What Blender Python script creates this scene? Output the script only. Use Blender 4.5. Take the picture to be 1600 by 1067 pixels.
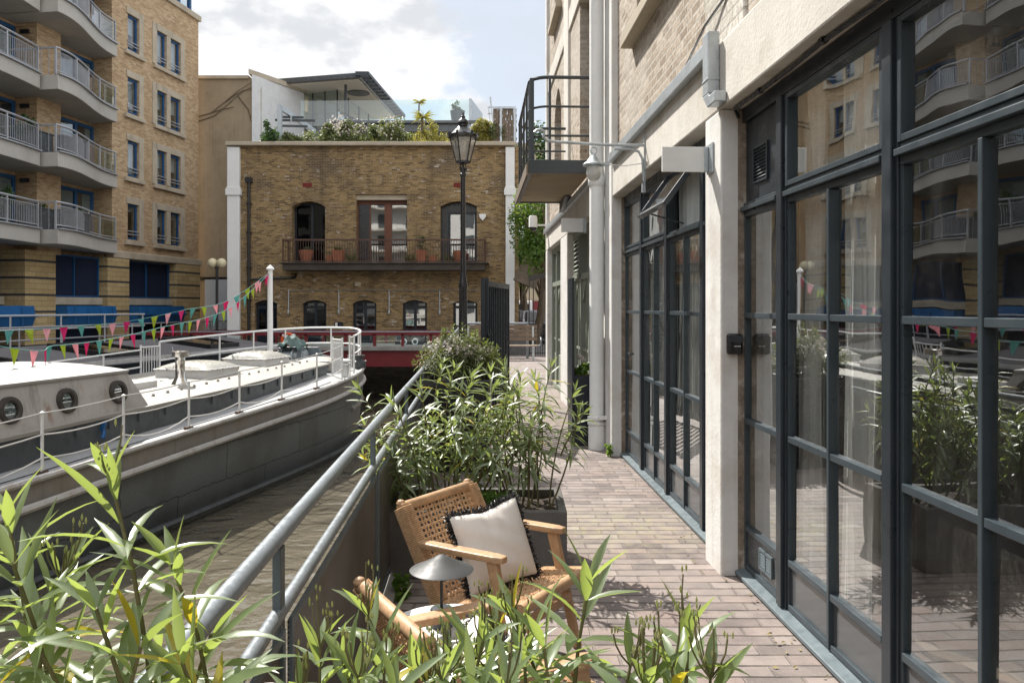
import bpy, math, random
from mathutils import Vector, Matrix
R = math.radians
for o in list(bpy.data.objects):
    bpy.data.objects.remove(o)
SC = bpy.context.scene
COL = SC.collection
# ---------------------------------------------------------------- camera
F, CU, CV, H = 1250.0, 800.0, 480.0, 1.65
cd = bpy.data.cameras.new('camera')
cam = bpy.data.objects.new('camera', cd)
COL.objects.link(cam)
cam.location = (0, 0, H)
cam.rotation_euler = (R(90), 0, 0)
cd.sensor_width = 36
cd.lens = 36 * F / 1600
cd.shift_y = -53.5 / 1600
cd.clip_start = .02
cd.clip_end = 3000
SC.camera = cam
# ---------------------------------------------------------------- light
SUN_AZ, SUN_EL = -34, 48          # degrees from +Y towards +X; elevation
sd = Vector((math.sin(R(SUN_AZ)) * math.cos(R(SUN_EL)), math.cos(R(SUN_AZ)) * math.cos(R(SUN_EL)), math.sin(R(SUN_EL))))
sl = bpy.data.lights.new('sun', 'SUN')
sl.energy = 4.6
sl.angle = R(.5)
sl.color = (1, .955, .88)
sun = bpy.data.objects.new('sun', sl)
COL.objects.link(sun)
sun.location = (0, 0, 40)
sun.rotation_euler = (-sd).to_track_quat('-Z', 'Y').to_euler()
W = bpy.data.worlds.new('World')
SC.world = W
W.use_nodes = True
nt = W.node_tree
nt.nodes.clear()
def wn(t, **k):
    n = nt.nodes.new(t)
    for a, b in k.items():
        setattr(n, a, b)
    return n
out = wn('ShaderNodeOutputWorld')
bg = wn('ShaderNodeBackground')
bg.inputs['Strength'].default_value = .12
sky = wn('ShaderNodeTexSky', sky_type='NISHITA', sun_disc=False, sun_elevation=R(SUN_EL), sun_rotation=R(SUN_AZ), air_density=1.0, dust_density=1.6, ozone_density=1.0)
tc = wn('ShaderNodeTexCoord')
def wmath(op, a, b=None, clamp=False):
    n = wn('ShaderNodeMath', operation=op, use_clamp=clamp)
    for i, x in enumerate((a, b)):
        if x is None: continue
        if hasattr(x, 'is_linked'): nt.links.new(x, n.inputs[i])
        else: n.inputs[i].default_value = x
    return n.outputs[0]
def wmix(f, a, b):
    n = wn('ShaderNodeMix', data_type='RGBA')
    for s, x in ((n.inputs['Factor'], f), (n.inputs['A'], a), (n.inputs['B'], b)):
        if hasattr(x, 'is_linked'): nt.links.new(x, s)
        elif isinstance(x, tuple): s.default_value = x + (1,)
        else: s.default_value = x
    return n.outputs['Result']
def wnoise(scale, detail=6, rough=.55, zs=2.2, off=(0, 0, 0)):
    mp = wn('ShaderNodeMapping')
    mp.inputs['Scale'].default_value = (scale, scale, scale * zs)
    mp.inputs['Location'].default_value = off
    nt.links.new(tc.outputs['Generated'], mp.inputs['Vector'])
    n = wn('ShaderNodeTexNoise')
    n.inputs['Scale'].default_value = 1
    n.inputs['Detail'].default_value = detail
    n.inputs['Roughness'].default_value = rough
    nt.links.new(mp.outputs[0], n.inputs['Vector'])
    return n.outputs['Fac']
def wramp(x, a, b):
    n = wn('ShaderNodeMapRange', interpolation_type='SMOOTHSTEP')
    nt.links.new(x, n.inputs['Value'])
    n.inputs['From Min'].default_value = a
    n.inputs['From Max'].default_value = b
    return n.outputs[0]
def wblob(az, el, r, soft):           # a cloud bank standing at a compass direction
    d = Vector((math.sin(R(az)) * math.cos(R(el)), math.cos(R(az)) * math.cos(R(el)), math.sin(R(el))))
    n = wn('ShaderNodeVectorMath', operation='DISTANCE')
    sc_ = wn('ShaderNodeVectorMath', operation='MULTIPLY')
    sc_.inputs[1].default_value = (1, 1, 1.5)
    nt.links.new(tc.outputs['Generated'], sc_.inputs[0])
    nt.links.new(sc_.outputs[0], n.inputs[0])
    n.inputs[1].default_value = (d.x, d.y, d.z * 1.5)
    return wramp(n.outputs['Value'], r + soft, r - soft)
# pale, hazy blue with one bright cumulus bank to the north-west and thin veils elsewhere
veil = wramp(wnoise(2.2, 5, .6, 3.0, (3.1, .4, .2)), .35, .75)
base = wmix(wmath('ADD', wmath('MULTIPLY', veil, .15), .88), sky.outputs['Color'], (3.40, 3.72, 4.20))
body = wmath('MAXIMUM', wblob(-17, 19.0, .20, .12), wblob(-10.5, 18.0, .12, .09))
body = wmath('MAXIMUM', body, wblob(-24, 12, .14, .10))
body = wmath('MAXIMUM', body, wmath('MULTIPLY', wblob(-3.2, 13.2, .05, .05), .9))
puff = wnoise(11, 10, .60, 1.5, (.7, .2, .9))
cm = wramp(wmath('ADD', wmath('MULTIPLY', body, .55), puff), .74, .92)
gen = wramp(wnoise(3.2, 8, .58, 2.4, (5.0, 2.0, 1.1)), .50, .72)
cm = wmath('MAXIMUM', cm, wmath('MULTIPLY', gen, .30))
shade = wramp(wnoise(8.5, 7, .52, 1.8, (.15, .35, .62)), .47, .60)
ccol = wmix(wmath('MULTIPLY', shade, .68), (4.85, 4.9, 4.95), (3.0, 3.12, 3.35))
fin = wmix(cm, base, ccol)
# extra fill light: unseen sky overhead and behind made brighter than the framed part
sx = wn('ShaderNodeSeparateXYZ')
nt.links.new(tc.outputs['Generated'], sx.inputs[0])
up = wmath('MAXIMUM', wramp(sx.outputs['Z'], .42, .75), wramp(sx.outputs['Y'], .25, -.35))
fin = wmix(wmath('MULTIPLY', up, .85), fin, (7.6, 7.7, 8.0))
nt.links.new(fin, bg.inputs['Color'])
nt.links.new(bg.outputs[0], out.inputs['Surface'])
SC.view_settings.view_transform = 'Standard'
SC.view_settings.look = 'None'
SC.view_settings.exposure = 0.85
SC.view_settings.gamma = 1
SC.cycles.max_bounces = 8
SC.cycles.transparent_max_bounces = 24
SC.cycles.caustics_reflective = False
SC.cycles.caustics_refractive = False
SC.cycles.sample_clamp_indirect = 6
# ---------------------------------------------------------------- mesh helper
class MB:
    def __init__(s, M=None):
        s.v, s.f, s.mi, s.M, s.k = [], [], [], M, 0
    def P(s, p):
        p = Vector(p)
        return s.M @ p if s.M else p
    def add(s, vs, fs):
        b = len(s.v)
        s.v += [s.P(p) for p in vs]
        s.f += [tuple(b + i for i in f) for f in fs]
        s.mi += [s.k] * len(fs)
        return s
    def box(s, x0, x1, y0, y1, z0, z1):
        if x0 > x1: x0, x1 = x1, x0
        if y0 > y1: y0, y1 = y1, y0
        if z0 > z1: z0, z1 = z1, z0
        return s.add([(x0, y0, z0), (x1, y0, z0), (x1, y1, z0), (x0, y1, z0), (x0, y0, z1), (x1, y0, z1), (x1, y1, z1), (x0, y1, z1)],
                     [(0, 3, 2, 1), (4, 5, 6, 7), (0, 1, 5, 4), (1, 2, 6, 5), (2, 3, 7, 6), (3, 0, 4, 7)])
    def bar(s, p, q, w, h, up=(0, 0, 1), taper=1.0):
        p, q, up = Vector(p), Vector(q), Vector(up)
        t = (q - p).normalized()
        a = t.cross(up)
        if a.length < 1e-4: a = t.cross(Vector((1, 0, 0)))
        a.normalize()
        b = a.cross(t)
        vs = []
        for c, k in ((p, 1.0), (q, taper)):
            for i, j in ((-1, -1), (1, -1), (1, 1), (-1, 1)):
                vs.append(c + a * (i * w / 2 * k) + b * (j * h / 2 * k))
        return s.add(vs, [(3, 2, 1, 0), (4, 5, 6, 7), (0, 1, 5, 4), (1, 2, 6, 5), (2, 3, 7, 6), (3, 0, 4, 7)])
    def tube(s, pts, r, n=8, closed=False):
        pts = [Vector(p) for p in pts]
        rs = r if isinstance(r, (list, tuple)) else [r] * len(pts)
        N = len(pts)
        vs, fs = [], []
        prev = None
        for i in range(N):
            if closed: t = pts[(i + 1) % N] - pts[i - 1]
            else: t = pts[min(i + 1, N - 1)] - pts[max(i - 1, 0)]
            t.normalize()
            if prev is None:
                a = t.cross(Vector((0, 0, 1)))
                if a.length < .01: a = t.cross(Vector((1, 0, 0)))
            else:
                a = prev - t * prev.dot(t)
            a.normalize()
            prev = a
            b = t.cross(a)
            for j in range(n):
                c = 2 * math.pi * j / n
                vs.append(pts[i] + a * (math.cos(c) * rs[i]) + b * (math.sin(c) * rs[i]))
        for i in range(N if closed else N - 1):
            k = (i + 1) % N
            for j in range(n):
                fs.append((i * n + j, i * n + (j + 1) % n, k * n + (j + 1) % n, k * n + j))
        if not closed:
            fs.append(tuple(range(n - 1, -1, -1)))
            fs.append(tuple(range((N - 1) * n, N * n)))
        return s.add(vs, fs)
    def lathe(s, prof, c=(0, 0, 0), n=24, T=None):
        c = Vector(c)
        vs, fs = [], []
        for r, z in prof:
            for j in range(n):
                a = 2 * math.pi * j / n
                p = Vector((r * math.cos(a), r * math.sin(a), z))
                vs.append(c + (T @ p if T else p))
        for i in range(len(prof) - 1):
            for j in range(n):
                fs.append((i * n + j, i * n + (j + 1) % n, (i + 1) * n + (j + 1) % n, (i + 1) * n + j))
        if prof[0][0] > 1e-4: fs.append(tuple(range(n - 1, -1, -1)))
        if prof[-1][0] > 1e-4: fs.append(tuple(range((len(prof) - 1) * n, len(prof) * n)))
        return s.add(vs, fs)
    def prism(s, poly, lo, hi, plane='xy'):
        mk = {'xy': lambda a, b, c: (a, b, c), 'yz': lambda a, b, c: (c, a, b), 'xz': lambda a, b, c: (a, c, b)}[plane]
        n = len(poly)
        vs = [mk(a, b, lo) for a, b in poly] + [mk(a, b, hi) for a, b in poly]
        fs = [tuple(range(n - 1, -1, -1)), tuple(range(n, 2 * n))] + [(i, (i + 1) % n, n + (i + 1) % n, n + i) for i in range(n)]
        return s.add(vs, fs)
    def grid(s, fn, nu, nv):
        vs = [fn(i / nu, j / nv) for j in range(nv + 1) for i in range(nu + 1)]
        fs = [(j * (nu + 1) + i, j * (nu + 1) + i + 1, (j + 1) * (nu + 1) + i + 1, (j + 1) * (nu + 1) + i) for j in range(nv) for i in range(nu)]
        return s.add(vs, fs)
    def wall(s, a0, a1, z0, z1, front, back, ops, plane='yz'):
        """upright slab with openings ops=[(a0,a1,z0,z1,rise)]; plane yz: a runs along y, depth is x; xz: a along x, depth is y"""
        mk = (lambda a, z, d: (d, a, z)) if plane == 'yz' else (lambda a, z, d: (a, d, z))
        A = sorted({a0, a1} | {c for o in ops for c in o[:2] if a0 < c < a1})
        Z = sorted({z0, z1} | {c for o in ops for c in o[2:4] if z0 < c < z1})
        for i in range(len(A) - 1):
            for j in range(len(Z) - 1):
                ca, cz = (A[i] + A[i + 1]) / 2, (Z[j] + Z[j + 1]) / 2
                if any(o[0] < ca < o[1] and o[2] < cz < o[3] for o in ops): continue
                for d in (front, back):
                    s.add([mk(A[i], Z[j], d), mk(A[i + 1], Z[j], d), mk(A[i + 1], Z[j + 1], d), mk(A[i], Z[j + 1], d)], [(0, 1, 2, 3)])
        for (b0, b1, y0, y1, *r) in ops + [(a0, a1, z0, z1)]:
            c = [(b0, y0), (b1, y0), (b1, y1), (b0, y1)]
            for k in range(4):
                p, q = c[k], c[(k + 1) % 4]
                s.add([mk(p[0], p[1], front), mk(q[0], q[1], front), mk(q[0], q[1], back), mk(p[0], p[1], back)], [(0, 1, 2, 3)])
            if r and r[0]:
                n, h = 10, r[0]
                pts = [(b0 + (b1 - b0) * i / n, y1 - h * (2 * i / n - 1) ** 2) for i in range(n + 1)]
                for i in range(n):
                    (pa, pz), (qa, qz) = pts[i], pts[i + 1]
                    for d in (front, back):
                        s.add([mk(pa, pz, d), mk(qa, qz, d), mk(qa, y1, d), mk(pa, y1, d)], [(0, 1, 2, 3)])
                    s.add([mk(pa, pz, front), mk(qa, qz, front), mk(qa, qz, back), mk(pa, pz, back)], [(0, 1, 2, 3)])
        return s
    def frame(s, a0, a1, z0, z1, w, d0, d1, plane='yz', cols=(), rows=(), t=None):
        """rectangular frame with optional bars at cols / rows"""
        t = t or w
        def B(p0, p1, q0, q1):
            if plane == 'yz': s.box(d0, d1, p0, p1, q0, q1)
            else: s.box(p0, p1, d0, d1, q0, q1)
        B(a0, a0 + w, z0, z1); B(a1 - w, a1, z0, z1)
        B(a0 + w, a1 - w, z0, z0 + w); B(a0 + w, a1 - w, z1 - w, z1)
        cs = sorted(cols)
        edges = [a0 + w] + [e for c in cs for e in (c - t / 2, c + t / 2)] + [a1 - w]
        for c in cs: B(c - t / 2, c + t / 2, z0 + w, z1 - w)
        for r in rows:
            for i in range(0, len(edges), 2):
                B(edges[i], edges[i + 1], r - t / 2, r + t / 2)
        return s
def smooth_by_angle(me, ang=40):
    me.polygons.foreach_set('use_smooth', [True] * len(me.polygons))
    try: me.set_sharp_from_angle(angle=R(ang))
    except Exception: pass
def link_mesh(mb, name, mat, smooth=False, bevel=0):
    me = bpy.data.meshes.new(name)
    me.from_pydata([tuple(p) for p in mb.v], [], mb.f)
    mats = mat if isinstance(mat, (list, tuple)) else [mat]
    for m in mats: me.materials.append(m)
    if len(mats) > 1: me.polygons.foreach_set('material_index', mb.mi)
    me.update()
    if smooth: smooth_by_angle(me, 40 if smooth is True else smooth)
    o = bpy.data.objects.new(name, me)
    COL.objects.link(o)
    if bevel:
        b = o.modifiers.new('bevel', 'BEVEL')
        b.width = bevel; b.segments = 2; b.limit_method = 'ANGLE'; b.angle_limit = R(40)
    return o
def tag(o, label, cat, group=None, kind=None):
    if label: o['label'] = label
    if cat: o['category'] = cat
    if group: o['group'] = group
    if kind: o['kind'] = kind
    return o
def thing(name, label, cat, loc=(0, 0, 0), rz=0, group=None):
    o = bpy.data.objects.new(name, None)
    o.empty_display_size = .2
    COL.objects.link(o)
    o.location = loc
    o.rotation_euler = (0, 0, rz)
    return tag(o, label, cat, group)
def part(mb, name, mat, parent, smooth=False, bevel=0, label=None):
    o = link_mesh(mb, name, mat, smooth, bevel)
    o.parent = parent
    if label: o['label'] = label
    return o
def solo(mb, name, mat, label, cat, loc=(0, 0, 0), rz=0, smooth=False, bevel=0, group=None, kind=None):
    o = link_mesh(mb, name, mat, smooth, bevel)
    o.location = loc
    o.rotation_euler = (0, 0, rz)
    return tag(o, label, cat, group, kind)
def structure(mb, name, mat, smooth=False):
    o = link_mesh(mb, name, mat, smooth)
    o['kind'] = 'structure'
    return o
def copy_tree(o, parent=None):
    c = o.copy()
    COL.objects.link(c)
    if parent: c.parent = parent
    for ch in o.children: copy_tree(ch, c)
    return c
def inv(o):                                     # world -> thing coordinates
    return (Matrix.Translation(o.location) @ o.rotation_euler.to_matrix().to_4x4()).inverted()
def px(u, v, Y):                                # where a sight line meets the distance Y
    return Vector(((u - CU) * Y / F, Y, H - (v - CV) * Y / F))
class Frame2:
    """upright reference plane of a facade: local x = outward/offset, local y = along"""
    def __init__(s, O, th):
        s.O, s.th = Vector((O[0], O[1])), th
        s.ex = Vector((math.cos(th), math.sin(th))); s.ey = Vector((-math.sin(th), math.cos(th)))
    def along(s, u, x):
        t = (u - CU) / F
        b = s.O + s.ex * x
        return (t * b.y - b.x) / (s.ey.x - t * s.ey.y)
    def world(s, x, y):
        p = s.O + s.ex * x + s.ey * y
        return p
    def z(s, x, y, v):
        return H - (v - CV) * s.world(x, y).y / F
    def M(s):
        return Matrix.Translation((s.O.x, s.O.y, 0)) @ Matrix.Rotation(s.th, 4, 'Z')
# ---------------------------------------------------------------- materials
class NT:
    def __init__(s, name):
        s.m = bpy.data.materials.new(name)
        s.m.use_nodes = True
        s.t = s.m.node_tree
        s.t.nodes.clear()
        s.out = s.n('ShaderNodeOutputMaterial')
        s.tc = s.n('ShaderNodeTexCoord')
    def n(s, t, **k):
        n = s.t.nodes.new(t)
        for a, b in k.items(): setattr(n, a, b)
        return n
    def set(s, sock, x):
        if hasattr(x, 'is_linked'): s.t.links.new(x, sock)
        elif isinstance(x, tuple) and sock.type == 'RGBA' and len(x) == 3: sock.default_value = x + (1,)
        else: sock.default_value = x
    def math(s, op, a, b=None, c=None, clamp=False):
        n = s.n('ShaderNodeMath', operation=op, use_clamp=clamp)
        for i, x in enumerate((a, b, c)):
            if x is not None: s.set(n.inputs[i], x)
        return n.outputs[0]
    def mix(s, f, a, b, blend='MIX'):
        n = s.n('ShaderNodeMix', data_type='RGBA', blend_type=blend)
        s.set(n.inputs['Factor'], f); s.set(n.inputs['A'], a); s.set(n.inputs['B'], b)
        return n.outputs['Result']
    def coord(s, scale=(1, 1, 1), loc=(0, 0, 0), rot=(0, 0, 0), src='Object'):
        m = s.n('ShaderNodeMapping')
        m.inputs['Scale'].default_value = scale; m.inputs['Location'].default_value = loc; m.inputs['Rotation'].default_value = rot
        s.t.links.new(s.tc.outputs[src], m.inputs['Vector'])
        return m.outputs[0]
    def noise(s, scale, detail=5, rough=.55, vec=None, dist=0):
        n = s.n('ShaderNodeTexNoise')
        n.inputs['Scale'].default_value = scale; n.inputs['Detail'].default_value = detail
        n.inputs['Roughness'].default_value = rough; n.inputs['Distortion'].default_value = dist
        s.t.links.new(vec if vec else s.tc.outputs['Object'], n.inputs['Vector'])
        return n.outputs['Fac']
    def ramp(s, x, a, b, lo=0., hi=1.):
        n = s.n('ShaderNodeMapRange', interpolation_type='SMOOTHSTEP')
        s.set(n.inputs['Value'], x)
        n.inputs['From Min'].default_value = a; n.inputs['From Max'].default_value = b
        n.inputs['To Min'].default_value = lo; n.inputs['To Max'].default_value = hi
        return n.outputs[0]
    def bump(s, h, strength=.3, dist=.01):
        n = s.n('ShaderNodeBump')
        n.inputs['Strength'].default_value = strength; n.inputs['Distance'].default_value = dist
        s.t.links.new(h, n.inputs['Height'])
        return n.outputs[0]
    def bsdf(s, col, rough=.5, metal=0., normal=None, spec=.5, coat=0., **kw):
        p = s.n('ShaderNodeBsdfPrincipled')
        s.set(p.inputs['Base Color'], col); s.set(p.inputs['Roughness'], rough); s.set(p.inputs['Metallic'], metal)
        p.inputs['Specular IOR Level'].default_value = spec
        p.inputs['Coat Weight'].default_value = coat
        for k, v in kw.items(): s.set(p.inputs[k.replace('_', ' ')], v)
        if normal is not None: s.t.links.new(normal, p.inputs['Normal'])
        return p.outputs[0]
    def done(s, sh):
        s.t.links.new(sh, s.out.inputs['Surface'])
        return s.m
def mul(c, k): return tuple(min(1, x * k) for x in c)
def pmat(name, col, rough=.6, metal=0., var=.2, scale=1.5, bump=.15, bscale=60, spec=.4, tint=None, tintamt=.5, tscale=.7, streak=0, coat=0., chips=0, rust=0):
    """plain painted / rendered / metal surface with mottling, optional tint patches and vertical streaks"""
    t = NT(name)
    n1 = t.noise(scale, 6, .6)
    n2 = t.noise(scale * 9, 4, .6)
    f = t.math('ADD', t.math('MULTIPLY', n1, .65), t.math('MULTIPLY', n2, .35))
    c = t.mix(t.ramp(f, .3, .7), mul(col, 1 - var), mul(col, 1 + var))
    if tint:
        c = t.mix(t.math('MULTIPLY', t.ramp(t.noise(tscale, 7, .65), .5, .68), tintamt), c, tint)
    if streak:
        sv = t.coord((7, 7, .35))
        c = t.mix(t.math('MULTIPLY', t.ramp(t.noise(1.0, 5, .6, sv), .52, .72), streak), c, mul(col, .35))
    if chips:
        cn = t.noise(5.5, 8, .72)
        c = t.mix(t.math('MULTIPLY', t.ramp(cn, .685, .71), chips), c, (.20, .165, .13))
    if rust:
        sv2 = t.coord((5, 5, .5), (3, 1, 2))
        c = t.mix(t.math('MULTIPLY', t.math('MULTIPLY', t.ramp(t.noise(1.0, 6, .7, sv2), .56, .70), t.ramp(t.noise(.9, 3), .45, .6)), rust), c, (.20, .095, .045))
    rr = t.ramp(n2, .3, .7, max(.02, rough - .1), min(1, rough + .1))
    nm = t.bump(t.noise(bscale, 5, .6), bump, .004) if bump else None
    return t.done(t.bsdf(c, rr, metal, nm, spec, coat))
def brickmat(name, cols, mortar, axis='xz', bw=.225, rh=.075, mort=.010, stain=None, stain_amt=.5, white=0., bump=.5, rough=.85, var=.35, streak=0., wscale=.35):
    t = NT(name)
    sep = t.n('ShaderNodeSeparateXYZ')
    t.t.links.new(t.tc.outputs['Object'], sep.inputs[0])
    cmb = t.n('ShaderNodeCombineXYZ')
    if axis == 'xy':
        t.set(cmb.inputs[0], sep.outputs['X']); t.set(cmb.inputs[1], sep.outputs['Y'])
    else:
        t.set(cmb.inputs[0], t.math('ADD', sep.outputs['X'], sep.outputs['Y'])); t.set(cmb.inputs[1], sep.outputs['Z'])
    wob = t.n('ShaderNodeVectorMath', operation='ADD')
    nz = t.n('ShaderNodeTexNoise'); nz.inputs['Scale'].default_value = 7; nz.inputs['Detail'].default_value = 3
    t.t.links.new(cmb.outputs[0], nz.inputs['Vector'])
    ws = t.n('ShaderNodeVectorMath', operation='MULTIPLY_ADD')
    t.t.links.new(nz.outputs['Color'], ws.inputs[0]); ws.inputs[1].default_value = (rh * .14,) * 3; ws.inputs[2].default_value = (-rh * .07,) * 3
    t.t.links.new(cmb.outputs[0], wob.inputs[0]); t.t.links.new(ws.outputs[0], wob.inputs[1])
    def br(c1, c2, mo, bias=0):
        b = t.n('ShaderNodeTexBrick')
        b.offset = .5
        t.t.links.new(wob.outputs[0], b.inputs['Vector'])
        b.inputs['Scale'].default_value = 1
        t.set(b.inputs['Color1'], c1); t.set(b.inputs['Color2'], c2); t.set(b.inputs['Mortar'], mo)
        b.inputs['Mortar Size'].default_value = mort; b.inputs['Mortar Smooth'].default_value = .25
        b.inputs['Bias'].default_value = bias
        b.inputs['Brick Width'].default_value = bw; b.inputs['Row Height'].default_value = rh
        return b
    rnd = br((0, 0, 0), (1, 1, 1), (.5, .5, .5))
    cr = t.n('ShaderNodeValToRGB')
    e = cr.color_ramp.elements
    while len(e) < len(cols): e.new(.5)
    for i, c in enumerate(cols):
        e[i].position = i / (len(cols) - 1); e[i].color = tuple(c) + (1,)
    t.t.links.new(rnd.outputs['Color'], cr.inputs['Fac'])
    fine = t.noise(22, 5, .65, cmb.outputs[0])
    big = t.noise(wscale, 7, .62, cmb.outputs[0])
    c = t.mix(t.ramp(fine, .3, .7), t.mix(1., cr.outputs['Color'], (1 - var,) * 3, 'MULTIPLY'), t.mix(1., cr.outputs['Color'], (1 + var * .6,) * 3, 'MULTIPLY'))
    if stain:
        c = t.mix(t.math('MULTIPLY', t.ramp(big, .45, .68), stain_amt), c, stain)
    if white:
        w2 = br((0, 0, 0), (1, 1, 1), (0, 0, 0), -.2)
        spot = t.math('MULTIPLY', t.ramp(t.noise(2.3, 5, .7, cmb.outputs[0]), .50, .63), t.ramp(w2.outputs['Color'], .55, .8))
        c = t.mix(t.math('MULTIPLY', spot, white), c, (.55, .50, .45))
    mo = t.mix(t.ramp(fine, .3, .7), mul(mortar, .75), mul(mortar, 1.2))
    c = t.mix(rnd.outputs['Fac'], c, mo)
    if streak:
        mp = t.n('ShaderNodeMapping'); mp.inputs['Scale'].default_value = (1.3, .07, 1)
        t.t.links.new(cmb.outputs[0], mp.inputs['Vector'])
        c = t.mix(t.math('MULTIPLY', t.ramp(t.noise(1.2, 6, .6, mp.outputs[0]), .5, .72), streak), c, (.035, .03, .025))
    h = t.math('SUBTRACT', t.math('MULTIPLY', fine, .35), rnd.outputs['Fac'])
    return t.done(t.bsdf(c, rough, 0, t.bump(h, bump, .008), .25))
def glassmat(name, tint=(.93, .97, .96), k=1.6, base=.08, rough=.0, wob=.012, refl=(1, 1, 1), ex=4.0, dust=0.):
    t = NT(name)
    lw = t.n('ShaderNodeLayerWeight'); lw.inputs['Blend'].default_value = .5
    p = t.math('POWER', lw.outputs['Facing'], ex)
    f = t.math('MINIMUM', t.math('ADD', t.math('MULTIPLY', p, k * .9), base), .96)
    nm = t.bump(t.noise(1.3, 2, .5), wob, 1.0) if wob else None
    g = t.n('ShaderNodeBsdfGlossy'); g.inputs['Roughness'].default_value = rough; g.inputs['Color'].default_value = refl + (1,)
    if nm is not None: t.t.links.new(nm, g.inputs['Normal'])
    tr = t.n('ShaderNodeBsdfTransparent'); tr.inputs['Color'].default_value = tint + (1,)
    mx = t.n('ShaderNodeMixShader')
    t.t.links.new(f, mx.inputs[0]); t.t.links.new(tr.outputs[0], mx.inputs[1]); t.t.links.new(g.outputs[0], mx.inputs[2])
    if not dust: return t.done(mx.outputs[0])
    df = t.n('ShaderNodeBsdfDiffuse'); df.inputs['Color'].default_value = (.55, .53, .49, 1)
    m2 = t.n('ShaderNodeMixShader')
    dn = t.math('MULTIPLY', t.ramp(t.noise(2.2, 6, .65, t.coord((1, 1, .35))), .40, .70), t.ramp(t.noise(60, 3, .7), .35, .7, .4, 1))
    t.set(m2.inputs[0], t.math('MULTIPLY', dn, dust))
    t.t.links.new(mx.outputs[0], m2.inputs[1]); t.t.links.new(df.outputs[0], m2.inputs[2])
    return t.done(m2.outputs[0])
def leafmat(name, c1, c2, tr=(.30, .42, .06), amt=.45, rough=.38, yellow=.08, spec=.5, scale=14):
    t = NT(name)
    geo = t.n('ShaderNodeNewGeometry')
    rnd = geo.outputs['Random Per Island']
    c = t.mix(rnd, c1, c2)
    c = t.mix(t.ramp(t.noise(scale, 4), .35, .65, 0, .5), c, mul(c2, 1.25))
    rv = t.math('FRACT', t.math('MULTIPLY', rnd, 17.31))
    if yellow:
        c = t.mix(t.math('GREATER_THAN', rv, 1 - yellow), c, (.42, .36, .03))
    spot = t.math('MULTIPLY', t.ramp(t.noise(55, 5, .7), .63, .70), .55)
    c = t.mix(spot, c, (.16, .10, .035))
    trc = t.mix(rv, tr, mul(tr, .7))
    trc = t.mix(spot, trc, (.20, .12, .03))
    if yellow:
        trc = t.mix(t.math('GREATER_THAN', rv, 1 - yellow), trc, (.62, .50, .03))
    b = t.bsdf(c, rough, 0, None, spec)
    tl = t.n('ShaderNodeBsdfTranslucent'); t.set(tl.inputs['Color'], trc)
    mx = t.n('ShaderNodeMixShader'); mx.inputs[0].default_value = amt
    t.t.links.new(b, mx.inputs[1]); t.t.links.new(tl.outputs[0], mx.inputs[2])
    return t.done(mx.outputs[0])
M = {}
M['stock'] = brickmat('london_stock_brick', [(.105, .066, .030), (.235, .152, .064), (.32, .21, .09), (.39, .27, .122), (.16, .10, .045)], (.26, .20, .125), stain=(.075, .055, .04), stain_amt=.85, bw=.215, rh=.068, mort=.011, white=1.0, streak=.45, wscale=.42)
M['apt_brick'] = brickmat('buff_brick', [(.37, .245, .13), (.47, .32, .18), (.54, .385, .225), (.60, .45, .28)], (.40, .32, .23), bw=.25, rh=.082, mort=.010, stain=(.33, .20, .09), stain_amt=.4)
M['apt_block'] = brickmat('buff_block', [(.42, .31, .15), (.48, .36, .18), (.54, .41, .215)], (.27, .21, .12), bw=.62, rh=.21, mort=.012, stain=(.30, .21, .1), stain_amt=.35)
M['wh_brick'] = brickmat('pale_old_brick', [(.30, .235, .175), (.40, .325, .25), (.48, .40, .32), (.56, .485, .40)], (.50, .45, .385), bw=.225, rh=.075, mort=.011, stain=(.56, .52, .46), stain_amt=.55, white=.7, bump=1.2, wscale=.6)
M['wh_white'] = brickmat('whitewashed_brick', [(.56, .52, .46), (.62, .58, .52), (.68, .64, .58)], (.50, .46, .40), stain=(.42, .38, .32), stain_amt=.6, bump=.8)
M['quay'] = brickmat('quay_brick', [(.05, .042, .033), (.075, .06, .045), (.10, .08, .058)], (.06, .05, .04), stain=(.025, .03, .018), stain_amt=.7, streak=.3)
M['plaster'] = pmat('painted_concrete', (.63, .60, .545), .85, var=.11, scale=1.1, bump=.8, bscale=38, tint=(.44, .39, .32), tintamt=.55, tscale=1.6, streak=.22, chips=.5)
M['plaster_w'] = pmat('white_painted_concrete', (.70, .69, .665), .8, var=.08, scale=1.3, bump=.7, bscale=34, tint=(.50, .44, .37), tintamt=.5, tscale=1.9, streak=.18, chips=.6)
M['raw'] = pmat('broken_render', (.22, .18, .14), .9, var=.45, scale=6, bump=1.0, bscale=25, tint=(.5, .46, .4), tintamt=.8, tscale=9)
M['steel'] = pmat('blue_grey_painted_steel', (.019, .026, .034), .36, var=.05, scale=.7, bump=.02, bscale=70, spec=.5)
M['steel_lit'] = pmat('lit_tone_blue_grey_steel', (.042, .056, .066), .36, var=.06, scale=.8, bump=.02, bscale=70)  # lighter copy of the frame steel, light on the bars put into its colour
M['steel_lt'] = pmat('weathered_blue_grey_sill', (.115, .145, .16), .42, var=.12, scale=2, bump=.1, bscale=60)
M['panel'] = pmat('blue_grey_steel_panel', (.085, .092, .098), .22, var=.03, scale=.5, bump=.012, bscale=5, spec=.6)
M['galv'] = pmat('galvanised_steel', (.46, .50, .52), .42, .55, var=.14, scale=5, bump=.1, bscale=50, tint=(.30, .32, .33), tintamt=.4, tscale=4)
M['rail'] = pmat('galvanised_handrail', (.235, .26, .28), .42, .45, var=.14, scale=7, bump=.08, bscale=50)
M['dkgrey'] = pmat('dark_grey_paint', (.035, .042, .048), .4, var=.15, scale=3, bump=.06)
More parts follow.
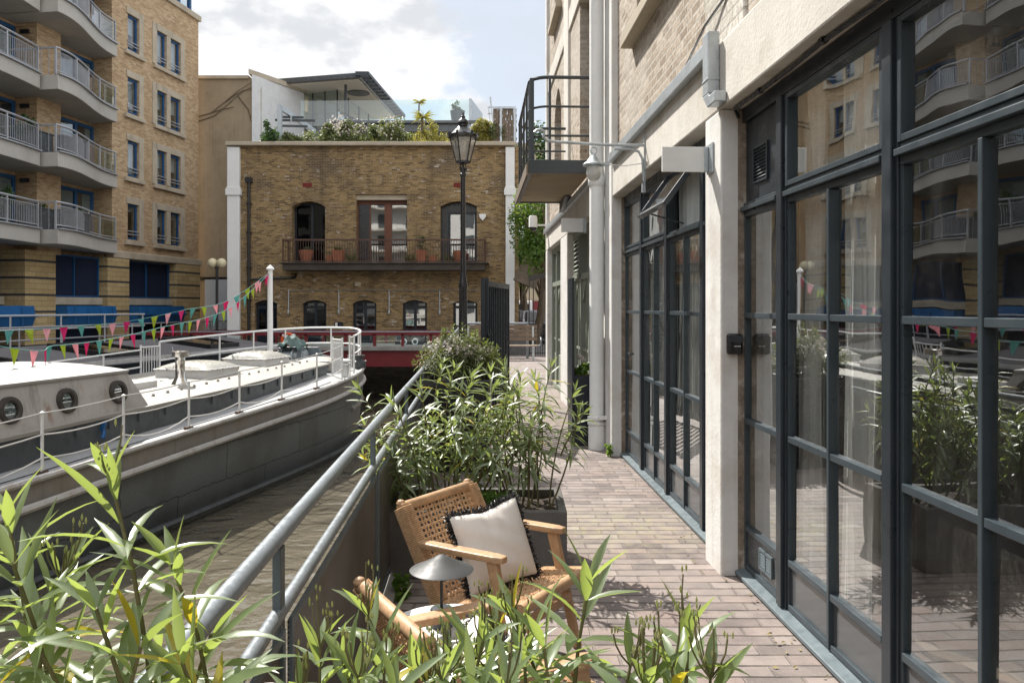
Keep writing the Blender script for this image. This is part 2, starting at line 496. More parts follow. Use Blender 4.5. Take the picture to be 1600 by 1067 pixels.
M['black'] = pmat('black_gloss_paint', (.012, .012, .013), .28, var=.2, scale=4, bump=.05, spec=.6)
M['navy'] = pmat('dark_navy_paint', (.012, .017, .024), .4, var=.2, scale=3, bump=.06)
M['conc'] = pmat('grey_concrete', (.30, .29, .27), .85, var=.15, scale=2, bump=.4, tint=(.17, .165, .15), tintamt=.5, tscale=1.3, streak=.2)
M['white'] = pmat('white_paint', (.74, .74, .72), .5, var=.05, scale=2, bump=.08)
M['white_d'] = pmat('weathered_white_paint', (.62, .62, .61), .5, var=.08, scale=3, bump=.1, tint=(.36, .28, .2), tintamt=.3, tscale=6)
M['glass_near'] = glassmat('shopfront_glass', (.92, .95, .94), 1.05, .12, 0, .004, (.96, .98, .99), 2.1, .10)
M['glass'] = glassmat('window_glass', (.75, .82, .84), 1.4, .16, .02, .004)
M['glass_far'] = glassmat('old_window_glass', (.45, .52, .52), 1.5, .36, .02, .0012)
M['glass_dk'] = glassmat('dark_door_glass', (.3, .34, .36), .8, .05, .02, .004)
M['glass_bal'] = glassmat('balustrade_glass', (.80, .93, .92), 1.3, .12, 0, 0)
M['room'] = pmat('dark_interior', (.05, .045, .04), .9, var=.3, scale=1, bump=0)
M['room_wall'] = pmat('interior_plaster', (.20, .20, .20), .9, var=.1, scale=1, bump=0)
M['curtain'] = pmat('white_sheer_curtain', (.78, .77, .75), .9, var=.06, scale=3, bump=0)
M['wood'] = pmat('oiled_hardwood', (.43, .265, .145), .5, var=.28, scale=6, bump=.12, bscale=80)
M['timber'] = pmat('weathered_timber', (.17, .13, .095), .8, var=.3, scale=4, bump=.4, bscale=50)
M['terra'] = pmat('terracotta', (.36, .135, .075), .85, var=.2, scale=4, bump=.2)
M['red'] = pmat('dark_red_painted_steel', (.17, .018, .022), .45, var=.25, scale=2, bump=.1, tint=(.08, .015, .015), tintamt=.5, tscale=2)
M['blue'] = pmat('bright_blue_paint', (.012, .10, .27), .45, var=.12, scale=2, bump=.05)
M['blue_d'] = pmat('deep_blue_shutter', (.008, .016, .042), .6, var=.2, scale=2, bump=.2, bscale=12)
M['slab'] = pmat('balcony_concrete', (.44, .42, .38), .85, var=.07, scale=1, bump=.2, tint=(.30, .28, .25), tintamt=.5, tscale=.6)
M['stone'] = pmat('cast_stone', (.44, .38, .29), .85, var=.12, scale=2, bump=.25, tint=(.27, .23, .17), tintamt=.5, tscale=1.2)
M['tan'] = pmat('tan_render', (.31, .25, .17), .9, var=.16, scale=.5, bump=.3, bscale=12, tint=(.20, .16, .105), tintamt=.7, tscale=.35, streak=.35)
M['chrome'] = pmat('polished_steel', (.72, .70, .66), .14, 1.0, var=.05, scale=3, bump=0)
M['soil'] = pmat('potting_soil', (.045, .032, .022), .95, var=.4, scale=20, bump=.8, bscale=60)
# ---------------------------------------------------------------- ground, water, quay
FAC = Frame2((0, 0), R(2.52))
WATER = -1.70
def pavers():
    t = NT('brick_pavers')
    v = t.coord()
    wob = t.n('ShaderNodeTexNoise'); wob.inputs['Scale'].default_value = 2.3; wob.inputs['Detail'].default_value = 3
    t.t.links.new(v, wob.inputs['Vector'])
    ma = t.n('ShaderNodeVectorMath', operation='MULTIPLY_ADD')
    t.t.links.new(wob.outputs['Color'], ma.inputs[0]); ma.inputs[1].default_value = (.03, .022, 0); t.t.links.new(v, ma.inputs[2])
    def br(c1, c2, mo, sm=.3, ms=.008):
        b = t.n('ShaderNodeTexBrick'); b.offset = .43; b.offset_frequency = 2
        b.squash = 1.0
        t.t.links.new(ma.outputs[0], b.inputs['Vector'])
        b.inputs['Scale'].default_value = 1
        b.inputs['Brick Width'].default_value = .262; b.inputs['Row Height'].default_value = .112
        b.inputs['Mortar Size'].default_value = ms; b.inputs['Mortar Smooth'].default_value = sm
        t.set(b.inputs['Color1'], c1); t.set(b.inputs['Color2'], c2); t.set(b.inputs['Mortar'], mo)
        return b
    rnd = br((0, 0, 0), (1, 1, 1), (.5, .5, .5))
    cr = t.n('ShaderNodeValToRGB'); e = cr.color_ramp.elements
    cols = [(.125, .102, .094), (.195, .16, .148), (.24, .20, .185), (.222, .168, .15), (.295, .26, .24)]
    while len(e) < 5: e.new(.5)
    for i, c in enumerate(cols): e[i].position = i / 4; e[i].color = c + (1,)
    t.t.links.new(rnd.outputs['Color'], cr.inputs['Fac'])
    fine = t.noise(60, 5, .7); mid = t.noise(9, 5, .6); big = t.noise(.9, 5, .6)
    c = t.mix(t.ramp(mid, .3, .7), t.mix(1., cr.outputs['Color'], (.80, .80, .80), 'MULTIPLY'), t.mix(1., cr.outputs['Color'], (1.15, 1.14, 1.12), 'MULTIPLY'))
    c = t.mix(t.math('MULTIPLY', t.ramp(fine, .52, .7), .35), c, (.34, .295, .265))
    c = t.mix(t.math('MULTIPLY', t.ramp(big, .42, .66), .45), c, (.30, .26, .235))
    # algae where rain from the downpipe keeps the bricks damp
    d = t.n('ShaderNodeVectorMath', operation='DISTANCE'); t.t.links.new(v, d.inputs[0]); d.inputs[1].default_value = (.80, 6.0, 0)
    al = t.math('MULTIPLY', t.ramp(d.outputs['Value'], .95, .1), t.ramp(mid, .38, .62))
    al2 = t.math('MULTIPLY', t.ramp(t.noise(.55, 5, .6), .55, .68), t.ramp(mid, .40, .66))
    al = t.math('MAXIMUM', al, t.math('MULTIPLY', al2, .6))
    c = t.mix(t.math('MULTIPLY', t.math('MULTIPLY', al, t.ramp(t.noise(26, 5, .7), .36, .62)), .55), c, (.30, .29, .12))
    jw = br((0, 0, 0), (0, 0, 0), (1, 1, 1), .1, .0075)
    sy = t.n('ShaderNodeSeparateXYZ'); t.t.links.new(ma.outputs[0], sy.inputs[0])
    fr_ = t.math('FRACT', t.math('DIVIDE', sy.outputs['Y'], .112))
    edge = t.math('MINIMUM', fr_, t.math('SUBTRACT', 1, fr_))
    row = t.ramp(edge, .075, .03)
    jn = t.math('MULTIPLY', t.math('MULTIPLY', rnd.outputs['Fac'], t.math('ADD', t.math('MULTIPLY', row, .7), .3)), t.ramp(t.noise(3.1, 4, .6), .30, .56, .55, 1))
    c = t.mix(jn, c, t.mix(t.ramp(mid, .4, .65), (.028, .022, .019), (.085, .07, .055)))
    h = t.math('SUBTRACT', t.math('MULTIPLY', fine, .16), rnd.outputs['Fac'])
    h = t.math('ADD', h, t.math('MULTIPLY', rnd.outputs['Color'], .35))
    return t.done(t.bsdf(c, t.ramp(mid, .3, .7, .55, .8), 0, t.bump(h, .85, .010), .35))
M['pavers'] = pavers()
mb = MB(FAC.M())
mb.add([(-.70, -5, 0), (5.5, -5, 0), (5.5, 27.6, 0), (-.70, 27.6, 0)], [(0, 1, 2, 3)])
structure(mb, 'pavement', M['pavers'])
M['asphalt'] = pmat('asphalt', (.11, .105, .10), .9, var=.25, scale=2, bump=.5, bscale=80)
M['yard'] = pmat('yard_paving', (.22, .20, .18), .9, var=.2, scale=1, bump=.3)
mb = MB()
for x0, x1, y0, y1 in ((-30, 30, 32.2, 900), (-900, -30, 32.2, 900), (30, 900, -200, 900), (-1.9, 30, 27.57, 32.2), (5.2, 30, -200, 27.57), (-900, -19.5, -200, 32.2)):
    mb.add([(x0, y0, -.02), (x1, y0, -.02), (x1, y1, -.02), (x0, y1, -.02)], [(0, 1, 2, 3)])
structure(mb, 'ground', M['yard'])
mb = MB().add([(.6, 27.9, -.012), (2.6, 27.9, -.012), (9.5, 140, -.012), (.8, 140, -.012)], [(0, 1, 2, 3)])
structure(mb, 'road', M['asphalt'])
# water
t = NT('muddy_dock_water')
n1 = t.noise(1.0, 1.5, .5, t.coord((.75, 1.0, 1), rot=(0, 0, .6)), .6)
n2 = t.noise(1.0, 1.5, .5, t.coord((2.6, 3.4, 1), rot=(0, 0, -.3)), .5)
n3 = t.noise(1.0, 2, .5, t.coord((10, 12, 1), rot=(0, 0, .9)), .3)
h = t.math('ADD', t.math('ADD', n1, t.math('MULTIPLY', n2, .42)), t.math('MULTIPLY', n3, .12))
col = t.mix(t.ramp(t.noise(.35, 3), .35, .65), (.118, .103, .074), (.15, .132, .098))
nb = t.bump(h, .42, .16)
df = t.n('ShaderNodeBsdfDiffuse'); t.set(df.inputs['Color'], col)
gs = t.n('ShaderNodeBsdfGlossy'); gs.inputs['Roughness'].default_value = .05; t.t.links.new(nb, gs.inputs['Normal'])
fz = t.n('ShaderNodeFresnel'); fz.inputs['IOR'].default_value = 1.36; t.t.links.new(nb, fz.inputs['Normal'])
mx = t.n('ShaderNodeMixShader'); t.t.links.new(t.math('MINIMUM', t.math('MULTIPLY', fz.outputs[0], 1.9), .9), mx.inputs[0]); t.t.links.new(df.outputs[0], mx.inputs[1]); t.t.links.new(gs.outputs[0], mx.inputs[2])
M['water'] = t.done(mx.outputs[0])
mb = MB().add([(-60, -60, WATER), (1.5, -60, WATER), (1.5, 32.4, WATER), (-60, 32.4, WATER)], [(0, 1, 2, 3)])
structure(mb, 'water', M['water'])
# quay walls (under the walkway, across the dock end, and below the flats)
mb = MB(FAC.M()); mb.box(-.70, -.35, -60, 27.6, -3, -.006)
structure(mb, 'quay_wall', M['quay'])
mb = MB(); mb.box(-30, -1.95, 32.2, 32.6, -3, -.04)
structure(mb, 'dock_end_wall', M['quay'])
# ---------------------------------------------------------------- converted warehouse on the right
wh = thing('warehouse', 'pale brick converted warehouse with white concrete pillars and dark steel glazed bays', 'building', (0, 0, 0), FAC.th)
DF, DG = 1.50, 1.66           # face of the pillars / plane of the glazing
ZL, ZB = 2.87, 3.28           # lintel underside / top of the concrete beam
# upper brickwork with window openings
ops = [(6.15, 7.75, 4.36, 6.6, .28), (10.75, 12.05, 3.52, 9.0, 0), (14.75, 16.0, 4.25, 5.85, .45), (1.2, 2.9, 4.36, 6.6, .28), (14.7, 16.0, 7.3, 9.4, .4)]
part(MB().wall(-4, 17.4, ZB, 11.5, 1.56, 1.95, ops), 'brick_wall', M['wh_brick'], wh)
mb = MB()
mb.box(1.54, 2.2, 4.55, 5.35, ZB, 11.5)
part(mb, 'whitewashed_pier', M['wh_white'], wh, bevel=.02)
# concrete beam over the bays, lintel soffit, pillars
mb = MB(); mb.box(DF, 2.05, -4, 8.8, ZL, ZB)
part(mb, 'concrete_beam', M['plaster'], wh, bevel=.012)
mb = MB(); mb.box(DF, 2.05, 9.6, 17.38, ZL, ZB - .003)
part(mb, 'concrete_beam', M['plaster'], wh, bevel=.012)
for (s0, s1, top, d0) in ((4.86, 5.20, ZL, DF), (13.25, 14.3, ZL, DF), (17.0, 17.38, ZL, DF), (-4, .1, ZL, DF)):
    mb = MB(); mb.box(d0, 2.05, s0, s1, -.02, top - .002)
    part(mb, 'pillar', M['plaster_w'], wh, bevel=.012)
    mb = MB(); mb.box(DG - .055, 1.76, s0 - .012, s0 - .001, .0, top - .01)
    if s0 > 0: part(mb, 'rough_edge', M['raw'], wh)
mb = MB(); mb.box(DF - .01, 2.05, 8.8, 9.6, -.02, 11.5)
part(mb, 'pillar', M['plaster_w'], wh, bevel=.012)
mb = MB(); mb.box(DG - .06, 1.74, 8.785, 8.799, .0, ZL - .01)
part(mb, 'rough_edge', M['raw'], wh)
# pale bands on the upper storeys
mb = MB(); mb.box(1.53, 1.70, 9.62, 17.38, 6.25, 6.6)
part(mb, 'stone_band', M['plaster'], wh, bevel=.01)
mb = MB(); mb.box(1.52, 1.70, 13.3, 13.95, ZB, 11.5)
part(mb, 'pilaster', M['plaster'], wh, bevel=.01)
mb = MB(); mb.box(1.50, 1.80, 17.2, 17.44, ZB, 11.5)
part(mb, 'pilaster', M['plaster_w'], wh, bevel=.01)
for (a0, a1, z) in ((6.0, 7.98, 4.24), (1.05, 3.05, 4.24), (14.6, 16.2, 7.15)):
    mb = MB(); mb.box(1.44, 1.80, a0, a1, z, z + .115)
    part(mb, 'window_sill', M['stone'], wh, bevel=.01)
for (a0, a1, z0, z1) in ((6.15, 7.75, 4.36, 6.6), (1.2, 2.9, 4.36, 6.6), (14.75, 16.0, 4.25, 5.85), (10.75, 12.05, 3.52, 9.0), (14.7, 16.0, 7.3, 9.4)):
    n = max(2, round((a1 - a0) / .45)); m = max(3, round((z1 - z0) / .62))
    w = part(MB().frame(a0 + .002, a1 - .002, z0, z1, .05, 1.78, 1.83, cols=[a0 + (a1 - a0) * i / n for i in range(1, n)], rows=[z0 + (z1 - z0) * i / m for i in range(1, m)], t=.03), 'window', M['steel'], wh)
    part(MB().wall(a0 + .03, a1 - .03, z0 + .03, z1 - .03, 1.80, 1.802, []), 'pane', M['glass'], w)
# back faces and roof so that the building is closed
mb = MB(); mb.box(1.96, 9, 17.2, 17.38, -.02, 11.5); mb.box(8.8, 9, -4, 17.2, -.02, 11.5); mb.box(1.96, 9, -4.2, -4.0, -.02, 11.5)
part(mb, 'gable_wall', M['wh_brick'], wh)
mb = MB(); mb.box(1.5, 9.05, -4.2, 17.44, 11.5, 11.75)
part(mb, 'roof', M['conc'], wh)
mb = MB(); mb.box(2.06, 8.8, -4, 17.2, 3.0, 3.2)
part(mb, 'ceiling', M['room_wall'], wh)
mb = MB(); mb.box(1.75, 8.8, -4, 17.2, -.015, .03)
part(mb, 'interior_floor', M['timber'], wh)
mb = MB(); mb.box(5.2, 5.3, -4, 17.2, .03, 3.0); mb.box(2.06, 5.2, 5.0, 5.08, .03, 3.0); mb.box(2.06, 5.2, 9.0, 9.08, .03, 3.0)
part(mb, 'interior_wall', M['room_wall'], wh)
# ---- steel glazed bays
Z_T, Z_A, Z_B, Z_C = 2.256, 1.60, .955, .304
PW = .072
gr = random.Random(15)
def glazed_bay(name, s_lo, s_hi, posts, panels, open_at=None, solid=None, label=None):
    f = MB()
    f.box(DG - .03, DG + .05, s_lo, s_hi, ZL - .09, ZL - .003)          # head
    for c in posts:
        f.box(DG - .045, DG + .055, c - PW / 2, c + PW / 2, .052, ZL - .092)
        f.box(DG - .028, DG + .03, c - PW / 2 - .020, c - PW / 2, .052, ZL - .092)
        f.box(DG - .028, DG + .03, c + PW / 2, c + PW / 2 + .020, .052, ZL - .092)
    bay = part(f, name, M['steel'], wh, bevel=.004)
    tr, ba, gl, pn = MB(), MB(), MB(), MB(); kicks = []
    for (a, b, mull, kind) in panels:                                    # clear span between posts
        tr.box(DG - .045, DG + .04, a, b, Z_T - .022, Z_T + .005)
        tr.box(DG - .022, DG + .03, a, b, Z_T + .006, Z_T + .03)
        tr.box(DG - .02, DG + .03, a, b, Z_T - .055, Z_T - .023)
        ba.box(DG - .018, DG + .02, a, a + .022, .06, Z_T - .056); ba.box(DG - .018, DG + .02, b - .022, b, .06, Z_T - .056)
        cuts = [a + .022] + [e for m in mull for e in (m - .012, m + .012)] + [b - .022]
        for m in mull: ba.box(DG - .028, DG + .022, m - .012, m + .012, .06, Z_T - .056)
        for z in (Z_A, Z_B, Z_C):
            for i in range(0, len(cuts), 2): ba.box(DG - .024, DG + .02, cuts[i], cuts[i + 1], z - .016, z + .016)
        for i in range(0, len(cuts), 2): ba.box(DG - .022, DG + .02, cuts[i], cuts[i + 1], .056, .085)
        ys = [.304] + [Z_B, Z_A] + [Z_T - .04]
        for i in range(0, len(cuts), 2):
            for j in range(3):
                e = [gr.uniform(-.0022, .0022) for _ in range(3)]; gl.add([(DG + e[0], cuts[i], ys[j]), (DG + e[1], cuts[i + 1], ys[j]), (DG + e[1] + e[2] - e[0], cuts[i + 1], ys[j + 1]), (DG + e[2], cuts[i], ys[j + 1])], [(0, 1, 2, 3)])
        for i in range(0, len(cuts), 2):
            q = MB(); q.box(DG - .004, DG + .012, cuts[i], cuts[i + 1], .086, Z_C - .021); kicks.append(q)
        # transom light
        if kind == 'solid':
            pn.box(DG - .006, DG + .012, a, b, Z_T + .031, ZL - .093)
        elif kind == 'open':
            pass
        else:
            tr.frame(a, b, Z_T + .031, ZL - .093, .028, DG - .03, DG + .025)
            gl.add([(DG, a + .03, Z_T + .05), (DG, b - .03, Z_T + .05), (DG, b - .03, ZL - .12), (DG, a + .03, ZL - .12)], [(0, 1, 2, 3)])
    for m, nm, mt in ((tr, 'transom', M['steel_lit']), (ba, 'glazing_bar', M['steel_lit']), (gl, 'pane', M['glass_near']), *[(q, 'kick_panel', M['panel']) for q in kicks], *([(pn, 'upper_panel', M['steel'])] if pn.v else [])):
        o = link_mesh(m, nm, mt, bevel=.003 if nm in ('transom', 'glazing_bar') else 0); o.parent = bay
    s = MB()
    n = max(1, round((s_hi - s_lo) / 1.9))
    for i in range(n):
        a, b = s_lo + (s_hi - s_lo) * i / n + .002, s_lo + (s_hi - s_lo) * (i + 1) / n - .002
        s.add([(1.585, a, .012), (1.72, a, .012), (1.72, a, .052), (1.64, a, .050), (1.585, a, .034), (1.585, b, .012), (1.72, b, .012), (1.72, b, .052), (1.64, b, .050), (1.585, b, .034)],
              [(0, 1, 2, 3, 4), (9, 8, 7, 6, 5), (0, 5, 6, 1), (1, 6, 7, 2), (2, 7, 8, 3), (3, 8, 9, 4), (4, 9, 5, 0)])
    o = link_mesh(s, 'sill', M['steel_lt'], bevel=.004); o.parent = bay
    return bay
P1 = [4.225, 3.095, 1.965, .835]
pan1 = [(4.281, 4.85, [], 'solid')] + [(P1[i + 1] + .056, P1[i] - .056, [(P1[i] + P1[i + 1]) / 2], 'light') for i in range(3)] + [(.10, .779, [.45], 'light')]
bay1 = glazed_bay('glazed_bay', .1, 4.86, P1, pan1)
P2 = [7.86, 6.81, 5.71]
pan2 = [(7.916, 8.79, [], 'light'), (6.866, 7.804, [7.33], 'light'), (5.766, 6.754, [6.26], 'open'), (5.2, 5.654, [], 'light')]
bay2 = glazed_bay('glazed_bay', 5.2, 8.8, P2, pan2)
# open top-hung light in the second bay
T = Matrix.Translation((DG - .02, 0, ZL - .10)) @ Matrix.Rotation(R(36), 4, 'Y')
hs = ZL - .10 - (Z_T + .06)
m = MB(T); m.frame(5.79, 6.73, -hs, 0, .035, -.02, .02)
sash = part(m, 'opening_light', M['steel'], bay2, bevel=.003)
m = MB(T); m.add([(0, 5.82, -hs + .03), (0, 6.70, -hs + .03), (0, 6.70, -.03), (0, 5.82, -.03)], [(0, 1, 2, 3)])
part(m, 'pane', M['glass'], bay2)
m = MB(); m.bar((DG - .04, 6.2, Z_T + .05), (DG - .30, 6.2, Z_T + .12), .012, .012)
part(m, 'window_stay', M['steel'], bay2)
# vents in the end panel of the first bay
for (z0, z1, a0, a1, n) in ((2.38, 2.60, 4.47, 4.70, 9), (.13, .25, 4.40, 4.60, 5)):
    m = MB(); m.frame(a0, a1, z0, z1, .015, DG - .018, DG - .006)
    for i in range(n):
        z = z0 + .02 + (z1 - z0 - .04) * (i + .5) / n
        m.bar((DG - .012, a0 + .015, z), (DG - .012, a1 - .015, z), .004, .013, (.6, 0, .8))
    if n == 5: m.box(DG - .018, DG - .006, 4.493, 4.507, z0, z1)
    part(m, 'vent', M['steel'] if n == 9 else M['steel_lt'], bay1)
m = MB(); m.tube([(DG - .045, 8.18, 1.17), (DG - .075, 8.18, 1.17), (DG - .075, 8.30, 1.17)], .011)
part(m, 'door_handle', M['black'], bay2)
# cable along the soffit of the beam
pts = [(1.60, .2, ZL - .012)] + [(1.575 + .006 * math.sin(k * 2.1), .2 + .42 * k, ZL - .016 - .006 * (k % 2)) for k in range(1, 11)] + [(1.56, 4.78, ZL - .02), (1.60, 4.83, ZL - .06)]
m = MB(); m.tube(pts, .011)
for k in (2, 4, 6, 8, 10):
    p = Vector(pts[k]); m.tube([p + Vector((0, -.02, .005)), p + Vector((0, .02, .005))], .02)
part(m, 'cable', M['black'], wh)
# galvanised trunking along the beam top and its drop
m = MB(); m.box(DF - .055, DF - .001, 5.05, 8.79, ZB - .045, ZB + .05); m.box(DF - .055, DF - .001, 9.62, 17.3, ZB - .045, ZB + .05)
part(m, 'trunking', M['galv'], wh, bevel=.006)
m = MB(); m.box(DF - .075, DF - .001, 4.88, 5.0, 2.97, ZB + .075)
m.prism([(4.88, 2.97), (5.0, 2.97), (4.90, 2.885), (4.74, 2.885), (4.74, 2.95), (4.865, 2.95)], DF - .075, DF - .002, 'yz')
m.box(DF - .079, DF - .0, 4.876, 5.004, 3.05, 3.07)
part(m, 'trunking_drop', M['galv'], wh, bevel=.006)
m = MB(); m.tube([(DF + .03, 6.2, ZB + .06), (DF - .01, 5.6, ZB + .10), (DF + .0, 5.2, ZB + .22), (1.53, 4.9, ZB + .28), (1.53, 4.5, ZB + .42), (1.55, 3.6, ZB + .55)], .008)
part(m, 'cable', M['black'], wh)
# big white rainwater pipe beside the second bay
m = MB(); m.lathe([(.098, .0), (.098, .27), (.084, .30), (.084, 11.4)], (1.395, 9.27, 0), 20)
for z in (.28, .34): m.lathe([(.095, z), (.108, z + .01), (.108, z + .035), (.095, z + .045)], (1.395, 9.27, 0), 20)
m.box(1.40, 1.50, 9.12, 9.16, .36, .40)
for z in (3.05, 6.2): m.lathe([(.084, z), (.10, z + .02), (.10, z + .10), (.084, z + .12)], (1.395, 9.27, 0), 20)
part(m, 'rainwater_pipe', M['white'], wh, smooth=True)
# ---- sage green timber bays beyond
M['sage'] = pmat('sage_green_paint', (.25, .275, .225), .55, var=.08, scale=2, bump=.1)
M['sage_glass'] = glassmat('sage_bay_glass', (.5, .55, .52), 1.5, .3, .02, .03)
def green_bay(s0, s1, n):
    b = part(MB().frame(s0, s1, 0, ZL - .002, .10, DG - .06, DG + .06, cols=[s0 + (s1 - s0) * i / n for i in range(1, n)], rows=[2.12], t=.09), 'timber_bay', M['sage'], wh, bevel=.004)
    g, k, a = MB(), MB(), MB()
    for i in range(n):
        c0, c1 = s0 + (s1 - s0) * i / n + .05, s0 + (s1 - s0) * (i + 1) / n - .05
        g.add([(DG, c0, .7), (DG, c1, .7), (DG, c1, 2.08), (DG, c0, 2.08)], [(0, 1, 2, 3)])
        g.add([(DG, c0, 2.16), (DG, c1, 2.16), (DG, c1, 2.8), (DG, c0, 2.8)], [(0, 1, 2, 3)])
        k.box(DG - .02, DG + .03, c0, c1, .1, .70)
        m_ = (c0 + c1) / 2
        for zz, (q0, q1) in ((0, (c0, m_)), (1, (m_, c1))):
            n2 = 6
            a.box(DG - .03, DG + .02, m_ - .02, m_ + .02, .72, 2.08) if zz == 0 else None
        pts = []
        for q in range(13):                         # pointed arch head
            x = q / 12
            y = c0 + (c1 - c0) * x
            hgt = 1.72 + .30 * (1 - abs(2 * x - 1) ** 1.7)
            pts.append((y, hgt))
        for q in range(12):
            (ya, za), (yb, zb) = pts[q], pts[q + 1]
            a.add([(DG - .025, ya, za), (DG - .025, yb, zb), (DG - .025, yb, 2.075), (DG - .025, ya, 2.075)], [(0, 1, 2, 3)])
            a.add([(DG - .025, ya, za), (DG - .025, yb, zb), (DG - .002, yb, zb), (DG - .002, ya, za)], [(0, 1, 2, 3)])
        for z in (1.2,): a.box(DG - .028, DG + .02, c0, c1, .98, 1.02)
    part(g, 'pane', M['sage_glass'], b); part(k, 'lower_panel', M['sage'], b, bevel=.005); part(a, 'arched_bar', M['sage'], b)
    return b
b3 = green_bay(9.6, 13.25, 4)
b4 = green_bay(14.3, 17.0, 3)
m = MB(); m.box(DG - .10, DG - .07, 12.30, 12.98, 2.10, 2.16)
m.frame(12.30, 12.98, 2.17, 2.74, .03, DG - .085, DG - .065)
for i in range(7):
    z = 2.24 + i * .07
    m.bar((DG - .075, 12.33, z), (DG - .075, 12.95, z), .006, .045, (.6, 0, .8))
part(m, 'louvre', M['sage'], b3)
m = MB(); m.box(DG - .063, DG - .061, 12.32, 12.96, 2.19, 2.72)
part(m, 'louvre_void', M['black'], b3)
# projecting steel balcony
bal = MB()
B0, B1, BO, BZ = 10.35, 13.4, .67, 3.39
bal.box(BO, DF - .01, B0, B0 + .05, BZ, BZ + .17); bal.box(BO, DF - .01, B1 - .05, B1, BZ, BZ + .17); bal.box(BO, BO + .05, B0 + .05, B1 - .05, BZ, BZ + .17)
bo = part(bal, 'steel_balcony', M['dkgrey'], wh, bevel=.004)
M['ply'] = pmat('stained_soffit', (.36, .29, .19), .8, var=.14, scale=1, bump=.1, tint=(.17, .13, .09), tintamt=.6, tscale=1.4)
m = MB(); m.box(BO + .055, DF - .012, B0 + .055, B1 - .055, BZ + .02, BZ + .10)
part(m, 'deck', M['ply'], bo)
m = MB(); m.box(BO - .03, BO - .003, B0 - .02, B1, BZ - .03, BZ + .12)
part(m, 'edge_board', M['timber'], bo)
m = MB(); m.prism([(B1 - .9, BZ - .002), (B1 - .05, BZ - .002), (B1 - .05, BZ - .16), (B1 - .5, BZ - .1)], DF - .12, DF - .01, 'yz')
part(m, 'bracket', M['dkgrey'], bo)
rl = MB()
zt = 4.64
def brail(z, r):
    pts = [(DF - .01, B0 + .03, z), (BO + .28, B0 + .03, z)]
    for k in range(1, 7):
        a = R(15 * k)
        pts.append((BO + .28 - .25 * math.sin(a), B0 + .28 - .25 * math.cos(a), z))
    pts += [(BO + .03, B1 - .28, z)]
    for k in range(1, 7):
        a = R(15 * k)
        pts.append((BO + .28 - .25 * math.cos(a), B1 - .28 + .25 * math.sin(a), z))
    pts += [(DF - .01, B1 - .03, z)]
    rl.tube(pts, r)
brail(zt, .024)
for z in (4.26, 3.88): brail(z, .016)
for (x, y) in ((BO + .28, B0 + .03), (BO + .03, B0 + .28), (BO + .03, 11.2), (BO + .03, 11.9), (BO + .03, 12.6), (BO + .03, B1 - .28), (BO + .28, B1 - .03), (DF - .02, B0 + .03)):
    rl.bar((x, y, BZ + .17), (x, y, zt), .03, .045, (0, 1, 0))
rl.bar((BO + .05, B0 + .10, BZ + .1), (BO + .05, B0 + .10, zt), .055, .055, (0, 1, 0))
part(rl, 'railing', M['dkgrey'], bo, smooth=True)
m = MB()
for z in (3.75, 4.02): m.tube([(BO + .1, B1 - .5, z), (DF - .2, B1 - .5, z)], .016)
for x in (BO + .25, BO + .6): m.bar((x, B1 - .5, BZ + .12), (x, B1 - .5, 4.02), .02, .02, (0, 1, 0))
part(m, 'inner_guard', M['dkgrey'], bo)
# ---- small fixtures on the warehouse
def fac(d, s, z): return FAC.M() @ Vector((d, s, z))
# hanging bulkhead lamp on its swan-neck bar
b = fac(DF, 7.07, 2.99)
lamp = thing('wall_lamp', 'ship-style bulkhead lamp with frosted glass bowl hanging from a bent bar on the facade', 'lamp', b, FAC.th)
m = MB(); m.bar((-.006, 0, -.30), (-.006, 0, .22), .02, .012, (1, 0, 0)); m.box(-.03, -.001, -.02, .02, -.32, -.24)
m.tube([(-.01, 0, .10), (-.30, 0, .10), (-.62, 0, .115), (-.80, 0, .125), (-.885, 0, .135), (-.91, 0, .17), (-.90, 0, .215), (-.935, 0, .235), (-.97, 0, .225), (-.99, 0, .205)], .013)
m.tube([(-.012, 0, -.22), (-.025, 0, -.02), (-.06, 0, .045), (-.14, 0, .065), (-.28, 0, .065)], .012)
part(m, 'bracket', M['galv'], lamp, smooth=True)
lx = -.462
m = MB(); m.tube([(lx + .028 * math.cos(R(a)), 0, .05 + .028 * math.sin(R(a))) for a in range(0, 360, 30)], .006, 6, True)
m.lathe([(.018, .02), (.022, .0), (.045, -.02), (.06, -.045), (.085, -.062), (.098, -.072), (.098, -.084), (.07, -.088), (.068, -.10)], (lx, 0, 0), 24)
m.box(lx + .06, lx + .14, -.02, .02, -.085, -.055)
part(m, 'cap', M['galv'], lamp, smooth=True)
M['frost'] = NT('frosted_glass'); M['frost'] = M['frost'].done(M['frost'].bsdf((.78, .79, .76), .35, 0, None, .5, Transmission_Weight=.35))
m = MB(); m.lathe([(.066, -.088), (.066, -.15), (.06, -.18), (.045, -.205), (.02, -.22), (.0, -.224)], (lx, 0, 0), 24)
part(m, 'glass_bowl', M['frost'], lamp, smooth=True)
m = MB(); m.tube([(lx + .1, 0, -.07), (-.2, 0, -.085), (-.02, 0, -.06)], .004, 5)
part(m, 'flex', M['white'], lamp)
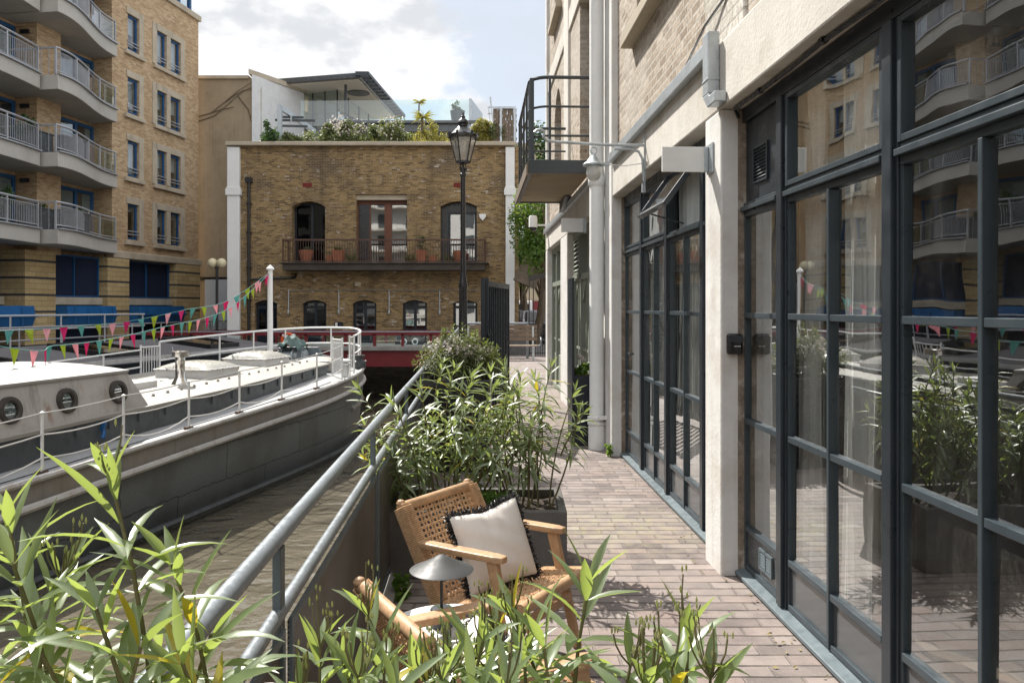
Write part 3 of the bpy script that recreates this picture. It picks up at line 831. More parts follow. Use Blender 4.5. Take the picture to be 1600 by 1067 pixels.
# blank projecting signs
def blank_sign(s, z, label, w, h):
    t_ = thing('projecting_sign', label, 'sign', fac(DF, s, z), FAC.th, 'blank projecting signs')
    m = MB(); m.box(-.035 - w, -.035, -.012, .012, -h / 2, h / 2); part(m, 'sign_panel', M['white'], t_, bevel=.003)
    m = MB(); m.box(-.012, -.001, -.10, .03, -h / 2 - .015, h / 2 + .015); m.box(-.04, -.012, -.02, .02, -h / 2, h / 2)
    part(m, 'wall_plate', M['galv'], t_, bevel=.003)
blank_sign(5.10, 2.60, 'blank white projecting sign with metal wall plate above the glazed doors near the open window', .275, .16)
blank_sign(11.0, 2.78, 'small blank white projecting sign peeping out behind the thick white pipe', .30, .19)
# black entry keypad on the pillar
k = thing('key_safe', 'small black rounded key safe box on the side of the white pillar', 'key safe', fac(1.578, 4.855, 1.425), FAC.th)
m = MB(); m.box(-.05, .047, -.045, 0, -.064, .064); part(m, 'case', M['black'], k, bevel=.016)
m = MB(); m.box(-.046, .043, -.048, -.0452, .012, .052); part(m, 'cover', M['dkgrey'], k, bevel=.002)
m = MB()
for i, w in enumerate((.006, .005, .0035, .0055, .006)): m.box(-.010 + i * .008, -.010 + i * .008 + w, -.0462, -.045, -.016, -.010)
part(m, 'maker_mark', M['white'], k)
# security camera at the far corner
c = thing('security_camera', 'white dome security camera on a short arm at the far corner of the warehouse', 'camera', fac(DF, 17.05, 3.52), FAC.th)
m = MB(); m.bar((0, 0, -.12), (-.26, 0, -.12), .035, .035); m.box(-.02, 0, -.05, .05, -.18, -.06); part(m, 'arm', M['white'], c)
m = MB(); m.lathe([(.0, .12), (.07, .11), (.09, .08), (.09, -.12), (.095, -.13), (.09, -.14)], (-.30, 0, -.03), 20); part(m, 'housing', M['white'], c, smooth=True)
m = MB(); m.lathe([(.085, -.14), (.08, -.18), (.05, -.215), (.0, -.225)], (-.30, 0, -.03), 20); part(m, 'dome', M['black'], c, smooth=True)
# curtains inside the near bays
def curtain(s0, s1, d, label, folds, seed):
    random.seed(seed)
    ph = [random.uniform(0, 6.3) for _ in range(4)]
    def fn(a, b):
        y = s0 + (s1 - s0) * a
        w = .024 * math.sin(a * folds * 6.283 + ph[0]) + .018 * math.sin(a * folds * 2.7 * 6.283 + ph[1] + b * 1.5) + .012 * math.sin(a * 31 + b * 4 + ph[2])
        return (d + w * (.55 + .45 * (1 - b)), y + .02 * math.sin(b * 5 + a * 9), .06 + b * 2.85)
    mb_ = MB(FAC.M()); mb_.grid(fn, int(folds * 16), 16)
    o = solo(mb_, 'curtain', M['curtain'], label, 'curtain', smooth=180, group='sheer curtains behind the glazing')
    so = o.modifiers.new('thick', 'SOLIDIFY'); so.thickness = .004
    return o
curtain(4.00, 4.20, 1.76, 'narrow white sheer curtain gathered behind the near glazed bay, farther of its two curtains', 5, 3)
curtain(3.42, 3.74, 1.77, 'white sheer curtain hanging behind the pane beside the thick post of the near glazed bay', 4, 5)
curtain(5.75, 7.0, 1.80, 'wide sheer curtain behind the far glazed bay with the open window', 11, 8)
curtain(7.1, 8.7, 1.80, 'pale curtain behind the door leaf of the far glazed bay', 9, 9)
# ---------------------------------------------------------------- flats on the left bank
APT = Frame2((px(310, 480, 40.4).x, 40.4), math.atan2(-.1512, 1.0))
A = APT.along
fl = thing('apartment_building', 'buff brick apartment block with curved concrete balconies and bright blue window frames', 'building', (APT.O.x, APT.O.y, 0), APT.th)
M['bluefr'] = pmat('blue_window_frame', (.018, .085, .21), .45, var=.1, scale=2, bump=.05)
M['band'] = pmat('dark_brick_band', (.055, .05, .05), .8, var=.2, scale=3, bump=.2)
M['railg'] = pmat('pale_grey_railing', (.40, .41, .43), .45, .3, var=.1, scale=3, bump=.05)
M['blind'] = pmat('pale_blind', (.58, .58, .55), .8, var=.12, scale=.8, bump=0)
STO = 2.75
aR = A(175, 0)                         # near edge of the flat brick wall
GZ = 4.05
TOP = 16.05
zt0 = APT.z(0, A(262, 0), 331)         # head of the lowest window row
c1 = (A(199.5, 0), A(216.5, 0)); c2 = (A(244.5, 0), A(259.5, 0)); c3 = (A(265.5, 0), A(281.5, 0))
ops = []
for r in range(4):
    z1 = zt0 + r * STO
    for c in (c1, c2, c3): ops.append((c[0], c[1], z1 - 1.55, z1))
part(MB().wall(aR, 0, GZ, TOP, 0, -.35, ops), 'brick_wall', M['apt_brick'], fl)
m = MB(); m.box(-14, -.36, -.25, 0, -1, TOP); m.box(-14, -13.7, -75, -.25, -1, TOP)
part(m, 'gable_wall', M['apt_brick'], fl)
m = MB(); m.box(-14, .12, -75, .10, TOP, TOP + .28)
part(m, 'coping', M['stone'], fl, bevel=.03)
m = MB(); m.box(-.3, .12, aR - .02, .12, GZ - .32, GZ - .002)
part(m, 'string_course', M['stone'], fl, bevel=.04)
def flat_window(a0, a1, z0, z1, p, n=1, sill=True, seed=0):
    """blue frame, pane, blind and stone surround"""
    w = part(MB().frame(a0, a1, z0, z1, .10, p - .16, p - .08, cols=[a0 + (a1 - a0) * i / n for i in range(1, n)]), 'window', M['bluefr'], fl)
    part(MB().add([(p - .12, a0 + .08, z0 + .08), (p - .12, a1 - .08, z0 + .08), (p - .12, a1 - .08, z1 - .08), (p - .12, a0 + .08, z1 - .08)], [(0, 1, 2, 3)]), 'pane', M['glass'], w)
    return w
random.seed(4)
for r in range(4):
    z1 = zt0 + r * STO; z0 = z1 - 1.55
    for c in (c1, c2, c3):
        w = flat_window(c[0], c[1], z0, z1, 0)
        b = MB(); drop = random.choice((.5, .8, 1.0, 1.0, 1.0)) if r > 1 else random.choice((.2, .5, 1.0))
        b.box(-.30, -.29, c[0], c[1], z1 - 1.5 * drop, z1)
        part(b, 'blind', M['blind'], w)
        b = MB()
        for zz in (.22, .36): b.tube([(.02, c[0] - .05, z0 + zz), (.02, c[1] + .05, z0 + zz)], .022, 6)
        part(b, 'guard_rail', M['railg'], w)
    for (q0, q1, m_) in ((c1[0], c1[1], None), (c2[0], c3[1], (c2[1], c3[0]))):
        f = MB(); sw = .34
        f.box(-.02, .05, q0 - sw, q0 - .002, z0, z1 + .30) if False else None
        f.box(-.02, .05, q1 + .002, q1 + sw, z0 - .05, z1 + .30)
        f.box(-.02, .05, q0 - .10, q1, z1 + .002, z1 + .30)
        if m_: f.box(-.02, .05, m_[0] + .002, m_[1] - .002, z0, z1); f.box(-.02, .05, q0 - sw, q0 - .002, z0 - .05, z1 + .30)
        f.box(-.02, .14, q0 - sw * .8, q1 + sw, z0 - .24, z0 - .06)
        part(f, 'stone_surround', M['stone'], fl, bevel=.015)
# attic storey set back above the coping
m = MB(); m.box(-14, -1.2, -75, -2.0, TOP + .3, TOP + 3.2); part(m, 'attic', M['slab'], fl)
m = MB().frame(-13, -.35, TOP + .30, TOP + 2.9, .16, -.32, -.17, cols=[-11.5, -10, -8.5, -7, -5.5, -4.4, -3.4, -2.4, -1.4], t=.14)
at = part(m, 'attic_glazing', M['bluefr'], fl)
part(MB().wall(-12.9, -.45, TOP + .4, TOP + 2.8, -.25, -.26, []), 'pane', M['glass'], at)
m = MB(); m.box(-14, .6, -75, .6, TOP + 3.2, TOP + 3.5); part(m, 'roof', M['slab'], fl)
# recessed balcony bays
RB = -.95
BZ = [3.9 + i * STO for i in range(6)]
per = A(84, -.3) - A(-60, -.3)
pier_n, pier_f = A(66, -.35), A(84, -.35)
dl = A(143, RB) if A(143, RB) < aR else aR - 1.0
m = MB().wall(-75, aR, GZ - .4, TOP, RB, RB - .3, [])
part(m, 'recess_wall', M['apt_brick'], fl)
m = MB(); m.box(RB - .29, -.351, aR, aR + .3, GZ - .4, TOP); part(m, 'pier', M['apt_brick'], fl)
LEN = 7.4
piers = [pier_f - LEN * k for k in range(7)]
for pf in piers:
    m = MB(); m.box(RB + .002, -.05, pf - 1.25, pf, GZ - .4, TOP); part(m, 'pier', M['apt_brick'], fl)
m = MB(); m.tube([(RB + .10, A(167, RB + .1), -1), (RB + .10, A(167, RB + .1), TOP)], .065); part(m, 'downpipe', M['black'], fl)
def glazing(a0, a1, z0, z1, n, seed):
    random.seed(seed)
    w = part(MB().frame(a0, a1, z0, z1, .13, RB + .004, RB + .10, cols=[a0 + (a1 - a0) * i / n for i in range(1, n)], t=.16), 'balcony_door', M['bluefr'], fl)
    part(MB().wall(a0 + .1, a1 - .1, z0 + .1, z1 - .1, RB + .05, RB + .048, []), 'pane', M['glass'], w)
    c = MB()
    for i in range(n):
        b0 = a0 + (a1 - a0) * i / n + .1; b1 = b0 + (a1 - a0) / n - .2
        if random.random() < .6: c.box(RB + .02, RB + .03, b0 + (b1 - b0) * random.choice((0, .4, .6)), b1, z0 + .1, z1 - .15)
    if c.v: part(c, 'curtain', M['blind'], w)
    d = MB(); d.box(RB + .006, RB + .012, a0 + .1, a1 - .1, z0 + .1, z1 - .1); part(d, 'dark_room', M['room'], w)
def bal_curve(kind, a0, a1):
    """outer edge of a balcony as (p, a); 's' swells outwards from the wall towards its near end, 'c' is a shallow bow"""
    pts = []
    for i in range(25):
        t = i / 24
        a = a0 + (a1 - a0) * t
        if kind == 's': p = .28 + 1.35 * (1 - (3 * t * t - 2 * t ** 3) ** .9) * (1 - .10 * (1 - t) ** 6)
        else: p = .75 + .55 * math.sin(math.pi * (.12 + .80 * t))
        pts.append((p, a))
    return pts
def balcony(kind, a0, a1, z, glass, seed):
    c = bal_curve(kind, a0, a1)
    poly = [(RB + .01, a0), ] + c + [(RB + .01, a1)]
    m = MB(); m.prism(poly, z, z + .52)
    b = part(m, 'balcony', M['slab'], fl, bevel=.02)
    m = MB(); e = [(p + .05, a) for p, a in c]
    for i in range(24):
        (p0, q0), (p1, q1) = e[i], e[i + 1]
        m.bar((p0 - .06, q0, z + .545), (p1 - .06, q1, z + .545), .20, .045)
    m.tube([(p - .10, a, z + 1.50) for p, a in c], .038, 6)
    m.tube([(p - .10, a, z + .68) for p, a in c], .02, 5)
    m.tube([(p - .10, a, z + 1.36) for p, a in c], .016, 5)
    for i in (0, 6, 12, 18, 24):
        p, a = c[i]; m.bar((p - .10, a, z + .52), (p - .10, a, z + 1.50), .06, .05, (0, 1, 0))
    m.bar((RB + .1, c[0][1] + .05, z + 1.50), (c[0][0] - .1, c[0][1] + .05, z + 1.50), .05, .06)
    lo, hi = (0, 13) if glass else (0, 25)
    for i in range(lo * 3, (hi - 1) * 3 + 1):
        t = i / 3; j = min(23, int(t)); f = t - j
        p = c[j][0] * (1 - f) + c[j + 1][0] * f; a = c[j][1] * (1 - f) + c[j + 1][1] * f
        m.bar((p - .10, a, z + .69), (p - .10, a, z + 1.35), .014, .014, (0, 1, 0))
    for i in range(6):
        p = RB + .2 + (c[0][0] - RB - .3) * (i + 1) / 7
        m.bar((p, c[0][1] + .05, z + .55), (p, c[0][1] + .05, z + 1.46), .016, .016, (0, 1, 0))
    part(m, 'railing', M['railg'], b)
    if glass:
        g = MB()
        for i in range(12, 24):
            (p0, q0), (p1, q1) = c[i], c[i + 1]
            g.add([(p0 - .10, q0, z + .62), (p1 - .10, q1, z + .62), (p1 - .10, q1, z + 1.42), (p0 - .10, q0, z + 1.42)], [(0, 1, 2, 3)])
        part(g, 'glass_screen', M['glass_bal'], b)
    return b
sA0, sA1 = A(91, 1.5), A(184, .3)
for i, z in enumerate(BZ[:5]):
    balcony('s', sA0, sA1, z, True, i)
    zz = z + .55
    glazing(A(86, RB) , A(143, RB), zz, zz + 2.05, 2, i * 7 + 1)
    hi = sA0 - .12
    for k in range(4):
        n0 = hi - 7.0 - 7.4 * k
        balcony('c', n0, n0 + 7.0, z, False, i)
    for k in range(5):
        glazing(piers[k] - 7.0, piers[k] - 1.35, zz, zz + 2.05, 3, i * 7 + k + 2)
    for k in range(3):
        m = MB(); m.box(-.35, -.7, piers[k] - 1.33, piers[k] - 1.252, z + 2.35, z + 2.5); part(m, 'wall_light', M['black'], fl)
# a few things stand on the balconies
def on_balcony(name, label, cat, u, p, z, build):
    a = A(u, p); w = APT.M() @ Vector((p, a, z))
    t_ = thing(name, label, cat, w, APT.th); build(t_); return t_
def trough(w, h):
    def f(t_):
        m = MB(); m.box(-.2, .2, -w / 2, w / 2, 0, h); m.box(-.23, .23, -w / 2 - .03, w / 2 + .03, h, h + .05); part(m, 'trough', M['panel'], t_, bevel=.01)
        m = MB(); m.box(-.17, .17, -w / 2 + .03, w / 2 - .03, h + .051, h + .06); part(m, 'soil', M['soil'], t_)
    return f
def bush(w, h):
    def f(t_):
        m = MB(); m.lathe([(.16, 0), (.2, .35), (.17, .35), (0, .3)], n=12); part(m, 'pot', M['dkgrey'], t_)
        m = MB(); leaf_cloud(m, (0, 0, .35 + h * .5), (w, w, h * .62), 420, .11, random.Random(int(w * 100)), .4, .5, 8); part(m, 'foliage', M['leaf_dark'], t_)
    return f
# ground storey: banded piers, shutters, blue hoppers
gp = [(A(66, .1) - .0, A(87, .1)), (A(168, .1), A(202, .1)), (A(276, .1), -.01)]
wd = 2.6
gp[0] = (gp[0][1] - 1.55, gp[0][1])
gp += [(gp[0][0] - 7.4 * k, gp[0][1] - 7.4 * k) for k in range(1, 6)]
for (a0, a1) in gp:
    m = MB(); m.box(-1.1 if a0 < gp[0][0] + .1 else -.45, .10, a0, a1, -1.6, GZ - .33); o = part(m, 'ground_pier', M['apt_block'], fl)
    m = MB()
    for i in range(7):
        z = GZ - .33 - .42 - i * .62
        m.box(-1.104 if a0 < gp[0][0] + .1 else -.44, .104, a0 - .004, a1 + .004, z, z + .085)
    part(m, 'brick_band', M['band'], fl)
m = MB(); m.box(-1.5, -.95, -75, gp[0][1] - .1, -1.6, GZ - .34); part(m, 'shutter_wall', M['blue_d'], fl)
m = MB(); m.box(-1.5, -.34, gp[0][1] - .05, -.3, -1.6, GZ - .34); part(m, 'shutter_wall', M['blue_d'], fl)
edges = sorted(gp)
for i in range(len(edges) - 1):
    a0, a1 = edges[i][1], edges[i + 1][0]
    zb = 2.05; sp = -.95 if i < len(edges) - 3 else -.34
    f = MB().frame(a0 + .02, a1 - .02, zb, GZ - .35, .06, sp + .005, sp + .07, cols=[(a0 + a1) / 2], t=.05)
    part(f, 'shutter_frame', M['bluefr'], fl)
    m = MB(); m.box(sp + .005, sp + .24, a0 + .02, a1 - .02, zb - .30, zb - .01); part(m, 'shutter_sill', M['stone'], fl)
    m = MB(); q = (a1 - a0)
    m.prism([(sp + .01, 1.70), (.55, 1.70), (.62, 1.32), (.50, .98), (sp + .01, .90)], a0 + .03, a1 - .1, 'xz')
    m.box(.5, .66, a0 - .1, a1, 1.30, 1.36)
    for k in range(4):
        y = a0 + q * (k + .5) / 4; m.box(.62, .635, y - .02, y + .02, 1.0, 1.68)
    part(m, 'blue_canopy', M['blue'], fl, bevel=.01)
# quay below the flats with its railing
mb = MB(APT.M()); mb.box(-14, 1.9, -75, 2.4, -3, -.15); mb.box(1.6, 1.95, -75, 2.4, -.15, -.02)
structure(mb, 'quay', M['conc'])
q = thing('quay_railing', 'grey tubular quay railing running along the foot of the buff brick flats', 'railing', (APT.O.x, APT.O.y, 0), APT.th)
m = MB()
for z in (.55, .98): m.tube([(1.75, -50, z), (1.75, 2.0, z)], .03, 6)
part(m, 'rail', M['railg'], q)
m = MB()
for i in range(27): m.tube([(1.75, 2.0 - 2.0 * i, -.02), (1.75, 2.0 - 2.0 * i, .98)], .028, 6)
part(m, 'posts', M['railg'], q)
m = MB()
for i in range(40): m.bar((1.75, 2.0 - .14 * i, .05), (1.75, 2.0 - .14 * i, .95), .025, .025, (0, 1, 0))
part(m, 'picket_infill', M['railg'], q)
# ---------------------------------------------------------------- brick warehouse across the dock head
BY = 33.0
k = BY / F
bx = lambda u: (u - CU) * k
bz = lambda v: H - (v - CV) * k
bk = thing('brick_warehouse', 'low yellow-brown brick warehouse with white corner pilasters and a long balcony', 'building', (bx(376), BY, 0))
Mi = inv(bk)
up_ops = [(bx(456), bx(508), bz(412), bz(315), .22), (bx(556), bx(636), bz(412), bz(304), 0), (bx(688), bx(745), bz(412), bz(314), .22)]
dn = [(398, 433), (473, 510), (551, 588), (629, 667), (708, 746)]
dn_ops = [(bx(a), bx(b), .02, bz(469), .14) for a, b in dn]
part(MB(Mi).wall(bx(376), bx(790), -.1, bz(229), BY, BY + .55, up_ops + dn_ops, 'xz'), 'brick_wall', M['stock'], bk)
for (a, b, *_) in ((456, 508), (688, 745)):                       # soldier-course arches
    m = MB(Mi)
    for i in range(19):
        t = i / 18; x = bx(a) + (bx(b) - bx(a)) * t
        zc = bz(315) - .22 * (2 * t - 1) ** 2
        an = (2 * t - 1) * .28
        m.bar((x, BY - .008, zc + .01), (x + .24 * math.sin(an), BY - .008, zc + .01 + .24 * math.cos(an)), .065, .014, (0, 1, 0))
    part(m, 'brick_arch', M['stock'], bk)
for a, b in dn:
    m = MB(Mi)
    for i in range(13):
        t = i / 12; x = bx(a) + (bx(b) - bx(a)) * t
        zc = bz(469) - .14 * (2 * t - 1) ** 2; an = (2 * t - 1) * .28
        m.bar((x, BY - .008, zc + .01), (x + .22 * math.sin(an), BY - .008, zc + .01 + .22 * math.cos(an)), .065, .014, (0, 1, 0))
    part(m, 'brick_arch', M['stock'], bk)
for u0, u1 in ((357, 376), (790, 804)):
    m = MB(Mi); m.box(bx(u0), bx(u1) - .002, BY - .16, BY + .5, -.1, bz(231))
    m.box(bx(u0) - .06, bx(u1) + .06, BY - .22, BY + .5, bz(306), bz(296)); m.box(bx(u0) - .03, bx(u1) + .03, BY - .19, BY + .5, bz(295.8), bz(293))
    part(m, 'pilaster', M['white'], bk, bevel=.01)
m = MB(Mi); m.box(bx(355), bx(806), BY - .25, BY + .75, bz(229), bz(223)); part(m, 'coping', M['stone'], bk, bevel=.02)
m = MB(Mi); m.box(bx(804), bx(811), BY + .3, BY + 24, -.1, bz(229)); m.box(bx(357), bx(360), BY + .56, BY + 20, -.1, bz(229)); m.box(bx(360), bx(804), BY + 14, BY + 14.3, -.1, bz(229))
part(m, 'side_wall', M['stock'], bk)
m = MB(Mi); m.box(bx(357), bx(804), BY + .56, BY + 24, bz(240), bz(237)); part(m, 'roof_terrace', M['conc'], bk)
m = MB(Mi); m.box(bx(360), bx(804), BY + 3.6, BY + 3.7, -.1, bz(240)); m.box(bx(360), bx(804), BY + .56, BY + 3.6, bz(430), bz(426)); part(m, 'interior', M['room'], bk)
M['ttimber'] = pmat('red_brown_timber', (.13, .045, .022), .5, var=.25, scale=3, bump=.1)
# tall middle doors with stone lintel
m = MB(Mi); m.box(bx(556), bx(636), BY + .10, BY + .5, bz(312), bz(304.1)); part(m, 'lintel', M['stone'], bk)
m = MB(Mi)
for i in range(35):
    x = bx(554) + (bx(638) - bx(554)) * (i + .5) / 35; m.box(x - .027, x + .027, BY - .012, BY - .002, bz(303.8), bz(303.8) + .23)
part(m, 'soldier_course', M['stock'], bk)
f = MB(Mi)
f.box(bx(556), bx(636), BY + .36, BY + .5, bz(318), bz(312.2)); f.box(bx(599), bx(610), BY + .30, BY + .48, bz(412), bz(318)); f.box(bx(556), bx(558), BY + .36, BY + .48, bz(412), bz(318)); f.box(bx(634), bx(636), BY + .36, BY + .48, bz(412), bz(318)); f.box(bx(575), bx(577), BY + .36, BY + .46, bz(412), bz(318))
d_ = part(f, 'balcony_door', M['ttimber'], bk)
m = MB(Mi)
for a, b in ((577, 599), (610, 634)): m.add([(bx(a), BY + .42, bz(411)), (bx(b), BY + .42, bz(411)), (bx(b), BY + .42, bz(319)), (bx(a), BY + .42, bz(319))], [(0, 1, 2, 3)])
part(m, 'pane', M['glass_far'], d_)
m = MB(Mi); m.box(bx(558), bx(575), BY + .38, BY + .44, bz(412), bz(318)); part(m, 'dark_leaf', M['black'], d_)
f = MB(Mi).frame(bx(699), bx(745), bz(412), bz(330), .10, BY + .36, BY + .44, 'xz'); d_ = part(f, 'balcony_door', M['navy'], bk)
m = MB(Mi).add([(bx(700), BY + .40, bz(411)), (bx(744), BY + .40, bz(411)), (bx(744), BY + .40, bz(331)), (bx(700), BY + .40, bz(331))], [(0, 1, 2, 3)]); part(m, 'pane', M['glass_far'], d_)
m = MB(Mi); m.box(bx(688), bx(699), BY + .38, BY + .50, bz(412), bz(318)); m.box(bx(699), bx(745), BY + .40, BY + .50, bz(329.8), bz(314)); part(m, 'dark_leaf', M['black'], d_)
f = MB(Mi).frame(bx(456), bx(508), bz(412), bz(316), .09, BY + .44, BY + .52, 'xz', cols=[bx(484)]); d_ = part(f, 'balcony_door', M['navy'], bk)
m = MB(Mi).add([(bx(458), BY + .48, bz(411)), (bx(506), BY + .48, bz(411)), (bx(506), BY + .48, bz(317)), (bx(458), BY + .48, bz(317))], [(0, 1, 2, 3)]); part(m, 'pane', glassmat('dark_window_glass', (.10, .13, .16), .25, .01, .02, .002), d_)
# ground-floor double doors with fanlights
for i, (a, b) in enumerate(dn):
    xa, xb = bx(a), bx(b)
    f = MB(Mi).frame(xa, xb, .02, bz(470), .10, BY + .22, BY + .30, 'xz', cols=[(xa + xb) / 2], rows=[bz(480)], t=.12)
    f.box(xa + .1, (xa + xb) / 2 - .06, BY + .23, BY + .28, .02, .75); f.box((xa + xb) / 2 + .06, xb - .1, BY + .23, BY + .28, .02, .75)
    d_ = part(f, 'double_door', M['navy'], bk)
    m = MB(Mi).add([(xa + .05, BY + .26, .1), (xb - .05, BY + .26, .1), (xb - .05, BY + .26, bz(471)), (xa + .05, BY + .26, bz(471))], [(0, 1, 2, 3)])
    part(m, 'pane', M['glass_far'] if i > 1 else M['glass_dk'], d_)
    if i == 2:
        m = MB(Mi); m.box((xa + xb) / 2 - .09, (xa + xb) / 2 - .04, BY + .19, BY + .22, .95, 1.25); part(m, 'door_handle', M['chrome'], d_)
# balcony
b0, b1 = (441 - CU) * .02568, (758 - CU) * .02568
zb = H - (412 - CV) * .02568
m = MB(Mi); m.box(b0, b1, 32.1, BY - .005, zb - .26, zb); m.box(b0 - .12, b1 + .15, 32.02, BY - .006, zb + .002, zb + .05)
bb = part(m, 'balcony', pmat('dark_balcony_timber', (.06, .05, .042), .8, var=.3, scale=3, bump=.3), bk, bevel=.01)
m = MB(Mi); zr = H - (375 - CV) * .02568
m.box(b0 - .02, b1 + .05, 32.10, 32.16, zr - .03, zr + .04); m.box(b0, b1, 32.11, 32.15, zb + .08, zb + .12)
for y in (32.16, 32.98): m.box(b0, b0 + .04, y - .02, y + .02, zb + .05, zr); m.box(b1 - .04, b1, y - .02, y + .02, zb + .05, zr)
m.box(b0, b0 + .05, 32.16, 32.99, zr - .03, zr + .03); m.box(b1 - .05, b1, 32.16, 32.99, zr - .03, zr + .03)
n = 78
for i in range(n + 1):
    x = b0 + (b1 - b0) * i / n; m.bar((x, 32.13, zb + .1), (x, 32.13, zr), .018, .018, (0, 1, 0))
part(m, 'railing', pmat('rusty_brown_railing', (.085, .045, .03), .6, var=.3, scale=5, bump=.1), bb)
# pipes, bricks, conduits, notices
m = MB(Mi); m.tube([(bx(390), BY - .09, -.1), (bx(390), BY - .09, bz(284))], .065); m.box(bx(390) - .13, bx(390) + .13, BY - .2, BY - .002, bz(286), bz(278))
m.tube([(bx(390), BY - .09, bz(437)), (bx(462), BY - .09, bz(434)), (bx(463), BY - .02, bz(428))], .05)
for v in (320, 365, 420, 470): m.box(bx(390) - .10, bx(390) + .10, BY - .16, BY - .003, bz(v), bz(v - 2.4))
part(m, 'downpipe', M['black'], bk, smooth=True)
m = MB(Mi); m.box(bx(473), bx(487.5), BY - .012, BY - .001, bz(292.5), bz(286)); m.box(bx(709), bx(721), BY - .012, BY - .001, bz(293), bz(286)); part(m, 'red_air_brick', pmat('red_air_brick', (.15, .02, .015), .8, var=.3), bk)
m = MB(Mi)
m.tube([(bx(450), BY - .03, bz(453.5)), (bx(770), BY - .03, bz(453.5))], .012, 5)
for u in (451, 529.5, 608, 687): m.tube([(bx(u), BY - .03, bz(453.5)), (bx(u), BY - .03, bz(487))], .02, 5); m.lathe([(.03, 0), (.045, .05), (.045, .16), (.02, .18)], (bx(u), BY - .07, bz(491)), 10)
part(m, 'conduit_light', M['galv'], bk)
m = MB(Mi); m.box(bx(555), bx(564), BY - .03, BY - .002, bz(447), bz(441)); part(m, 'notice', M['stone'], bk)
s_ = MB(Mi); s_.box(bx(523), bx(536), BY - .03, BY - .002, bz(512), bz(503)); s_ = part(s_, 'notice', M['navy'], bk)
m = MB(Mi); m.box(bx(524), bx(527.5), BY - .034, BY - .0301, bz(511), bz(504)); part(m, 'notice_print', M['white'], s_)
m = MB(Mi); m.prism([(bx(748.5), bz(335)), (bx(759.5), bz(335)), (bx(759), bz(340)), (bx(754), bz(346)), (bx(749), bz(340))][::-1], BY - .12, BY - .002, 'xz'); part(m, 'alarm_box', M['white'], bk, bevel=.02)
m = MB(Mi); m.box(bx(437), bx(464), BY - .4, BY - .002, bz(516.5), bz(514)); part(m, 'door_shelf', M['galv'], bk)
# terracotta pots along the balcony
def pot(u, w, v0, round_, label):
    x = (u - CU) * .0259; Y = 32.5; h = (412 - v0) * .0259; r = w * .0259 / 2
    t_ = thing('terracotta_pot', label, 'plant pot', (x, Y, zb + .052), 0, 'terracotta pots on the warehouse balcony')
    m = MB()
    if round_: m.lathe([(r * .62, 0), (r * .9, h * .35), (r, h * .75), (r * 1.04, h), (r * .9, h), (r * .85, h * .8)], n=18)
    else:
        m.add([(-r * .85, -r * .85, 0), (r * .85, -r * .85, 0), (r * .85, r * .85, 0), (-r * .85, r * .85, 0), (-r, -r, h), (r, -r, h), (r, r, h), (-r, r, h), (-r * .85, -r * .85, h), (r * .85, -r * .85, h), (r * .85, r * .85, h), (-r * .85, r * .85, h)],
              [(3, 2, 1, 0), (0, 1, 5, 4), (1, 2, 6, 5), (2, 3, 7, 6), (3, 0, 4, 7), (4, 5, 9, 8), (5, 6, 10, 9), (6, 7, 11, 10), (7, 4, 8, 11)])
    part(m, 'pot', M['terra'], t_, smooth=round_)
    m = MB(); m.lathe([(r * .82, h * .82), (0, h * .84)], n=12); part(m, 'soil', M['soil'], t_)
    return (x, Y, zb + .05 + h * .85)
pots = [pot(477, 21, 392, True, 'large round terracotta pot in front of the dark left doorway on the balcony'),
        pot(514, 9, 400, False, 'tiny square terracotta pot between two larger ones left of the middle doors'),
        pot(528, 17, 392, False, 'square terracotta pot just left of the tall timber balcony doors'),
        pot(658, 15, 392, False, 'square terracotta pot holding a leafy bush right of the timber balcony doors'),
        pot(676, 11, 401, False, 'small terracotta pot beside the bush, left of the right hand doorway'),
        pot(718, 21, 393, True, 'round terracotta pot in front of the bright right hand doorway, behind the lamp post')]
# ---------------------------------------------------------------- vegetation builders
M['leaf_ole'] = leafmat('oleander_leaf', (.115, .165, .068), (.185, .24, .125), (.48, .60, .12), .43, .33, .05, .75)
M['leaf_ole2'] = leafmat('oleander_leaf_back', (.11, .155, .072), (.19, .24, .125), (.46, .58, .13), .35, .40, .03, 1.0)
M['stem'] = pmat('green_brown_stem', (.13, .115, .05), .6, var=.3, scale=12, bump=.1)
M['bark'] = pmat('bark', (.12, .09, .06), .9, var=.3, scale=10, bump=.6)
M['bud'] = leafmat('flower_bud', (.34, .38, .14), (.42, .42, .18), (.5, .5, .2), .3, .5, 0)
M['leaf_dark'] = leafmat('dark_tree_leaf', (.022, .05, .014), (.04, .085, .022), (.10, .20, .03), .3, .5, 0)
M['leaf_mid'] = leafmat('tree_leaf', (.05, .11, .02), (.09, .16, .03), (.30, .46, .05), .45, .5, 0)
M['leaf_shrub'] = leafmat('shrub_leaf', (.06, .085, .03), (.12, .14, .055), (.28, .34, .07), .35, .5, 0)
M['leaf_gold'] = leafmat('golden_bamboo_leaf', (.16, .16, .04), (.30, .27, .07), (.50, .46, .08), .45, .5, 0)
M['petal'] = leafmat('pale_flower', (.52, .46, .42), (.66, .62, .58), (.5, .45, .4), .35, .6, 0)
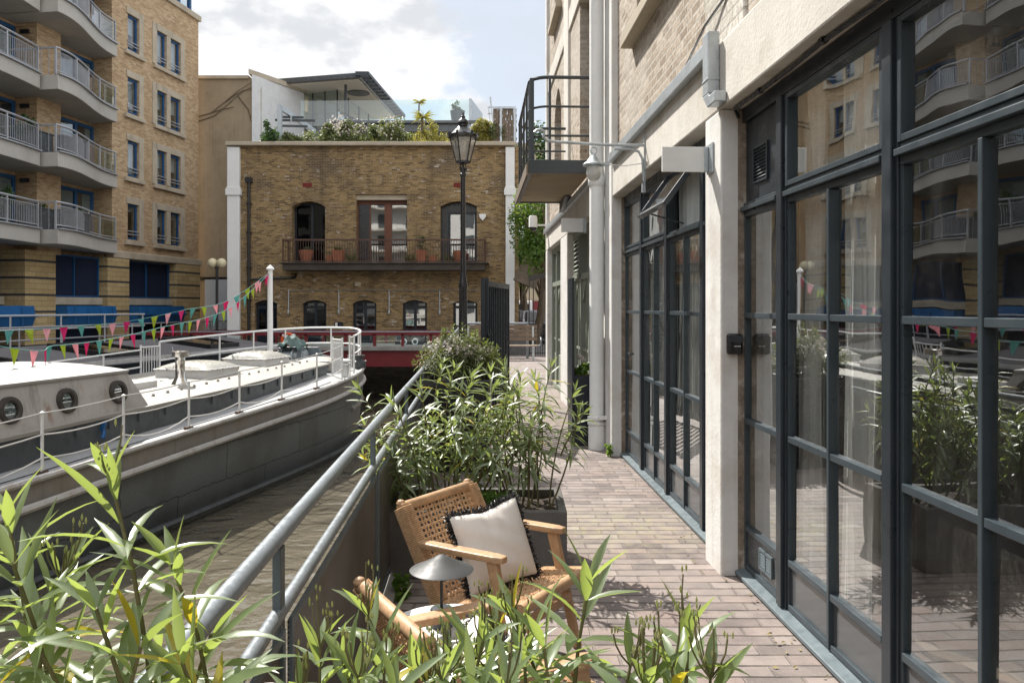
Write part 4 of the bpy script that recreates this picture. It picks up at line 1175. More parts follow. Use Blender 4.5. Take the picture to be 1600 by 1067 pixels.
def leaf_strip(mb, base, d, up, L, w, droop, n=5, fold=.22, curl=0.):
    d = Vector(d).normalized(); up = Vector(up)
    side = d.cross(up)
    if side.length < .01: side = d.cross(Vector((1, .3, 0)))
    side.normalize()
    prof = {5: (.22, .78, 1.0, .82, .46, .03), 3: (.35, 1.0, .75, .04), 2: (.5, 1.0, .08), 4: (.25, .9, 1., .6, .03)}[n]
    p = Vector(base); vs = []
    for i in range(n + 1):
        nrm = side.cross(d).normalized()
        hw = w / 2 * prof[i]
        vs += [p - side * hw + nrm * hw * fold * 2, p.copy(), p + side * hw + nrm * hw * fold * 2]
        d = (d + Vector((0, 0, -1)) * droop / n + side * curl / n).normalized()
        side = (side - d * side.dot(d)).normalized()
        p = p + d * (L / n)
    fs = []
    for i in range(n):
        a = i * 3
        fs += [(a, a + 1, a + 4, a + 3), (a + 1, a + 2, a + 5, a + 4)]
    mb.add(vs, fs)
def bez(a, b, bend, n):
    a, b, bend = Vector(a), Vector(b), Vector(bend)
    return [a + (b - a) * (i / n) + bend * (4 * (i / n) * (1 - i / n)) for i in range(n + 1)]
def shoot(stems, leaves, buds, base, tip, rng, leafed=.5, step=.035, L=.12, w=.022, r=.006, n=5, flower=0, sparse=0., twist=0.):
    """one oleander shoot: stem, whorls of three leaves, optional bud panicle"""
    base, tip = Vector(base), Vector(tip)
    bend = Vector((rng.uniform(-1, 1), rng.uniform(-1, 1), 0)) * (tip - base).length * .09
    pts = bez(base, tip, bend, 6)
    stems.tube(pts, [r * (1.25 - .75 * i / 6) for i in range(7)], 6 if r > .004 else 5)
    tot = (tip - base).length
    k = int(tot * leafed / step)
    ph = rng.uniform(0, 6.28)
    for j in range(k + 1):
        t = 1 - leafed * j / max(1, k)
        i = min(5, int(t * 6)); f = t * 6 - i
        p = pts[i].lerp(pts[i + 1], f)
        ax = (pts[i + 1] - pts[i]).normalized()
        s1 = ax.cross(Vector((0, 1, .1))).normalized(); s2 = ax.cross(s1)
        age = j / max(1, k)
        for q in range(3):
            if rng.random() < sparse: continue
            a = ph + j * 1.05 + q * 2.094 + rng.uniform(-.35, .35)
            out_ = s1 * math.cos(a) + s2 * math.sin(a)
            el = R(rng.uniform(18, 40) + 58 * min(1, age * 1.8) + rng.uniform(-10, 16))
            d = ax * math.cos(el) + out_ * math.sin(el)
            ll = L * rng.uniform(.75, 1.15) * (.5 + .5 * min(1, (j + .6) / 2.5))
            leaf_strip(leaves, p + out_ * r * .7, d, ax, ll, w * rng.uniform(.8, 1.15) * (.75 + .25 * min(1, j / 2)), rng.uniform(.25, 1.25) * (.45 + age), n, .2, rng.uniform(-.25, .25))
    if flower:
        for b in range(flower):
            a = rng.uniform(0, 6.28); hgt = rng.uniform(.03, .085)
            q = tip + Vector((math.cos(a) * rng.uniform(.008, .035), math.sin(a) * rng.uniform(.008, .035), hgt))
            stems.tube(bez(tip, q, ((math.cos(a) * .006, math.sin(a) * .006, 0)), 3), .0014, 4)
            for c in range(rng.choice((1, 2, 2, 3))):
                qq = q + Vector((rng.uniform(-.007, .007), rng.uniform(-.007, .007), rng.uniform(-.004, .007)))
                buds.lathe([(0, -.003), (.0016, .001), (.0019, .0035), (.001, .007), (0, .009)], qq, 5)
def leaf_cloud(mb, c, rad, n, size, rng, shell=.55, aspect=.5, lumps=7, flat=0.):
    """leaf-sized faces scattered through an uneven crown made of several lumps"""
    c = Vector(c)
    L = []
    for i in range(lumps):
        d = Vector((rng.gauss(0, 1), rng.gauss(0, 1), rng.gauss(0, 1))).normalized()
        L.append((Vector((d.x * rad[0], d.y * rad[1], d.z * rad[2])) * rng.uniform(.35, .72), rng.uniform(.30, .52)))
    for i in range(n):
        o, k = L[rng.randrange(lumps)]
        d = Vector((rng.gauss(0, 1), rng.gauss(0, 1), rng.gauss(0, 1))).normalized() * (rng.random() ** (1 - shell))
        p = c + o + Vector((d.x * rad[0], d.y * rad[1], d.z * rad[2])) * k
        nrm = (d + Vector((rng.uniform(-1, 1), rng.uniform(-1, 1), rng.uniform(-.3, 1.2)))).normalized()
        a = nrm.cross(Vector((rng.uniform(-1, 1), rng.uniform(-1, 1), rng.uniform(-1, 1)))).normalized(); b = nrm.cross(a)
        s = size * rng.uniform(.6, 1.35)
        a *= s / 2; b *= s * aspect / 2
        mb.add([p - a, p - a * .2 + b, p + a, p - a * .2 - b], [(0, 1, 2), (0, 2, 3)])
def shrub(name, label, cat, base, c, rad, n, size, mat, seed, trunk=None, group=None, aspect=.5, lumps=8, flowers=0, shell=.5):
    rng = random.Random(seed)
    base = Vector(base)
    t_ = thing(name, label, cat, base, 0, group)
    m = MB(); cl = Vector(c) - base
    leaf_cloud(m, cl, rad, n, size, rng, shell, aspect, lumps)
    if flowers:
        m.k = 1; leaf_cloud(m, cl + Vector((0, -.1 * rad[1], .12 * rad[2])), [q * 1.04 for q in rad], int(flowers * .6), size * .7, rng, .8, .9, lumps)
    part(m, 'crown' if trunk else 'foliage', [mat, M['petal']] if flowers else mat, t_)
    m = MB()
    r = trunk or .03
    m.tube(bez((0, 0, 0), cl * .75, (.05 * cl.z, 0, 0), 5), [r, r * .9, r * .8, r * .65, r * .5, r * .3], 7)
    for i in range(6 if trunk else 4):
        a = rng.uniform(0, 6.28)
        m.tube(bez(cl * rng.uniform(.3, .6), cl + Vector((math.cos(a) * rad[0] * .6, math.sin(a) * rad[1] * .6, rng.uniform(-.2, .6) * rad[2])), (0, 0, .05), 4), [r * .45, r * .35, r * .25, r * .18, r * .1], 5)
    part(m, 'trunk' if trunk else 'stems', M['bark'], t_)
    return t_
def grass_tuft(name, label, cat, base, n, h, spread, mat, seed, group=None, w=.03, droop=.8):
    rng = random.Random(seed)
    t_ = thing(name, label, cat, base, 0, group)
    m = MB()
    for i in range(n):
        a = rng.uniform(0, 6.28); e = rng.uniform(.1, 1.0) * spread
        d = Vector((math.cos(a) * e, math.sin(a) * e, 1)).normalized()
        leaf_strip(m, (math.cos(a) * rng.uniform(0, .12), math.sin(a) * rng.uniform(0, .12), 0), d, (math.cos(a + 1.57), math.sin(a + 1.57), .2), h * rng.uniform(.6, 1.1), w, rng.uniform(.2, 1) * droop, 4)
    part(m, 'leaves', mat, t_)
    return t_
# ---------------------------------------------------------------- rendered block, penthouse and roof garden behind
TY = 41.0
tb = thing('rendered_building', 'blank tan rendered gable with white return wall, between flats and brick warehouse', 'building', (px(308, 480, TY).x, TY, 0))
Mi = inv(tb)
ztan = H - (124 - CV) * TY / F
a, b = px(300, 480, TY).x, px(395, 480, TY).x
m = MB(Mi); m.box(a, b, TY, TY + .4, -.1, ztan); part(m, 'gable_wall', M['tan'], tb)
c = px(475, 480, TY + 3.4)
zw = H - (118 - CV) * TY / F
m = MB(Mi); m.prism([(b, TY + .41), (b, TY - .15), (c.x, c.y), (c.x - .1, c.y + .5)], 7.5, zw); part(m, 'return_wall', M['white_d'], tb)
m = MB(Mi); m.prism([(b - .2, TY + .5), (b - .12, TY - .3), (c.x + .1, c.y - .1), (c.x, c.y + .6)], zw + .002, zw + .25); m.box(a - .1, b - .2, TY - .12, TY + .5, ztan + .002, ztan + .16); part(m, 'coping', M['stone'], tb)
m = MB(Mi); m.box(a, b + .3, TY + .42, TY + 18, -.1, ztan - .3); part(m, 'rear_block', M['tan'], tb)
m = MB(Mi)
rng = random.Random(2)
def tp(u, v): return px(u, v, TY - .05)
for pts in ([(308, 182), (330, 176), (352, 160), (372, 143), (394, 128)], [(308, 190), (335, 181), (358, 162), (376, 146), (394, 135)], [(352, 160), (366, 150), (380, 142), (394, 139)], [(372, 150), (388, 170), (393, 190)], [(330, 176), (345, 172), (365, 168)]):
    m.tube([tp(u, v + rng.uniform(-1, 1)) for u, v in pts], [.026, .022, .018, .014, .01][:len(pts)], 5)
part(m, 'bare_creeper', M['bark'], tb)
m = MB(Mi); m.box(a + .2, b + 1, TY - .06, TY - .01, H - (438 - CV) * TY / F, H - (433 - CV) * TY / F); part(m, 'gate_beam', M['black'], tb)
M['hoard'] = pmat('pale_blue_gate', (.40, .44, .48), .6, var=.05, scale=1, bump=.05)
m = MB(Mi)
for u0, u1 in ((321, 338), (340, 357)):
    m.box(px(u0, 0, TY).x, px(u1, 0, TY).x, TY - .09, TY - .03, -.1, H - (437 - CV) * TY / F)
part(m, 'yard_gate', M['hoard'], tb, bevel=.01)
# glass penthouse with a big oversailing roof
PY = 44.2
ph = thing('glass_penthouse', 'modern glass rooftop pavilion with a dark flat roof oversailing the terrace', 'building', (px(527, 480, PY).x, PY, 8))
Mi = inv(ph)
Fp = lambda u, v, Y: px(u, v, Y)
nr, fr = Fp(563, 113, 42), Fp(622, 178, 51.2)
zr = Fp(563, 121, 42).z
nl = Vector((Fp(428, 0, 41).x, 41.0))
poly = [(nr.x, 42), (fr.x, 51.2), (fr.x - 9, 52.7), (Fp(428, 0, 43.3).x - .1, 50), (Fp(428, 0, 43.2).x, 43.2)]
m = MB(Mi); m.prism(poly, zr - .02, zr + .26); part(m, 'roof', M['panel'], ph, bevel=.03)
M['cream'] = pmat('cream_soffit', (.78, .70, .58), .7, var=.05, bump=.05)
cx_ = sum(p[0] for p in poly) / 5; cy_ = sum(p[1] for p in poly) / 5
m = MB(Mi); m.prism([(cx_ + (x - cx_) * .955, cy_ + (y - cy_) * .955) for x, y in poly], zr - .07, zr - .021); part(m, 'soffit', M['cream'], ph)
m = MB(Mi)
for i in range(14):
    t = i / 13; p = Vector((nr.x, 42)).lerp(Vector((fr.x, 51.2)), t)
    m.box(p.x - .25, p.x + .42, p.y - .09, p.y + .09, zr + .06, zr + .28)
m.bar((nr.x + .42, 41.9, zr + .2), (fr.x + .42, 51.3, zr + .2), .08, .14)
part(m, 'eaves_louvre', M['dkgrey'], ph)
g0, g1, g2 = Fp(470, 480, 45.2), Fp(527, 480, 44.2), Fp(590, 480, 51.5)
m = MB(Mi)
z0 = 8.3
for p, q in ((g0, g1), (g1, g2)):
    m.add([(p.x, p.y, z0), (q.x, q.y, z0), (q.x, q.y, zr - .08), (p.x, p.y, zr - .08)], [(0, 1, 2, 3)])
part(m, 'glazing', glassmat('penthouse_glass', (.62, .76, .76), 1.3, .22, 0, .02), ph)
m = MB(Mi)
for p, q, n in ((g0, g1, 3), (g1, g2, 4)):
    for i in range(n + 1):
        s_ = p.lerp(q, i / n); m.bar((s_.x, s_.y - .02, z0), (s_.x, s_.y - .02, zr - .08), .06, .06, (0, 1, 0))
c_ = Fp(540, 480, 43.2); m.tube([(c_.x, c_.y, z0), (c_.x, c_.y, zr - .02)], .07)
part(m, 'mullion', M['dkgrey'], ph)
m = MB(Mi); m.lathe([(.0, 0), (.62, 0), (.62, .04), (0, .05)], (Fp(560, 0, 44.8).x, 44.8, zr - .115), 24); part(m, 'soffit_disc', M['dkgrey'], ph)
m = MB(Mi); m.box(g0.x - 1, g1.x + .3, 49.5, 52, z0, zr - .1); m.box(g0.x - .2, g1.x + 3, 47.5, 48.7, z0, z0 + .9); part(m, 'inner_wall', M['slab'], ph)
m = MB(Mi); m.box(Fp(500, 0, 46).x, Fp(525, 0, 46).x, 46, 47.2, zr + .26, zr + .80)
for i in range(6): m.box(Fp(500, 0, 46).x + .04, Fp(525, 0, 46).x - .04, 45.97, 45.998, zr + .38 + i * .065, zr + .41 + i * .065)
part(m, 'roof_plant', M['galv'], ph)
m = MB(Mi); m.box(Fp(440, 0, 47).x, Fp(470, 0, 47).x, 47, 48, zr + .26, zr + .5); part(m, 'rooflight', M['galv'], ph)
# raised terrace parapet and glass balustrade to its right
tw = thing('terrace_parapet', 'grey metal clad terrace edge with a clear glass balustrade above the warehouse roof garden', 'balustrade', (Fp(640, 480, 37.5).x, 37.5, 7.5))
Mi = inv(tw)
zq = lambda v, Y: H - (v - CV) * Y / F
x0, x1 = Fp(520, 0, 37.5).x, Fp(732, 0, 37.5).x
m = MB(Mi); m.box(x0, x1, 37.5, 38, zq(206, 37.5), zq(190, 37.5)); m.box(x0, x1 + .5, 37.3, 37.495, zq(193, 37.4), zq(189, 37.4)); part(m, 'cladding', M['panel'], tw)
m = MB(Mi); m.box(Fp(545, 0, 37.6).x, x1, 37.6, 48, 7.5, zq(207, 37.5)); part(m, 'rear_wall', M['dkgrey'], tw)
m = MB(Mi); m.add([(Fp(470, 0, 37.7).x, 37.7, zq(198, 37.7)), (x1, 37.7, zq(188, 37.7)), (x1, 37.7, zq(156, 37.7)), (Fp(470, 0, 37.7).x, 37.7, zq(158, 37.7))], [(0, 1, 2, 3)]); part(m, 'glass_screen', glassmat('terrace_glass', (.74, .90, .89), 1.3, .10, 0, 0), tw)
m = MB(Mi); m.prism([(x1 + .02, 37.5), (x1 + .12, 37.5), (x1 + .55, 40.5), (x1 + .45, 40.5)], zq(206, 37.5), zq(154, 37.5)); part(m, 'end_screen', M['galv'], tw)
# pergola frame and woven screen on the warehouse roof
pg = thing('roof_pergola', 'grey timber pergola frame standing beside the white return wall on the roof garden', 'pergola', (Fp(437, 0, 34.6).x, 34.6, 8.1))
Mi = inv(pg); Y = 34.6
m = MB(Mi)
m.box(Fp(434, 0, Y).x, Fp(440.5, 0, Y).x, Y - .08, Y + .1, 8.1, zq(165, Y)); part(m, 'post', M['galv'], pg)
m = MB(Mi); m.bar(Fp(436, 167, Y), Fp(492, 206, Y + 2), .14, .2); m.bar(Fp(455, 180, Y + .4), Fp(455, 190, Y + .4), .05, .05, (0, 1, 0)); part(m, 'brace', M['galv'], pg)
m = MB(Mi)
for v, u0, u1 in ((183, 434, 474), (188, 430, 492), (197, 440, 480)): m.bar(Fp(u0, v, Y + .2), Fp(u1, v + 1, Y + .9), .10, .09)
part(m, 'rail', M['dkgrey'], pg)
sc_ = thing('woven_screen', 'dark woven slat screen in a grey frame, right end of the roof garden', 'screen', (Fp(790, 0, 34).x, 34.0, 8.1))
Mi = inv(sc_); Y = 34.0
m = MB(Mi).frame(Fp(781, 0, Y).x, Fp(806, 0, Y).x, 8.1, zq(167, Y), .09, Y - .05, Y + .05, 'xz'); m.bar(Fp(766, 152, Y), Fp(770, 190, Y), .07, .07, (0, 1, 0)); m.bar(Fp(762, 168, Y), Fp(806, 168, Y), .06, .06); m.bar(Fp(762, 178, Y), Fp(768, 178, Y), .04, .04); m.bar(Fp(763, 168, Y), Fp(766, 190, Y), .04, .04, (0, 1, 0))
part(m, 'frame', M['galv'], sc_)
m = MB(Mi); rng = random.Random(9)
xa, xb = Fp(771, 0, Y).x, Fp(807, 0, Y).x
for r in range(6):
    z1 = zq(170 + r * 9, Y)
    for i in range(15):
        x = xa + (xb - xa) * (i + .5) / 15
        m.bar((x + rng.uniform(-.03, .03), Y + .02 + .02 * (i % 2), z1), (x + rng.uniform(-.03, .03), Y + .02 + .02 * (i % 2), z1 - .235), .085, .012, (0, 1, 0))
    m.bar((xa, Y + .03, z1 - .01), (xb, Y + .03, z1 - .01), .02, .03)
part(m, 'slats', M['timber'], sc_)
# planting along the parapet
GR = 'shrubs of the roof garden'
rz_ = 8.08
def rp(u, Y=34.0): return (Fp(u, 0, Y).x, Y, rz_)
def rshrub(label, u, du, v0, v1, n, mat, seed, Y=34.2, size=.13, fl=0, asp=.5):
    zc = (zq(v0, Y) + min(zq(v1, Y), rz_ + .2)) / 2; rzv = (zq(v0, Y) - rz_) / 1.75
    return shrub('roof_shrub', label, 'shrub', rp(u, Y), (Fp(u, 0, Y).x, Y, rz_ + rzv), (du * Y / F * 1.2, .6, rzv), int(n * 1.8), size, mat, seed, None, GR, asp, 9, fl)
rshrub('dark green rounded shrub left of the pergola post on the roof garden', 416, 17, 193, 228, 700, M['leaf_dark'], 1)
rshrub('feathery brownish green bamboo clump just right of the pergola post', 466, 26, 198, 230, 1300, M['leaf_shrub'], 2, 34.4, .16, 0, .18)
rshrub('largest domed shrub with pale blossom, middle of the roof garden', 523, 31, 180, 232, 1400, M['leaf_shrub'], 3, 34.0, .13, 420)
rshrub('low blossoming bush just right of the largest domed shrub', 566, 22, 196, 232, 700, M['leaf_shrub'], 4, 34.2, .13, 260)
rshrub('upright flowering shrub left of the spiky palm', 613, 20, 184, 230, 900, M['leaf_shrub'], 5, 34.0, .13, 300)
rshrub('low pale flowering shrub just left of the largest domed shrub', 485, 14, 211, 231, 350, M['leaf_shrub'], 6, 33.9, .11, 120)
rshrub('mid green bushy hedge between the blossoming bush and the flax', 588, 18, 200, 232, 800, M['leaf_shrub'], 16, 34.5, .13, 0)
rshrub('low green hedge beneath the glass balustrade, left of the lamp head', 690, 30, 205, 232, 1200, M['leaf_gold'], 17, 34.6, .15, 0, .3)
rshrub('low green hedge at the foot of the cordyline trunk', 640, 18, 204, 232, 800, M['leaf_shrub'], 18, 34.6, .13, 0)
rshrub('bushy green mound between the pergola rails and the pale flowering shrub', 450, 16, 205, 232, 700, M['leaf_shrub'], 19, 34.5, .12, 0)
rshrub('yellowish bush behind the flax, under the middle of the glass balustrade', 668, 20, 196, 230, 900, M['leaf_gold'], 20, 34.9, .14, 0, .35)
rshrub('golden feathery bamboo hedge right of the lamp head', 757, 24, 186, 230, 2600, M['leaf_gold'], 7, 34.4, .20, 0, .25)
rshrub('greener bamboo beside the woven screen', 778, 14, 188, 230, 1100, M['leaf_shrub'], 8, 34.2, .18, 0, .25)
for i, (u, lab, h) in enumerate(((655, 'yellow green spiky flax below the tall palm', .95), (676, 'broad yellow green spiky flax right of the palm', 1.0), (700, 'spiky flax immediately left of the lamp head', .85), (590, 'orange tinged spiky flax between two flowering shrubs', .75), (640, 'small spiky flax at the foot of the palm trunk', .7))):
    grass_tuft('flax_plant', lab, 'plant', rp(u, 33.9), 46, h, .75, M['leaf_gold'], 40 + i, 'flax plants of the roof garden', .05)
cp = thing('cordyline_palm', 'tall thin cordyline palm with two spiky heads rising above the roof garden', 'palm', rp(658, 34.6), 0)
m = MB(); top = Fp(655, 160, 34.6) - Vector(rp(658, 34.6)); mid = Fp(662, 184, 34.6) - Vector(rp(658, 34.6))
m.tube([(0, 0, 0), (.02, 0, mid.z * .6), (mid.x * .5, 0, mid.z), (top.x - .02, 0, top.z * .8), top], [.07, .06, .045, .035, .03], 7); part(m, 'trunk', M['bark'], cp)
m = MB(); rng = random.Random(12)
for c_, n, L in ((top, 34, .34), (mid, 60, .62)):
    for i in range(n):
        a = rng.uniform(0, 6.28); e = rng.uniform(-.3, 1.2)
        leaf_strip(m, c_, (math.cos(a), math.sin(a), e), (math.cos(a + 1.57), math.sin(a + 1.57), .3), L * rng.uniform(.7, 1.1), .05, .5, 3)
part(m, 'crown', M['leaf_gold'], cp)
tubp = Fp(715, 190, 38.3)
tp_ = thing('terrace_tub', 'grey tub with a rounded bush on the upper terrace behind the glass, above the lamp', 'plant pot', (tubp.x, 38.3, zq(192, 38.3)))
m = MB(); m.lathe([(.28, 0), (.36, .55), (.33, .55), (.3, .5)], n=16); part(m, 'tub', M['panel'], tp_, smooth=True)
m = MB(); leaf_cloud(m, (0, 0, .78), (.42, .42, .34), 260, .12, random.Random(4)); part(m, 'foliage', M['leaf_dark'], tp_)
# plants standing in the balcony pots
BG = 'plants on the warehouse balcony'
for i, (p, lab, r, h, mt) in enumerate(((pots[0], 'low scruffy plant in the large round pot by the left doorway', .22, .16, 'leaf_dark'), (pots[2], 'short green plant in the square pot left of the timber doors', .2, .15, 'leaf_shrub'), (pots[3], 'tall dark bush in the square pot right of the timber doors', .36, .42, 'leaf_dark'))):
    shrub('potted_plant', lab, 'plant', p, (p[0], p[1], p[2] + h * .8), (r, r, h), 260, .07, M[mt], 60 + i, None, BG)
for i, (u, lab) in enumerate(((548, 'wispy grass plant on the balcony just left of the timber doors'), (640, 'grassy plant on the balcony just right of the timber doors'), (701, 'small bright plant at the left edge of the bright doorway'))):
    grass_tuft('balcony_grass', lab, 'plant', ((u - CU) * .0259, 32.55, zb + .05), 60, .5, .55, M['leaf_shrub'], 70 + i, BG, .02)
# ---------------------------------------------------------------- red bridge, dock-side lamps, street beyond
br = thing('dock_bridge', 'dark red steel swing bridge with glass infill panels crossing the dock entrance', 'bridge', (px(560, 480, 29).x, 29, 0))
Mi = inv(br); Y = 28.6
x0, x1 = px(225, 0, Y).x, -1.45
zq = lambda v, Y: H - (v - CV) * Y / F
m = MB(Mi); m.box(x0, x1, Y, Y + .3, zq(571, Y), zq(548, Y)); m.box(x0, x1, Y - .06, Y + .4, zq(572.5, Y), zq(571, Y) - .001); m.box(x0, x1, Y + 2.4, Y + 2.7, zq(571, Y), zq(548, Y)); part(m, 'girder', M['red'], br)
m = MB(Mi); m.box(x0, x1, Y - .12, Y + 2.8, zq(547.6, Y), zq(541, Y)); part(m, 'deck', M['conc'], br, bevel=.01)
m = MB(Mi); m.box(x0, x1, Y - .02, Y + .10, zq(524, Y), zq(519.5, Y))
for yy in (0, 2.6):
    for u in (247, 272, 298, 343, 398, 439, 478, 540, 585, 629, 673, 709):
        x = px(u, 0, Y).x; m.bar((x, Y + .04 + yy, zq(541, Y)), (x, Y + .04 + yy, zq(522, Y)), .10, .12, (0, 1, 0))
m.box(x0, x1, Y + 2.6, Y + 2.7, zq(524, Y), zq(519.5, Y))
part(m, 'parapet_rail', M['red'], br)
m = MB(Mi); m.tube([(x0, Y + .04, zq(518.6, Y)), (x1, Y + .04, zq(518.6, Y))], .03, 6); part(m, 'handrail', M['rail'], br)
m = MB(Mi); m.add([(x0, Y + .06, zq(540, Y)), (x1, Y + .06, zq(540, Y)), (x1, Y + .06, zq(525, Y)), (x0, Y + .06, zq(525, Y))], [(0, 1, 2, 3)]); part(m, 'glass_panel', M['glass_bal'], br)
lb = px(450, 531, 28.5)
bo_ = thing('lifebuoy', 'orange lifebuoy with white bands hung on the red bridge parapet', 'lifebuoy', (lb.x, 28.5, lb.z))
m = MB(); m.tube([(.21 * math.cos(R(a)), 0, .21 * math.sin(R(a))) for a in range(0, 360, 15)], .06, 10, True); part(m, 'ring', pmat('orange_vinyl', (.62, .10, .03), .5, var=.08), bo_, smooth=True)
m = MB()
for a in (45, 135, 225, 315): m.tube([(.21 * math.cos(R(a + d)), 0, .21 * math.sin(R(a + d))) for d in (-7, 0, 7)], .064, 10)
part(m, 'band', M['white'], bo_)
m = MB(); m.bar((-.07, .05, .10), (.10, .05, -.14), .11, .02, (0, 1, 0)); part(m, 'holder_plate', M['white'], bo_)
# stacked loudspeaker-like dock fittings seen through the parapet glass
bl = thing('bollard_lights', 'pair of dark boxed floodlights with round white rims behind the bridge parapet glass', 'floodlight', (px(640, 0, 30).x, 30.0, 0))
m = MB(); m.box(-.55, -.02, 0, .4, .05, .6); m.box(.02, .50, 0, .4, .05, .6); part(m, 'box', M['dkgrey'], bl, bevel=.03)
m = MB()
for x in (-.22, .2): m.tube([(x + .10 * math.cos(R(a)), -.01, .36 + .10 * math.sin(R(a))) for a in range(0, 360, 30)], .03, 6, True)
part(m, 'rim', M['white'], bl)
# twin-globe lamp below the tan wall
g = px(339, 480, 31); gl = thing('twin_globe_lamp', 'black post lamp with two cream globes on a crossbar beneath the tan wall', 'street lamp', (g.x, 31, -.1))
s_ = 31 / F; zc = H - (412 - CV) * s_ + .1
m = MB(); m.tube([(0, 0, 0), (0, 0, zc - .1)], .055, 8); m.lathe([(.11, 0), (.11, .5), (.06, .62)], n=10); m.bar((-13 * s_, 0, zc + .05), (13 * s_, 0, zc + .05), .05, .05)
m.tube([(0, 0, zc - .3), (-.08, 0, zc - .1), (-.2, 0, zc + .03)], .03, 6); m.tube([(0, 0, zc - .3), (.08, 0, zc - .1), (.2, 0, zc + .03)], .03, 6); part(m, 'post', M['black'], gl)
for dx in (-7, 7):
    m = MB(); r = .19; m.lathe([(r * math.sin(R(a)), -r * math.cos(R(a))) for a in range(0, 181, 15)], (dx * s_, 0, zc + .02), 16)
    part(m, 'globe', pmat('cream_globe', (.60, .54, .36), .4, var=.08, tint=(.4, .33, .18), tintamt=.5, tscale=5), gl, smooth=True)
# Victorian lantern on the walkway
LY = 15.0; L0 = px(723.5, 480, LY)
sl_ = thing('street_lamp', 'tall black old-fashioned lamp post with a tapered glass lantern on the walkway edge', 'street lamp', (L0.x, LY, 0))
zv = lambda v: H - (v - CV) * LY / F
m = MB(); m.lathe([(.16, 0), (.16, .1), (.11, .16), (.10, .75), (.12, .8), (.085, .9), (.075, 2.0), (.09, 2.05), (.07, 2.12), (.052, 2.3), (.045, zv(276)), (.062, zv(275)), (.062, zv(272)), (.045, zv(271)), (.04, zv(262))], n=16); part(m, 'post', M['black'], sl_, smooth=True)
m = MB()
for a in range(4):
    an = R(45 + 90 * a); c_, s2 = math.cos(an), math.sin(an)
    m.tube([(0, 0, zv(272)), (.09 * c_, .09 * s2, zv(264)), (.05 * c_, .05 * s2, zv(257)), (.12 * c_, .12 * s2, zv(253.5))], .012, 6)
m.tube([(0, 0, zv(265)), (0, 0, zv(252))], .02, 6)
b0_, b1_, zb0, zb1 = .13, .25, zv(253.5), zv(216)
m.lathe([(.0, zb0 - .02), (b0_ * 1.05, zb0 - .02), (b0_ * 1.05, zb0 + .015), (0, zb0 + .016)], n=6)
for a in range(6):
    an = R(60 * a + 10)
    m.bar((b0_ * math.cos(an), b0_ * math.sin(an), zb0), (b1_ * math.cos(an), b1_ * math.sin(an), zb1), .02, .02)
m.lathe([(b1_, zb1 - .01), (b1_ * 1.14, zb1 + .0), (b1_ * 1.14, zb1 + .05), (b1_ * 1.02, zb1 + .06), (.21, zb1 + .09), (.14, zb1 + .17), (.09, zb1 + .22), (.09, zb1 + .25), (.115, zb1 + .28), (.10, zb1 + .32), (.05, zb1 + .36), (.04, zb1 + .375), (.045, zb1 + .40), (.022, zb1 + .43), (.005, zb1 + .49)], n=18)
for a in range(6):
    an = R(60 * a + 10); m.lathe([(.02, 0), (.028, .03), (.005, .08)], (b1_ * 1.1 * math.cos(an), b1_ * 1.1 * math.sin(an), zb1 + .05), 6)
part(m, 'lantern_frame', M['black'], sl_, smooth=35)
m = MB()
for a in range(6):
    p = [(rr * math.cos(R(60 * (a + j) + 10)), rr * math.sin(R(60 * (a + j) + 10)), zz) for rr, zz, j in ((b0_ * .97, zb0 + .01, 0), (b0_ * .97, zb0 + .01, 1), (b1_ * .97, zb1, 1), (b1_ * .97, zb1, 0))]
    m.add(p, [(0, 1, 2, 3)])
part(m, 'lantern_pane', glassmat('lantern_glass', (.86, .86, .84), .9, .12, .3, 0, (1, 1, 1), 4.0, .75), sl_)
m = MB(); m.lathe([(.02, zb1 - .28), (.05, zb1 - .2), (.05, zb1 - .03)], n=10); m.lathe([(.18, zb1 - .035), (.18, zb1 - .012), (.0, zb1 - .011)], n=14); part(m, 'lamp_unit', M['white'], sl_)
# open slatted gate
gn, gf = Vector((-.345, 10.2)), Vector((-.062, 11.75))
gt = thing('slatted_gate', 'tall open gate of dark upright bars standing edge on across the walkway', 'gate', (gn.x, gn.y, 0))
Mi = inv(gt)
P3 = lambda p, z: (p.x, p.y, z)
m = MB(Mi); dr = (gf - gn).normalized()
m.bar(P3(gn, .0), P3(gn, 2.02), .10, .10, (0, 1, 0)); m.bar(P3(gn - dr * .09, .1), P3(gn - dr * .09, 1.99), .05, .05, (0, 1, 0)); part(m, 'gate_post', M['navy'], gt)
m = MB(Mi)
for z in (1.95, .12): m.bar(P3(gn + dr * .1, z), P3(gf, z), .05, .07)
m.bar(P3(gf, .08), P3(gf, 1.985), .05, .05, (0, 1, 0)); m.bar(P3(gn + dr * .12, .08), P3(gn + dr * .12, 1.985), .05, .05, (0, 1, 0)); part(m, 'gate_frame', M['navy'], gt)
m = MB(Mi)
for i in range(11):
    p = gn + dr * (.12 + 1.44 * (i + 1) / 12); m.bar(P3(p, .15), P3(p, 1.92), .05, .022, (dr.x, dr.y, 0))
part(m, 'bars', M['navy'], gt)
m = MB(Mi); m.box(gn.x + .05, gn.x + .12, gn.y - .06, gn.y + .02, 1.05, 1.2); m.lathe([(.02, 0), (.03, .02), (.02, .05)], (gn.x + .05, gn.y - .06, 1.26), 8); part(m, 'lock', M['black'], gt)
